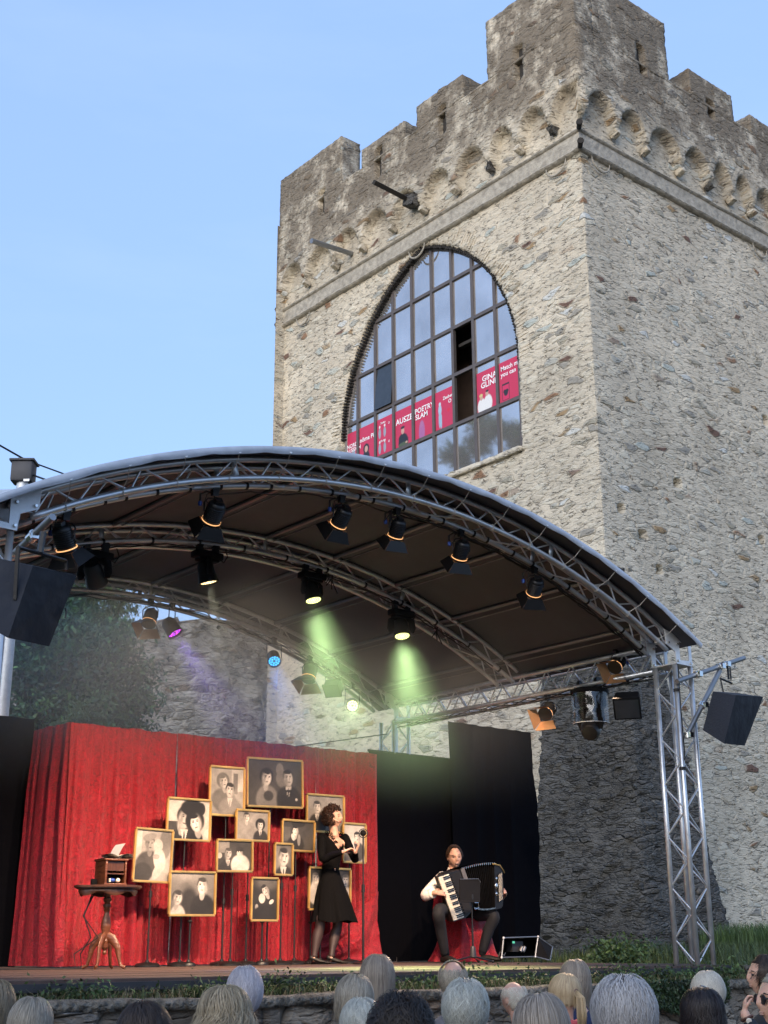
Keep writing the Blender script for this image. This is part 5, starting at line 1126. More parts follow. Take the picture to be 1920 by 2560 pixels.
prismpx([(715, 592), (768, 572), (832, 752), (765, 752)], AY-.006, .006, 'cloth_greyc', 'bellows_strap', t)
for (x, y, s_) in ((1285, 745, .020), (1285, 860, .032), (1285, 985, .022)): 
    mb = MB(); mb.ball(c7p(x, y, AY-.004), (s_*.8, .008, s_), 8); mb.build('chrome_ornament', 'chrome', t)
mb = MB(); mb.tube([c7p(1240, 515, AY-.005), c7p(1340, 530, AY-.02), c7p(1385, 600, AY-.01), c7p(1410, 650, AY+.05)], .006, 5); mb.tube([c7p(1230, 510, AY-.01), c7p(1275, 515, AY-.01)], .010, 6); mb.build('bellows_clip', 'gold', t)
mb = MB(); mb.tube([c7p(930, 1130, AY-.004), c7p(990, 1130, AY-.004), c7p(1000, 1210, AY-.004), c7p(940, 1235, AY-.004)], .008, 6); mb.build('strap_buckle', 'chrome', t)
# music stand
MY = 10.62
ms = Yp(1183, 2404, MY); ms.z = DZ
t = thing('music_stand', 'black folding music stand in front of the accordion player', 'music stand', ms)
cc = Yp(1181, 2236, MY); 
mb = MB(); mb.prism([Yp(1150, 2252, MY-.02), Yp(1150, 2198, MY+.03), Yp(1197, 2197, MY+.03), Yp(1201, 2205, MY+.03), Yp(1200, 2252, MY-.02)], (0, .012, 0)); mb.prism([Yp(1150, 2253, MY-.02), Yp(1200, 2253, MY-.02), Yp(1200, 2256, MY-.06), Yp(1150, 2256, MY-.06)], (0, 0, .006)); mb.build('desk', 'black_matte', t, smooth=False)
mb = MB(); mb.tube([Yp(1150, 2198, MY+.028), Yp(1196, 2197, MY+.028), Yp(1201, 2206, MY+.028)], .0035, 6); mb.build('desk_rim', 'scaffold_metal', t)
mb = MB(); mb.tube([ms+Vector((0, 0, .06)), (ms.x, ms.y, .18)], .011, 8); mb.tube([(ms.x, ms.y, .18), (ms.x, ms.y, cc.z-.03)], .007, 8); mb.tube([(ms.x, ms.y, cc.z-.06), (ms.x, ms.y, cc.z)], .018, 8); mb.build('pole', 'black_metal', t)
mb = MB(); mb.lathe([(.02, .05), (.038, .06), (.03, .15), (.022, .17)], ms, 12); mb.build('hub', 'steel_dark', t)
for px, py in ((1122, 2409), (1232, 2412), (1196, 2398)):
    e = Yp(px, py, MY-.02 if py > 2400 else MY+.25); e.z = DZ+.012; mb = MB(); mb.tube([ms+Vector((0, 0, .07)), e], .009, 6); mb.ball(e, .015, 6); mb.build('leg', 'black_metal', t)
# flight case
CY = 10.75
def cp(x, y, d=CY): return Yp(x, y, d)
A1, A2, A3, A4 = cp(1259, 2345), cp(1345, 2342), cp(1338, 2392), cp(1254, 2394); B2, B3 = cp(1381, 2367, CY+.02), cp(1375, 2405, CY-.08)
for p in (A3, A4, B3): p.z = max(p.z, DZ+.012)
t = thing('flight_case', 'open black equipment case with silver edges standing on the stage at the right', 'equipment case', (A4+A3)/2)
dv = Vector((.20, .24, 0)); mb = MB()
mb.add([A1, A2, A3, A4]+[p+dv for p in (A1, A2, A3, A4)], [(4, 5, 6, 7), (0, 1, 5, 4), (3, 7, 6, 2), (0, 4, 7, 3)]); mb.add([A2, B2, B3, A3, B2+dv*.6, B3+dv*.6, A2+dv, A3+dv], [(0, 3, 2, 1), (1, 2, 5, 4), (0, 1, 4, 6), (4, 5, 7, 6)]); mb.build('shell', 'black_matte', t, smooth=False)
mb = MB()
for a, b_ in ((A1, A2), (A2, A3), (A3, A4), (A4, A1), (A2, B2), (B2, B3), (B3, A3)): mb.tube([a, b_], .008, 4)
mb.build('edge_trim', 'scaffold_metal', t, smooth=False)
mb = MB(); 
for p in (A1, A2, A3, A4): mb.ball(p, .014, 6)
mb.build('corner', 'plate_metal', t)
mb = MB(); mb.box(A1.lerp(A3, .55)+Vector((.02, .12, .02)), (.17, .1, .11)); mb.build('mixer', 'steel_dark', t, smooth=False)
mb = MB(); mb.box(A1.lerp(A3, .45)+Vector((.0, .066, .045)), (.035, .004, .022)); mb.build('display', 'glow_green_led', t, smooth=False)
mb = MB(); 
for dx in (.05, .09): mb.lathe([(.02, -.03), (.024, 0), (.02, .03)], A1.lerp(A3, .6)+Vector((dx-.02, .05, .0)), 12, M=Matrix.Rotation(.6, 3, 'Y'))
mb.tube([A4+Vector((.03, .08, .01)), A4+Vector((.06, .08, .06)), A4+Vector((.1, .06, .02)), A4+Vector((.13, .07, .05))], .005, 5); mb.build('cable_and_spools', 'scaffold_metal', t)
# ------------------------------------------------------------------ people
def smooth_path(pts, rad, k=6):
    P = [Vector(p) for p in pts]; out, rr = [], []
    for i in range(len(P)-1):
        p0, p1, p2, p3 = P[max(0, i-1)], P[i], P[i+1], P[min(len(P)-1, i+2)]
        for j in range(k):
            t = j/k; out.append(.5*((2*p1)+(p2-p0)*t+(2*p0-5*p1+4*p2-p3)*t*t+(3*p1-p0-3*p2+p3)*t**3))
            a, b_ = rad[i], rad[i+1]; tt = t*t*(3-2*t)
            rr.append(tuple(x+(y-x)*tt for x, y in zip(a, b_)) if isinstance(a, tuple) else a+(b_-a)*tt)
    out.append(P[-1]); rr.append(rad[-1]); return out, rr
def limb(mb, pts, rad, n=14, k=6, m=0, up=(0, 0, 1)):
    p, r = smooth_path(pts, rad, k); mb.tube(p, r, n, m, up=up)
    for e, q in ((0, 0), (-1, -1)):
        rr = r[e] if not isinstance(r[e], tuple) else min(r[e]); mb.ball(p[e], rr*.97, 6, m=m)
def headmat(az, pitch=0., roll=0.):
    """columns: forward, left, up"""
    return Matrix.Rotation(az, 3, 'Z') @ Matrix.Rotation(-pitch, 3, 'Y') @ Matrix.Rotation(roll, 3, 'X')
def head_shape(mb, c, M, s=1.):
    def fn(p):
        x, y, z = p.x/.095, p.y/.076, p.z/.115
        f = max(0, x)
        q = Vector(p)
        if z < 0: q.y *= 1-.30*min(1, -z)**1.4; q.x += .012*min(1, -z)*(1 if x > 0 else -.2); q.x *= 1-.12*(-z if x < 0 else 0)
        g = lambda cx, cy, sx, sy: math.exp(-((y-cx)/sx)**2-((z-cy)/sy)**2) if x > 0 else 0
        q.x += .024*g(0, -.12, .16, .22)*f + .008*g(0, .12, .14, .25)*f      # nose
        q.x -= .010*(g(.38, .06, .2, .12)+g(-.38, .06, .2, .12))              # eye sockets
        q.x += .006*(g(.34, .24, .3, .08)+g(-.34, .24, .3, .08))              # brow
        q.x += .007*g(0, -.48, .26, .08)*f - .004*g(0, -.66, .3, .06) + .009*g(0, -.85, .25, .15)
        q.x += .004*(g(.55, -.2, .2, .2)+g(-.55, -.2, .2, .2))
        return q*s
    mb.ball(c, (.095, .076, .115), 22, M, 0, fn)
    for sg in (-1, 1): mb.ball(c+M @ Vector((-.005, sg*.078, -.005))*s, (.018*s, .008*s, .030*s), 8, M)
def face_parts(par, c, M, s=1., lip='lip', closed=False, brow='hair_dark'):
    for sg in (-1, 1):
        mb = MB(); mb.ball(c+M @ Vector((.081, sg*.030, .008))*s, (.008*s, .014*s, (.0035 if closed else .0065)*s), 8, M); mb.build('eye', 'eye', par)
        mb = MB(); mb.tube([c+M @ Vector((.086, sg*.014, .024))*s, c+M @ Vector((.085, sg*.030, .031))*s, c+M @ Vector((.073, sg*.048, .025))*s], [.0025*s, .0035*s, .002*s], 6); mb.build('eyebrow', 'eye', par)
    mb = MB(); mb.ball(c+M @ Vector((.094, 0, -.051))*s, (.006*s, .022*s, .0055*s), 8, M); mb.ball(c+M @ Vector((.092, 0, -.060))*s, (.007*s, .018*s, .0055*s), 8, M); mb.build('mouth', lip, par)
def hand(mb, w, d, n, s=1., curl=.5, side=1, spread=.18, fl=(.075, .085, .08, .065), only=None):
    """w: wrist, d: direction of the hand, n: back-of-hand normal; side=+1 thumb on d x n side"""
    d = Vector(d).normalized(); n = Vector(n); n = (n-d*n.dot(d)).normalized(); l = d.cross(n)*side
    pc = w+d*.045*s
    limb(mb, [w-d*.01*s, w+d*.03*s, w+d*.085*s], [(.022*s, .017*s), (.034*s, .016*s), (.038*s, .013*s)], 12, 4, up=tuple(n))
    for k in range(4):
        o = (1.5-k)*.0195*s; b_ = w+d*.083*s+l*o; a = curl*(1+.12*k); dd = (d+l*(1.5-k)*spread*.35).normalized(); P = [b_-d*.012*s, b_]; L = fl[k]*s
        for j, f in enumerate((.45, .30, .25)):
            ang = a*(.6+j*.85); P.append(P[-1]+(dd*math.cos(ang)-n*math.sin(ang))*L*f)
        limb(mb, P, [.0092*s, .0095*s, .0088*s, .008*s, .0062*s], 8, 3)
    b_ = w+d*.022*s+l*.026*s; P = [b_-l*.008, b_+(l*.8+d*.6-n*.3).normalized()*.03*s]; P.append(P[-1]+(d*.85+l*.35-n*.5*curl).normalized()*.03*s); P.append(P[-1]+(d-n*.7*curl).normalized()*.024*s)
    limb(mb, P, [.0125*s, .0115*s, .0098*s, .007*s], 8, 3)
def remesh(o, vs=.006, sm=2):
    m = o.modifiers.new('one_surface', 'REMESH'); m.mode = 'VOXEL'; m.voxel_size = vs; m.use_smooth_shade = True
    if sm: k = o.modifiers.new('soft', 'SMOOTH'); k.iterations = sm; k.factor = .5
    return o
def hair(par, name, mat, c, M, s=1., n=650, length=.2, R_=(.104, .093, .114), th0=(.0, 1.3), phi=(-math.pi, math.pi), hang=1.65, wave=0., wfreq=9., curl=0., width=.0045, lift=.012, seed=0, crown=(-.035, 0, .0), face=.95, tail_in=0., up=None, cap=True, segs=11, messy=.12, gather=None, bald=None, ears=False):
    """combed locks lying over the skull from the crown, then hanging down; par_: lock length; face: azimuth half-width kept free of hair"""
    rs = random.Random(seed); vs = []; fs = []; cs = []
    G = Vector((0, 0, 1))
    for q in range(n):
        ph = rs.uniform(*phi); th = rs.uniform(0, 1)**.75*(th0[1]-th0[0])+th0[0]; L = length*rs.uniform(.8, 1.08); sh = rs.random(); lf = lift*rs.uniform(.2, 1.25); p = None; pts = []
        fr_ = abs(ph) < face
        tmax = min(hang, (.62 if face > .2 else .9)+abs(ph)*.0) if fr_ else hang
        if fr_ and th > tmax: continue
        if bald and bald(th, ph): continue
        if ears and th > 1.30 and 1.05 < abs(ph) < 2.0: continue
        st_ = L/segs; wp = rs.uniform(0, 6.28); dph = rs.gauss(0, messy)*(3 if rs.random() < .06 else 1)
        t_ = th
        for k in range(segs+1):
            f = k/segs
            if t_ < tmax:
                ph2 = ph+dph*f+wave*.5*math.sin(wfreq*f+wp)*.12; rr = 1+lf/.1*math.sin(min(1, f*3+.25)*math.pi*.5)+(curl*.12*math.sin(wfreq*f*1.7+wp))
                loc = Vector((R_[0]*math.sin(t_)*math.cos(ph2), R_[1]*math.sin(t_)*math.sin(ph2), R_[2]*math.cos(t_)))*rr+Vector((crown[0]*(1-math.sin(t_))*.3, 0, 0)); pos = c+M @ (loc*s); p = pos; t_ += st_/.105
                out_ = (M @ loc).normalized()
            else:
                if fr_: break
                side = out_.cross(G).normalized(); p = p+Vector((0, 0, -st_*s))+out_*(st_*s)*(-tail_in*f)+side*wave*.012*math.sin(wfreq*f*1.5+wp)+out_*wave*.007*math.cos(wfreq*f*1.5+wp); 
                if gather is not None: p = p.lerp(gather, .16)
                pos = p
            pts.append((pos.copy(), out_.copy()))
        if len(pts) < 3: continue
        cl_ = (.6*noise.noise((ph*13+seed, th*3, seed))+.4*noise.noise((ph*4+seed, th*2, seed+3))); w_ = width*s*rs.uniform(.7, 1.4); o = len(vs); m_ = len(pts)
        for k, (p_, ou_) in enumerate(pts):
            d = (pts[min(k+1, m_-1)][0]-pts[max(k-1, 0)][0]); d = d.normalized() if d.length > 1e-7 else Vector((0, 0, -1)); sd_ = d.cross(ou_); sd_ = sd_.normalized() if sd_.length > 1e-6 else Vector((1, 0, 0)); tp = w_*(1-.75*(k/(m_-1))**3)
            vs += [p_-sd_*tp, p_+ou_*tp*.5, p_+sd_*tp]; g = clamp(.5+.9*cl_+.35*(sh-.5)-.18*(1-k/m_)); cs += [(g, g, g, 1)]*3
        for k in range(m_-1): a = o+3*k; fs += [(a, a+1, a+4, a+3), (a+1, a+2, a+5, a+4)]
    mb = MB(); mb.add(vs, fs)
    if cap:
        nb = len(mb.v)
        def fn(p): 
            if p.x > .045 and p.z < .06: p = Vector((p.x*.55, p.y*.9, p.z))
            return p*s
        mb.ball(c, tuple(r*.995 for r in R_), 14, M, 0, fn)
        # the cap covers only the skull; drop its part below the nape
        cs += [(.25, .25, .25, 1)]*(len(mb.v)-nb)
    mb.c = cs; return mb.build(name, mat, par, angle=None)
def torso_shape(mb, neck, az, w=.40, d=.22, down=.65, m=0, lean=0.):
    M = Matrix.Rotation(az, 3, 'Z'); f = M @ Vector((1, 0, 0)); l = M @ Vector((0, 1, 0)); n = 26; rows = []
    for z, ww, dd in ((.03, .055, .055), (.0, .065, .06), (-.025, .11, .075), (-.05, w*.36, d*.42), (-.085, w*.46, d*.5), (-.14, w*.5, d*.54), (-.25, w*.49, d*.56), (-.4, w*.44, d*.55), (-down, w*.45, d*.6)):
        row = []
        for i in range(n+1):
            a = 2*math.pi*i/n; row.append(neck+f*(dd*math.cos(a)*1.0+lean*-z)+l*(ww*math.copysign(abs(math.sin(a))**.85, math.sin(a)))+Vector((0, 0, z)))
        rows.append(row)
    mb.grid(rows, m)
# ---- the singer
def S_(px, py, y): return Yp(px, py, y)
sg_ = thing('person', 'woman singer with dark curly hair and black dress, hands held in front', 'person', (8.83, 11.5, DZ))
SY = 11.5
hipR, hipL = S_(816, 2230, SY), S_(842, 2232, SY-.0); ankR, ankL = S_(786, 2396, SY), S_(829, 2396, SY-.04)
ankR.z = DZ+.10; ankL.z = DZ+.10
nk = S_(834, 2078, SY); hc = S_(833, 2043, SY-.0); HMs = headmat(R(300), R(-1), R(0)); shR, shL = S_(801, 2096, SY+.02), S_(866, 2098, SY-.02)
elR, elL = S_(806, 2146, 11.40), S_(886, 2146, 11.30); wrR, wrL = S_(860, 2129, 11.16), S_(889, 2130, 11.13)
mb = MB(); mid = lambda a, b_, t=.5: a.lerp(b_, t)
limb(mb, [hc+HMs @ Vector((-.015, 0, -.04)), nk+Vector((0, 0, .01)), nk+Vector((0, .0, -.05))], [.050, .047, .06], 14, 5)
mb.ball(mid(shR, shL)+Vector((0, 0, -.055)), (.128, .072, .09), 14)
limb(mb, [mid(shR, shL)+Vector((0, 0, -.06)), S_(826, 2150, SY), S_(828, 2215, SY)], [(.095, .065), (.078, .055), (.095, .07)], 16, 6)
for h_, k_n, a in ((hipR, S_(797, 2318, SY), ankR), (hipL, S_(843, 2318, SY-.02), ankL)):
    kn = k_n+Vector((.012 if h_ is hipR else -.004, 0, 0)); limb(mb, [h_, kn, kn.lerp(a, .33)+Vector((0, .012, 0)), a, a+Vector((0, 0, -.05))], [.058, .046, .052, .028, .028], 14, 6)
limb(mb, [shR.lerp(shL, .3)+Vector((0, 0, -.02)), shR.lerp(elR, .4).lerp(shL, .06), elR, elR.lerp(wrR, .35), wrR], [.03, .028, .028, .028, .020], 12, 5); limb(mb, [shL.lerp(shR, .3)+Vector((0, 0, -.02)), shL.lerp(elL, .4).lerp(shR, .06), elL, elL.lerp(wrL, .35), wrL], [.03, .028, .028, .028, .020], 12, 5)
head_shape(mb, hc, HMs, .95)
hand(mb, wrR, (.35, -.9, .25) if False else (S_(893, 2116, 11.12)-wrR), (0, .2, 1), .92, .75, -1, .3); hand(mb, wrL, (.25, -.35, .9), (.6, -.6, 0), .88, .9, 1, .2)
body = mb.build('body', 'skin', sg_); remesh(body, .0055)
face_parts(sg_, hc, HMs, .95, closed=True)
mb = MB(); mb.tube([hc+HMs @ Vector((.0, -.078, -.01)), hc+HMs @ Vector((.05, -.072, -.03)), hc+HMs @ Vector((.082, -.045, -.048))], .0022, 5); mb.ball(hc+HMs @ Vector((.083, -.044, -.049)), .005, 6); mb.build('headset_microphone', 'ivory', sg_)
# dress
rows = []; n = 120; cen = mid(hipR, hipL); fr_az = R(290)
ringsD = [(1.118, 8.80, .165, .085), (1.08, 8.815, .18, .10), (1.0, 8.825, .165, .11), (.92, 8.83, .145, .105), (.82, 8.83, .122, .092), (.76, 8.83, .118, .09), (.70, 8.835, .135, .10), (.6, 8.84, .185, .14), (.48, 8.855, .235, .18), (.34, 8.87, .28, .215), (.225, 8.885, .315, .245)]
cxs = mid(shR, shL).x
zsD = np.r_[np.linspace(ringsD[0][0], .76, 16), np.linspace(.74, .225, 26)]; zR = [r[0] for r in ringsD][::-1]
for z in zsD:
    cx_, rx, ry = (np.interp(z, zR, [r[k] for r in ringsD][::-1]) for k in (1, 2, 3)); row = []; v = clamp((.76-z)/.54)
    for i in range(n+1):
        a = 2*math.pi*i/n; fold = 1+v*(.045*math.sin(7*a+1)+.03*math.sin(13*a+.5)+.02*math.sin(19*a)); vneck = 0
        zz = z
        if z > .93: k = max(0, math.cos(a-fr_az))**3; lim = 1.118-.165*k; zz = min(z, lim) 
        row.append((cx_+(cxs-8.835)*clamp((z-.76)/.3)+rx*.83*fold*math.cos(a), SY-.0+ry*.9*fold*math.sin(a), zz-(.012*math.sin(5*a)*v)))
    rows.append(row)
mb = MB(); mb.grid(rows); mb.build('dress', 'dress', sg_, angle=None)
mb = MB(); limb(mb, [shR+Vector((.02, 0, .012)), elR, elR.lerp(wrR, .4), wrR.lerp(elR, .12)], [.050, .040, .038, .027], 14, 6); mb.build('sleeve', 'dress', sg_, angle=None)
mb = MB(); limb(mb, [shL+Vector((-.02, 0, .012)), elL, elL.lerp(wrL, .4), wrL.lerp(elL, .12)], [.050, .040, .038, .028], 14, 6); mb.build('sleeve', 'dress', sg_, angle=None)
rs = random.Random(3); mb = MB()   # lace round the neckline
for k in range(46):
    a = fr_az+R(-95+190*k/45); lim = 1.118-.165*max(0, math.cos(a-fr_az))**3; p = Vector((cxs-.0+.125*math.cos(a), SY+.080*math.sin(a), lim+.022+.012*math.sin(k*1.7))); q = 2*math.pi*rs.random()
    mb.tube([p+Vector((.014*math.cos(t+q)*math.sin(a), -.014*math.cos(t+q)*math.cos(a), .016*math.sin(t+q))) for t in np.linspace(0, 5.6, 9)], .0028, 4)
mb.build('lace_trim', 'dress', sg_)
for a, k_n in ((ankR, S_(800, 2318, SY)), (ankL, S_(843, 2318, SY-.02))):   # dark stockings and heeled shoes
    mb = MB(); limb(mb, [k_n+Vector((0, 0, .10)), k_n, k_n.lerp(a, .33)+Vector((0, .012, 0)), a, a+Vector((0, 0, -.02))], [.055, .0515, .0555, .031, .032], 14, 6); mb.build('stocking', 'stocking', sg_)
    d = Vector((.75, -.66, 0)); mb = MB(); limb(mb, [a+Vector((0, 0, -.035))-d*.03, a+d*.05+Vector((0, 0, -.065)), a+d*.13+Vector((0, 0, -.082)), a+d*.165+Vector((0, 0, -.085))], [(.03, .028), (.032, .022), (.036, .014), (.02, .010)], 12, 5); mb.tube([a-d*.035+Vector((0, 0, -.05)), a-d*.045+Vector((0, 0, -.097))], [.018, .009], 8)
    mb.tube([a+d*.02+Vector((-.025, -.02, -.03)), a+d*.035+Vector((0, 0, -.012)), a+d*.02+Vector((.025, .02, -.03))], .005, 5); mb.build('shoe', 'shoe', sg_)
def curls(par, name, mat, c, M, n, R_, rr=.017, seed=1, keep=None):
    rs = random.Random(seed); mb = MB(); cs = []
    for k in range(n):
        th = math.acos(1-2*rs.random()*.86); ph = rs.uniform(-math.pi, math.pi); d = Vector((math.sin(th)*math.cos(ph), math.sin(th)*math.sin(ph), math.cos(th)))
        if keep and not keep(d): continue
        p = Vector((d.x*R_[0], d.y*R_[1], d.z*R_[2]))*rs.uniform(.86, 1.06); a, b_ = fr(Vector((rs.gauss(0, 1), rs.gauss(0, 1), rs.gauss(0, 1)-1))); r = rr*rs.uniform(.6, 1.3); ax = a.cross(b_)
        nb = len(mb.v); mb.tube([c+M @ (p+a*r*math.cos(t)+b_*r*math.sin(t)+ax*t*.004) for t in np.linspace(0, 2*math.pi*1.3, 11)], [r*.42*(1-.6*abs(i/5-1)**2) for i in range(11)], 5); g = rs.random(); cs += [(g, g, g, 1)]*(len(mb.v)-nb)
    nb = len(mb.v); mb.ball(c+M @ Vector((-.022, 0, .022)), (R_[0]*.80, R_[1]*.90, R_[2]*.85), 14, M); cs += [(.1, .1, .1, 1)]*(len(mb.v)-nb)
    mb.c = cs; return mb.build(name, mat, par, angle=None)
curls(sg_, 'hair', 'hair_curl', hc+HMs @ Vector((-.012, 0, .012)), HMs, 1000, (.102, .098, .118), .0120, 4, lambda d: not (d.x > .35 and d.z < .62))
# ---- the accordion player
pm = thing('person', 'man in a white shirt and black waistcoat sitting and playing the accordion', 'person', (10.42, 11.3, DZ))
hc = S_(1136, 2143, 11.25); HMm = headmat(R(243), R(-8), R(4)); nk = S_(1133, 2180, 11.3)
sR, sL = S_(1103, 2196, 11.27), S_(1170, 2196, 11.3); eR, eL = S_(1066, 2236, 11.12), S_(1225, 2262, 11.38); wR, wL = S_(1090, 2232, 10.96), S_(1262, 2236, 11.12)
mb = MB(); limb(mb, [hc+HMm @ Vector((-.02, 0, -.05)), nk, nk+Vector((0, 0, -.05))], [.058, .056, .07], 14, 5)
cb = S_(1138, 2235, 11.33); limb(mb, [mid(sR, sL)+Vector((0, .02, -.03)), cb, S_(1142, 2272, 11.4)], [(.17, .1), (.16, .11), (.17, .12)], 18, 6)
limb(mb, [sR, eR, eR.lerp(wR, .4), wR], [.05, .042, .04, .027], 12, 5); limb(mb, [sL, eL, wL], [.05, .042, .027], 12, 5); head_shape(mb, hc, HMm, 1.03)
hand(mb, wR, S_(1122, 2232, 10.95)-wR, (-.3, -.8, .6), 1., .28, -1, .4); hand(mb, wL, (-.12, -.25, .9) if False else (S_(1264, 2218, 11.0)-wL), (.95, .1, 0), .95, .8, 1, .3, fl=(.07, .078, .074, .06))
body = mb.build('body', 'skin', pm); remesh(body, .006); face_parts(pm, hc, HMm, 1.03, lip='skin_old')
mb = MB(); limb(mb, [sR+Vector((.03, .01, .02)), sR.lerp(eR, .5)+Vector((-.012, 0, 0)), eR+Vector((-.012, 0, -.01)), eR.lerp(wR, .55)], [.062, .060, .058, .050], 16, 6); mb.tube([eR.lerp(wR, .45), eR.lerp(wR, .72)], [.056, .052], 16); mb.build('sleeve', 'shirt', pm, angle=None)
mb = MB(); limb(mb, [sL+Vector((-.03, .01, .02)), eL, eL.lerp(wL, .6)], [.06, .056, .046], 16, 6); mb.build('sleeve', 'shirt', pm, angle=None)
mb = MB(); limb(mb, [mid(sR, sL)+Vector((0, .015, -.01)), mid(sR, sL)+Vector((0, .02, -.06)), cb, S_(1142, 2272, 11.4)], [(.13, .085), (.183, .115), (.172, .125), (.18, .13)], 20, 6, up=(0, 1, 0)); mb.build('waistcoat', 'dress', pm, angle=None)
for a, b_ in ((-1, 0), (1, 0)):
    mb = MB(); f = HMm; q = nk+Vector((0, -.02, .005)); l = f @ Vector((0, a, 0)); fw = f @ Vector((1, 0, 0)); mb.add([q+l*.062+fw*.0+Vector((0, 0, .045)), q+l*.012+fw*.068+Vector((0, 0, -.005)), q+l*.055+fw*.085+Vector((0, 0, -.06)), q+l*.085+fw*.02+Vector((0, 0, -.01))], [(0, 1, 2, 3)]); mb.build('collar', 'shirt', pm, smooth=False)
mb = MB(); limb(mb, [nk+Vector((0, .02, -.03)), nk+Vector((0, .01, .02))], [.072, .064], 16, 4); mb.build('collar_band', 'shirt', pm)
hairm('hair_man', (.018, .010, .006), (.085, .048, .028))
hair(pm, 'hair', 'hair_man', hc, HMm, 1.03, 2600, .042, (.101, .084, .122), (.0, 1.25), lift=.012, face=1.25, hang=1.55, seed=11, width=.0022, messy=.25, segs=6, cap=False)
mb = MB(); mb.ball(hc+HMm @ Vector((-.016, 0, .030)), (.092, .0805, .095), 14, HMm); mb.build('hair_base', 'eye', pm)
hR, hL = S_(1128, 2282, 11.4), S_(1160, 2284, 11.4); kR, kL = S_(1097, 2279, 10.98), S_(1234, 2290, 11.05); aR, aL = S_(1113, 2386, 11.1), S_(1205, 2378, 11.15)
aR.z = max(aR.z, DZ+.07); aL.z = DZ+.10
for h_, k2, a in ((hR, kR, aR), (hL, kL, aL)):
    mb = MB(); limb(mb, [h_, h_.lerp(k2, .5)+Vector((0, 0, .015)), k2, k2.lerp(a, .4)+Vector((0, .01, 0)), a], [.095, .085, .069, .062, .048], 18, 6); mb.build('trouser_leg', 'trousers', pm, angle=None)
    d = Vector((-.25 if a is aR else .5, -.95, 0)).normalized(); mb = MB(); z = Vector((0, 0, DZ+.035-a.z)); limb(mb, [a-d*.05+z, a+d*.06+z+Vector((0, 0, .008)), a+d*.17+z-Vector((0, 0, .006)), a+d*.215+z-Vector((0, 0, .01))], [(.038, .034), (.042, .034), (.046, .026), (.03, .018)], 14, 5); mb.build('shoe', 'shoe', pm)
# ---- the audience, seen from behind
def spectator(label, px, py, wpx, hm, cloth, az=None, L=.2, sh=.40, name='person', style='long', seed=0, kw=None, sw=.19, skin='skin_old', mat_len=None, drop=0., pitch=0., kind='person'):
    d = ray(px, py); z = F_PX*sw/wpx; c = d*(z/d.dot(CF)); 
    if c.y > 6.95: c = c*(6.95/c.y)
    if az is None: az = math.atan2(11-c.y, 8.2-c.x)
    q_ = random.Random(seed*7); M = headmat(az+q_.uniform(-.25, .25), q_.uniform(-.12, .12), q_.uniform(-.10, .10)); t = thing('person', label, 'person', (c.x, c.y, -1.25), 'people of the audience seen from behind')
    nk = c+M @ Vector((-.03, 0, -.15)); nk.z -= .02; mb = MB(); limb(mb, [c+M @ Vector((-.02, 0, -.05)), nk+Vector((0, 0, .0)), nk+Vector((0, 0, -.06))], [.056, .054, .07], 12, 4); head_shape(mb, c, M, 1.0); torso_shape(mb, nk+Vector((0, 0, -.05)), az, sh*.96, .21, .8); b_ = mb.build('body', skin, t); remesh(b_, .009, 1)
    mb = MB(); torso_shape(mb, nk+Vector((0, 0, -.045)), az, sh*1.04, .235, .82)
    l = M @ Vector((0, 1, 0))
    for sgn in (-1, 1): s0 = nk+Vector((0, 0, -.15))+l*sgn*sh*.47; limb(mb, [s0, s0+l*sgn*.05+Vector((0, 0, -.28)), s0+l*sgn*.0+(M @ Vector((.18, 0, 0)))+Vector((0, 0, -.38))], [.062, .055, .045], 12, 4)
    mb.build('shirt', cloth, t, angle=None)
    kw = dict(kw or {}); kw.setdefault('R_', (.104*q_.uniform(.96, 1.04), .093*q_.uniform(.94, 1.08), .114*q_.uniform(.92, 1.02))); hair(t, 'hair', hm, c+M @ Vector((-.008, 0, .008)), M, 1., seed=seed, length=L, **kw); return t, c, M, nk
LONG = dict(n=4200, th0=(.0, 1.7), hang=1.75, lift=.018, width=.0014, segs=9, face=.8, wave=.6, wfreq=5, messy=.10, tail_in=.15)
SHORT = dict(n=6500, th0=(.0, 2.25), hang=2.9, lift=.022, width=.0014, segs=4, face=.9, messy=.22, wave=.8, curl=.12)
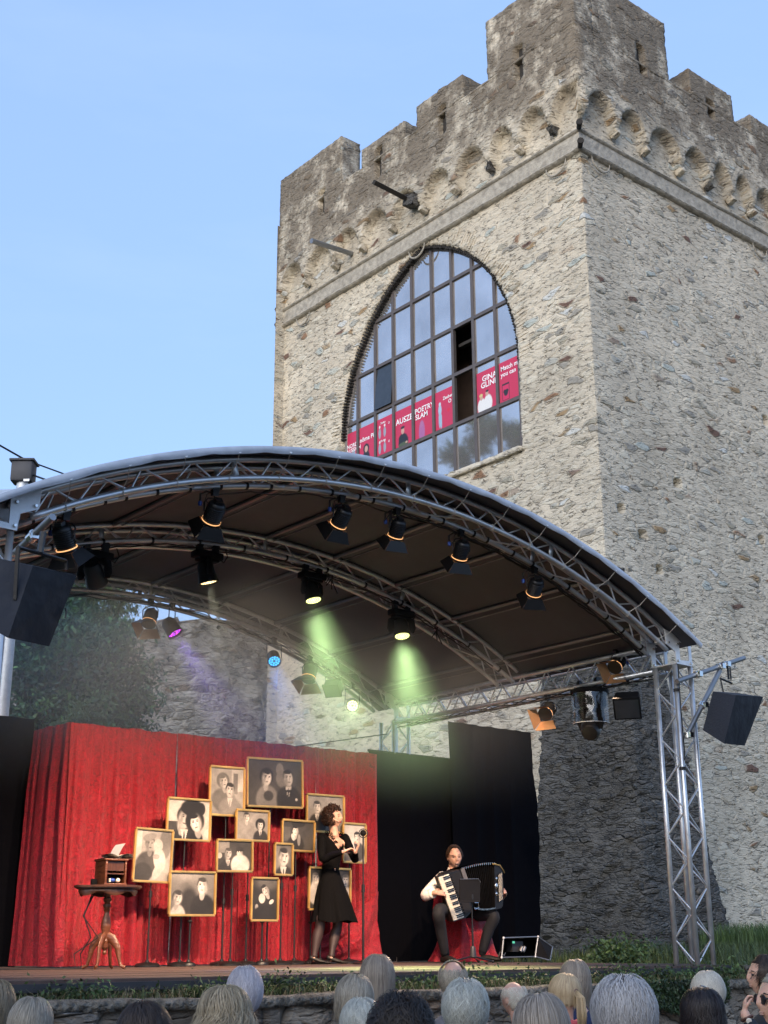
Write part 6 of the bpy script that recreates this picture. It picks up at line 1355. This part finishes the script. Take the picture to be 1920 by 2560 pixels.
AU = [
 ('woman with smooth brown grey hair cut off by the left edge', -12, 2515, 75, 'hair_ash', 'cloth_greyc', .3, .38, dict(LONG)),
 ('person with straight grey hair low at the left corner', 76, 2562, 118, 'hair_grey', 'cloth_navy', .26, .4, dict(LONG)),
 ('person whose dark brown crown of hair just shows at the bottom left of centre', 362, 2585, 140, 'hair_brown', 'cloth_jacket', .09, .4, dict(SHORT)),
 ('woman with long wavy grey blond hair in front of the lilac haired one', 562, 2540, 128, 'hair_wavy', 'cloth_greyc', .42, .4, dict(n=3600, th0=(.0, 1.6), hang=1.6, lift=.03, width=.0016, segs=16, face=.7, wave=2.2, wfreq=10, curl=.12, messy=.15)),
 ('woman with short lilac white hair', 612, 2478, 88, 'hair_lilac', 'cloth_greyc', .095, .38, dict(SHORT)),
 ('woman with long straight ash blond hair sitting tallest in the middle', 943, 2440, 88, 'hair_ash2', 'cloth_navy', .40, .36, dict(LONG, wave=.3, lift=.02)),
 ('woman with a grey bob and a purple top', 885, 2500, 100, 'hair_grey', 'cloth_purple', .18, .42, dict(LONG, lift=.026, messy=.22)),
 ('person with tousled silver grey hair below the bob and purple top', 905, 2562, 108, 'hair_silver', 'cloth_greyc', .085, .4, dict(SHORT)),
 ('person with thick black hair low in the middle', 1000, 2590, 165, 'hair_black', 'cloth_jacket', .08, .42, dict(SHORT, n=6000, lift=.035, messy=.7, curl=.5, wave=2)),
 ('man with grey hair and a bald patch on his crown', 1132, 2448, 78, 'hair_grey', 'cloth_greyc', .055, .42, dict(SHORT, n=5000, th0=(.0, 2.2), lift=.006, cap=False, ears=True, bald=lambda th, ph: th < .95 and abs(ph) > 1.3)),
 ('woman with full silver white hair just below the man with the bald patch', 1163, 2520, 118, 'hair_silver', 'cloth_cream', .095, .40, dict(SHORT, lift=.03, wave=1.6, curl=.3, messy=.4)),
 ('man with thin white hair, pink scalp and a dark jacket', 1285, 2498, 62, 'hair_white', 'cloth_jacket', .035, .44, dict(SHORT, n=3600, th0=(.2, 2.2), lift=.003, cap=False, width=.0008, ears=True, bald=lambda th, ph: th < .8)),
 ('person with large smooth brown grey hair low right of centre', 1355, 2575, 160, 'hair_ash2', 'cloth_greyc', .26, .4, dict(LONG, wave=.2, messy=.05)),
 ('woman with a blond ponytail and a turquoise top', 1410, 2482, 88, 'hair_blond', 'cloth_teal', .12, .38, dict(n=3000, hang=1.9, lift=.008, width=.0014, segs=7, face=.6, messy=.05)),
 ('woman with ash grey parted hair just behind the ponytail', 1436, 2448, 82, 'hair_ash2', 'cloth_navy', .22, .36, dict(LONG)),
 ('person with a big round head of light grey hair, right of the ponytail', 1560, 2532, 140, 'hair_grey2', 'cloth_greyc', .14, .40, dict(SHORT, lift=.036, segs=6, wave=1.2, messy=.25, n=6000)),
 ('man with short bright white hair in front of the silver truss tower', 1768, 2478, 88, 'hair_white', 'cloth_cream', .07, .42, dict(SHORT, lift=.014, messy=.35, ears=True)),
 ('woman with dark hair held by a hairband and a pink top', 1755, 2530, 102, 'hair_dark', 'cloth_pink', .24, .40, dict(LONG, lift=.028, messy=.2, wave=1)),
]
hairm('hair_ash2', (.15, .125, .10), (.40, .35, .29)); hairm('hair_grey2', (.26, .25, .25), (.60, .59, .58))
for i, (lab, px, py, wp, hm, cl, L, sh, kw) in enumerate(AU):
    az = None
    t, c, M, nk = spectator(lab, px, py, wp, hm, cl, az, L, sh, seed=i+20, kw=kw, sw=.238)
    if 'blond ponytail' in lab:
        b_ = c+M @ Vector((-.115, 0, .02)); mb = MB(); mb.tube([b_+M @ Vector((0, .018*math.cos(a), .018*math.sin(a))) for a in np.linspace(0, 6.28, 13)], .008, 6); mb.build('hair_tie', 'cloth_purple', t)
        rs = random.Random(5); mb = MB(); cs = []
        for k in range(420):
            a, r = rs.uniform(0, 6.28), rs.random()**.5; o = Vector((math.cos(a)*r, math.sin(a)*r, 0)); nb = len(mb.v)
            mb.tube([b_+Vector((o.x*.012, o.y*.012, o.x*.01)), b_+M @ Vector((-.045, 0, 0))+Vector((o.x*.03, o.y*.03, -.03)), b_+M @ Vector((-.05, 0, 0))+Vector((o.x*.035, o.y*.035, -.14)), b_+M @ Vector((-.04, 0, 0))+Vector((o.x*.02, o.y*.02, -.25-.05*rs.random()))], [.0016, .002, .002, .0006], 3); g = rs.random(); cs += [(g, g, g, 1)]*(len(mb.v)-nb)
        mb.c = cs; mb.build('ponytail', 'hair_blond', t, angle=None)
    if 'hairband' in lab:
        mb = MB(); mb.tube([c+M @ Vector((-.03+.05*math.cos(a), .118*math.sin(a), .145*math.cos(a))) for a in np.linspace(-1.9, -.1, 14)], [(.004, .007)]*14, 6); mb.build('hairband', 'chrome', t)
    if 'turquoise' in lab:
        mb = MB(); mb.tube([nk+M @ Vector((-.07*math.cos(a), .085*math.sin(a), -.01)) for a in np.linspace(-1.3, 1.3, 9)], .022, 8); mb.build('scarf', 'cloth_coral', t)
# the man at the right edge with glasses and clasped hands
def side_man(label, px, py, wpx, az, hm, cloth, glasses, hands=False, kw=None, sw=.19):
    d = ray(px, py); z = F_PX*sw/wpx; c = d*(z/d.dot(CF)); M = headmat(az); t = thing('person', label, 'person', (c.x, c.y, -1.25), 'people of the audience seen from behind')
    nk = c+M @ Vector((-.03, 0, -.15)); mb = MB(); limb(mb, [c+M @ Vector((-.02, 0, -.05)), nk, nk+Vector((0, 0, -.06))], [.058, .058, .075], 12, 4); head_shape(mb, c, M, 1.03); torso_shape(mb, nk+Vector((0, 0, -.05)), az, .42, .22, .8)
    f = M @ Vector((1, 0, 0)); l = M @ Vector((0, 1, 0))
    if hands:
        e = nk+Vector((0, 0, -.42))+l*.26+f*.08; w1 = dep(1862, 2535, c.dot(CF)-.25); limb(mb, [nk+Vector((0, 0, -.18))+l*.2, e, w1], [.05, .045, .03], 12, 5); hand(mb, w1, dep(1862, 2510, c.dot(CF)-.2)-w1, -CR, .95, .9, 1, .2)
    remesh(mb.build('body', 'skin', t), .008, 1)
    mb = MB(); torso_shape(mb, nk+Vector((0, 0, -.045)), az, .47, .25, .82)
    for sgn in (-1, 1):
        s0 = nk+Vector((0, 0, -.15))+l*sgn*.2
        if hands and sgn == 1: limb(mb, [s0, e, e.lerp(w1, .82)], [.07, .06, .045], 12, 4)
        else: limb(mb, [s0, s0+l*sgn*.05+Vector((0, 0, -.28)), s0+f*.18+Vector((0, 0, -.38))], [.065, .058, .05], 12, 4)
    mb.build('jacket', cloth, t, angle=None)
    if hands:
        mb = MB(); k = e.lerp(w1, .93); dd = (w1-e).normalized(); a_, b2 = fr(dd); mb.tube([k+(a_*math.cos(q)+b2*math.sin(q))*.034 for q in np.linspace(0, 6.28, 17)], (.010), 6); mb.build('watch_strap', 'walnut', t)
        q = -CF; mb = MB(); mb.lathe([(.016, -.004), (.018, 0), (.016, .004), (.001, .005)], k+q*.042, 16, M=q.to_track_quat('Z', 'Y').to_matrix()); mb.build('watch', 'ivory', t)
    hair(t, 'hair', hm, c+M @ Vector((-.008, 0, .008)), M, 1.03, seed=77, length=.06, **(kw or dict(SHORT, n=4000, lift=.006))); 
    mb = MB(); g = glasses
    for sgn in (-1, 1):
        o = c+M @ Vector((.098, sgn*.034, .005)); mb.tube([o+M @ Vector((0, .027*math.cos(q), .02*math.sin(q))) for q in np.linspace(0, 6.28, 15)], g, 6); mb.tube([c+M @ Vector((.098, sgn*.06, .01)), c+M @ Vector((.08, sgn*.078, .008)), c+M @ Vector((0, sgn*.086, .002))], g, 6)
    mb.build('glasses', 'black_metal', t)
    if 'sunglasses' in label:
        for sgn in (-1, 1): mb = MB(); mb.ball(c+M @ Vector((.097, sgn*.034, .005)), (.004, .027, .02), 8, M); mb.build('dark_lens', 'black_metal', t)
    face_parts(t, c, M, 1.03, lip='skin_old'); return t
side_man('man in a black jacket at the right edge, glasses and clasped hands with a wristwatch', 1912, 2440, 75, R(140), 'hair_brown', 'cloth_jacket', .0015, True)
side_man('person with dark framed sunglasses turned left, cut off by the right edge', 1948, 2500, 100, R(150), 'hair_grey', 'cloth_jacket', .0035)
# ------------------------------------------------------------------ retaining wall between seats and stage
rt = thing('retaining_wall', 'low rough stone retaining wall with weeds on top between the audience and the stage', 'wall', (6, 7.45, -1.25))
xs = np.arange(-2, 16, .05); rows = []
zt = lambda x: -.315+.02*noise.noise((x*.9, 0, 0))-.012*clamp((x-8)/3)
for t in np.linspace(0, 1, 20): rows.append([(x, 7.45-.05*noise.noise((x*1.4, 7, t*1.5)), -1.25+(zt(x)-.07+1.25)*t) for x in xs])
mb = MB(); mb.grid(rows); mb.build('stonework', 'terrace_stone', rt, angle=None)
mb = MB(); rows = []
for dy, dz in ((.02, -.075), (-.035, -.07), (-.05, -.04), (-.045, -.008), (-.02, .0), (.18, .0), (.25, -.03)): rows.append([(x, 7.45+dy-.02*noise.noise((x*5, dz*30, 1))-.03*noise.noise((x*1.4, 7, 1.4)), zt(x)+dz+.012*noise.noise((x*7, dy*9, 2))) for x in np.arange(-2, 16, .03)])
mb.grid(rows); mb.build('coping', 'coping', rt, angle=None)
# ------------------------------------------------------------------ leaves and grass
def leaves(name, mat_, cloud, size, cols, par=None, n_=None, seed=1, flat=0., hangs=0.):
    rs = np.random.RandomState(seed); C = np.asarray(cloud, float); N = len(C); a = rs.randn(N, 3); a[:, 2] *= (1-flat); a /= np.linalg.norm(a, axis=1)[:, None]; b = rs.randn(N, 3); b -= (b*a).sum(1)[:, None]*a; b /= np.linalg.norm(b, axis=1)[:, None]
    if hangs: b = b*(1-hangs)+np.array((0, 0, -hangs)); 
    s = size*(.6+.8*rs.rand(N))[:, None]; c = np.cross(a, b); V = np.stack([C-b*s, C+c*s*.42+a*s*.12, C+b*s, C-c*s*.42+a*s*.12], 1).reshape(-1, 3)
    F = np.arange(N*4).reshape(N, 4); k = rs.rand(N); cols = np.array(cols); lo_ = .5+.5*np.sin(C[:, 0]*5.1/(size*25+.4)+1.3*np.sin(C[:, 2]*4.3/(size*25+.4))+seed)*np.sin(C[:, 2]*6.2/(size*25+.4)+C[:, 1]*3); ci = cols[rs.randint(0, len(cols), N)]*((.7+.6*k)*(.6+.8*lo_))[:, None]; cc = np.repeat(np.concatenate([ci, np.ones((N, 1))], 1), 4, 0)
    me = bpy.data.meshes.new(name); off = np.array(par.location if par is not None else (0, 0, 0)); V = V-off
    me.vertices.add(N*4); me.vertices.foreach_set('co', V.ravel()); me.loops.add(N*4); me.loops.foreach_set('vertex_index', F.ravel()); me.polygons.add(N); me.polygons.foreach_set('loop_start', np.arange(N)*4); me.polygons.foreach_set('loop_total', np.full(N, 4))
    me.materials.append(MATS[mat_]); ca = me.color_attributes.new('Col', 'FLOAT_COLOR', 'POINT'); ca.data.foreach_set('color', cc.astype('f').ravel()); me.update(); me.validate()
    o = bpy.data.objects.new(name, me); COL.objects.link(o)
    if par is not None: o.parent = par
    return o
def clumps(center, rad, n, cl, seed, spread=.16, shell=.6):
    rs = np.random.RandomState(seed); out = []
    cent = rs.randn(cl, 3); cent /= np.linalg.norm(cent, axis=1)[:, None]; cent *= (shell+(1-shell)*rs.rand(cl))[:, None]; cent = cent*np.array(rad)+np.array(center); 
    per = n//cl
    for c in cent:
        q = rs.randn(per, 3)*np.array((1, 1, .55))*spread*np.mean(rad)*rs.uniform(.5, 1.3); out.append(c+q)
    return np.concatenate(out), cent
def tree(label, x, y, z, h, rad, n, cl, size, cols, seed, cat='tree', name='tree', spread=.16, zc=None, hangs=0.):
    t = thing(name, label, cat, (x, y, z), 'trees and shrubs behind the stage'); zc = zc or z+h-rad[2]*.9
    pts, cent = clumps((x, y, zc), rad, n, cl, seed, spread); leaves('crown', 'leaf', pts, size, cols, t, seed=seed, hangs=hangs)
    mb = MB(); rs = random.Random(seed); mb.tube([(x, y, z-.1), (x+.05, y, z+h*.25), (x-.05, y, zc)], [h*.028+.03, h*.02+.02, .03], 8)
    for c in cent[::3]: s0 = Vector((x, y, z+(c[2]-z)*rs.uniform(.35, .7))); mb.tube([s0, s0.lerp(Vector(c), .5)+Vector((0, 0, .1)), Vector(c)], [h*.010+.01, h*.006+.005, .004], 5)
    mb.build('trunk', 'bark', t); return t
YEW = [(.02, .065, .025), (.035, .10, .035), (.07, .15, .045), (.02, .06, .035)]
LGT = [(.10, .16, .05), (.08, .13, .05), (.15, .19, .07), (.07, .11, .04)]
def crown_at(px, py, y): p = Yp(px, py, y); return p.x, p.y, p.z
def tree_px(label, px, py, y, rad, n, cl, size, cols, seed, **kw):
    cx, cy, cz = crown_at(px, py, y); return tree(label, cx, cy, ZG, cz+rad[2]-ZG, rad, n, cl, size, cols, seed, zc=cz, **kw)
tree_px('dark dense evergreen in front of the ruined wall, just left of the bare stone', 235, 1770, 18.5, (.85, .9, 1.5), 22000, 170, .046, YEW, 3, spread=.17)
tree_px('dark spreading evergreen at the far left above the black masking', 60, 1740, 17.5, (1.2, .9, 1.6), 26000, 180, .046, YEW, 4, spread=.15)
tree_px('low fresh green shrub just above the left corner of the red curtain', 215, 1835, 15.2, (.5, .3, .4), 6000, 40, .022, [(.05, .09, .03), (.04, .08, .03)], 5, cat='shrub', name='shrub', spread=.16)
tree_px('tall pale green tree behind the ruined wall, its crown under the rear arch', 225, 1545, 28.5, (1.1, 1., 1.3), 26000, 150, .05, LGT, 6, spread=.17, hangs=.5)
tree_px('blue green tree farther left behind the ruined wall', 40, 1560, 27.5, (1.7, 1.2, 1.9), 26000, 150, .06, [(.04, .08, .05), (.05, .095, .05), (.03, .06, .04)], 8, spread=.16, hangs=.4)
# unseen trees: a row added to shade seats and stage, one mirrored in glass
for i, (x, y, h) in enumerate(((-27, -16, 13.5), (-25, -8, 12.5), (-26, 0, 13), (-24, 8, 12), (-18, -20, 12.5))):
    tree(('unseen tree added to shade the seats, farthest back', 'unseen tree added to shade the seats, second', 'unseen tree added to shade the seats, in the middle of the row', 'unseen tree added to shade the seats, nearest the castle side', 'unseen tree added to shade the seats, at the road side')[i], x, y, -1.3, h, (4.5, 4.5, 5.), 7000, 60, .5, YEW+LGT[:1], 30+i, spread=.2, zc=-1.3+h-5.5)
tree('big unseen tree across the courtyard, mirrored in the lower right panes of the great window', .6, 33, ZG, 20.5, (2.2, 2.2, 3.4), 7000, 50, .17, YEW, 40, spread=.10, zc=16.5)
# grass blades and weeds: nobody could count them
def blades(name, label, pts, h, w, cols, seed, lean=.35):
    rs = np.random.RandomState(seed); P = np.asarray(pts, float); N = len(P); hh = (h*(.5+rs.rand(N)))[:, None]; th = rs.rand(N)*6.28; d = np.stack([np.cos(th), np.sin(th), 0*th], 1); s = np.stack([-np.sin(th), np.cos(th), 0*th], 1)*w
    b = P+d*hh*lean*(.3+rs.rand(N))[:, None]*.4+np.array((0, 0, 1))*hh*.6; tp = P+d*hh*lean*(.5+rs.rand(N))[:, None]+np.array((0, 0, 1))*hh
    V = np.stack([P-s, P+s, b+s*.7, b-s*.7, tp], 1).reshape(-1, 3); fs = []
    F4 = (np.arange(N)*5)[:, None]+np.array((0, 1, 2, 3)); F3 = (np.arange(N)*5)[:, None]+np.array((3, 2, 4))
    me = bpy.data.meshes.new(name); me.from_pydata(V.tolist(), [], F4.tolist()+F3.tolist()); me.materials.append(MATS['leaf']); cols = np.array(cols); ci = cols[rs.randint(0, len(cols), N)]*(.6+.8*rs.rand(N))[:, None]; ca = me.color_attributes.new('Col', 'FLOAT_COLOR', 'POINT'); ca.data.foreach_set('color', np.repeat(np.concatenate([ci, np.ones((N, 1))], 1), 5, 0).astype('f').ravel()); me.update()
    o = bpy.data.objects.new(name, me); COL.objects.link(o); return tag(o, label, None, None, 'stuff')
rs = np.random.RandomState(2); GR_ = [(.055, .085, .022), (.08, .11, .03), (.04, .065, .02), (.16, .13, .07)]
N = 6500; x = rs.uniform(0, 10.8, N); blades('grass', 'thin grass and dry stalks along the top of the retaining wall', np.stack([x, rs.uniform(7.5, 7.72, N), np.full(N, ZG)], 1), .055, .0025, GR_+[(.2, .17, .1)], 3, lean=1.0)
N = 16000; x = rs.uniform(11.2, 20, N); y = rs.uniform(8.3, 13.4, N); k = (y < 13.0-(x < 16)*1.); blades('grass', 'rough green grass at the foot of the tower and buttress', np.stack([x, y, np.full(N, ZG)+.12*np.clip((x-11)/3, 0, 1)*np.clip((y-8)/2, 0, 1)+.2*np.clip((x-17)/3, 0, 1)], 1)[k], .16, .005, GR_[:3], 4)
N = 11000; x = rs.uniform(17.2, 23, N); y = rs.uniform(11.5, 14.0, N); blades('grass', 'tall bright grass right of the truss tower', np.stack([x, y, np.full(N, ZG+.28)], 1), .25, .005, [(.06, .10, .03), (.09, .15, .04), (.05, .09, .025)], 5)
N = 3000; x = rs.uniform(10.6, 14, N); y = rs.uniform(7.5, 8.6, N); blades('grass', 'short grass between the wall coping and the truss tower', np.stack([x, y, np.full(N, ZG)], 1), .09, .004, GR_, 6)
# leafy weeds: each clump a plant
def weed(x, y, z, w_, h, n, size, label, seed, cols=((.045, .085, .025), (.06, .11, .03), (.035, .07, .02))):
    r = np.random.RandomState(seed); t = thing('weed', label, 'weed', (x, y, z), 'weeds along the stage edge')
    p = np.stack([x+r.randn(n)*w_*.45, y+r.randn(n)*.04, z+np.abs(r.randn(n))*h*.42+.01], 1); leaves('leaves', 'leaf', p, size, cols, t, seed=seed, flat=-.3)
    mb = MB()
    for k in range(7): q = p[k*3]; mb.tube([(x+(q[0]-x)*.5, y, z-.02), tuple(q)], .002, 4)
    mb.build('stems', 'bark', t)
WD = [(1.9, 'at the far left end of the stage edge'), (2.9, 'under the left black masking'), (3.9, 'below the pedestal table'), (4.9, 'left of the first photo stand'), (5.45, 'in front of the flat lit boards, with big leaves'), (6.0, 'just left of the lilac haired woman'), (6.75, 'below the singer, widest clump'), (7.25, 'right below the singer'), (7.9, 'left of the man with the bald patch'), (8.5, 'right of the man with the bald patch'), (9.0, 'below the equipment case'), (9.5, 'between the case and the ponytail'), (10.0, 'in front of the dark edge rail'), (10.4, 'beside the foot of the truss tower')]
for i, (x, lab) in enumerate(WD): weed(x-.0, 7.62, ZG+.0, .34 if i % 3 else .5, .11+.04*(i % 3 == 1), 420, .017, 'green leafy weed '+lab, 50+i)
for i, (x, y) in enumerate(((11.2, 9.6), (12.2, 10.2), (13.2, 11.5), (14.2, 12.2), (15.2, 12.6))): weed(x, y, ZG+.08, .5, .26, 700, .028, 'broad leaved weed %s at the foot of the buttress' % ('first from the stage,', 'second from the stage,', 'in the middle,', 'second from the corner,', 'nearest the buttress corner,')[i], 80+i)
# ivy on the retaining wall
t = thing('ivy', 'dark green ivy hanging over the retaining wall left of the truss tower', 'ivy', (9.5, 7.38, -.5)); r = np.random.RandomState(9); n = 5200
px = r.uniform(-.55, .55, n); pz = -r.rand(n)*(.30-.28*np.abs(px)**1.3); leaves('leaves', 'leaf', np.stack([9.45+px, 7.36-.05*r.rand(n), -.30+pz], 1), .020, [(.018, .04, .014), (.03, .06, .02), (.022, .045, .02)], t, seed=9, hangs=.3)
# a few loose stones by the tower foot
for i, (x, y) in enumerate(((10.9, 7.75), (11.2, 7.7), (11.45, 7.8))):
    mb = MB(); mb.ball((x, y, ZG+.03), (.09-.02*i, .07, .05), 8, fn=lambda p: p*(1+.25*noise.noise(p*14+Vector((i, 0, 0))))); tag(mb.build('stone', 'dark_stone'), ('largest loose grey stone beside the truss foot', 'middle loose stone on the wall top beside the truss foot', 'small loose stone farthest right of the truss foot')[i], 'stone', 'loose stones by the truss foot')
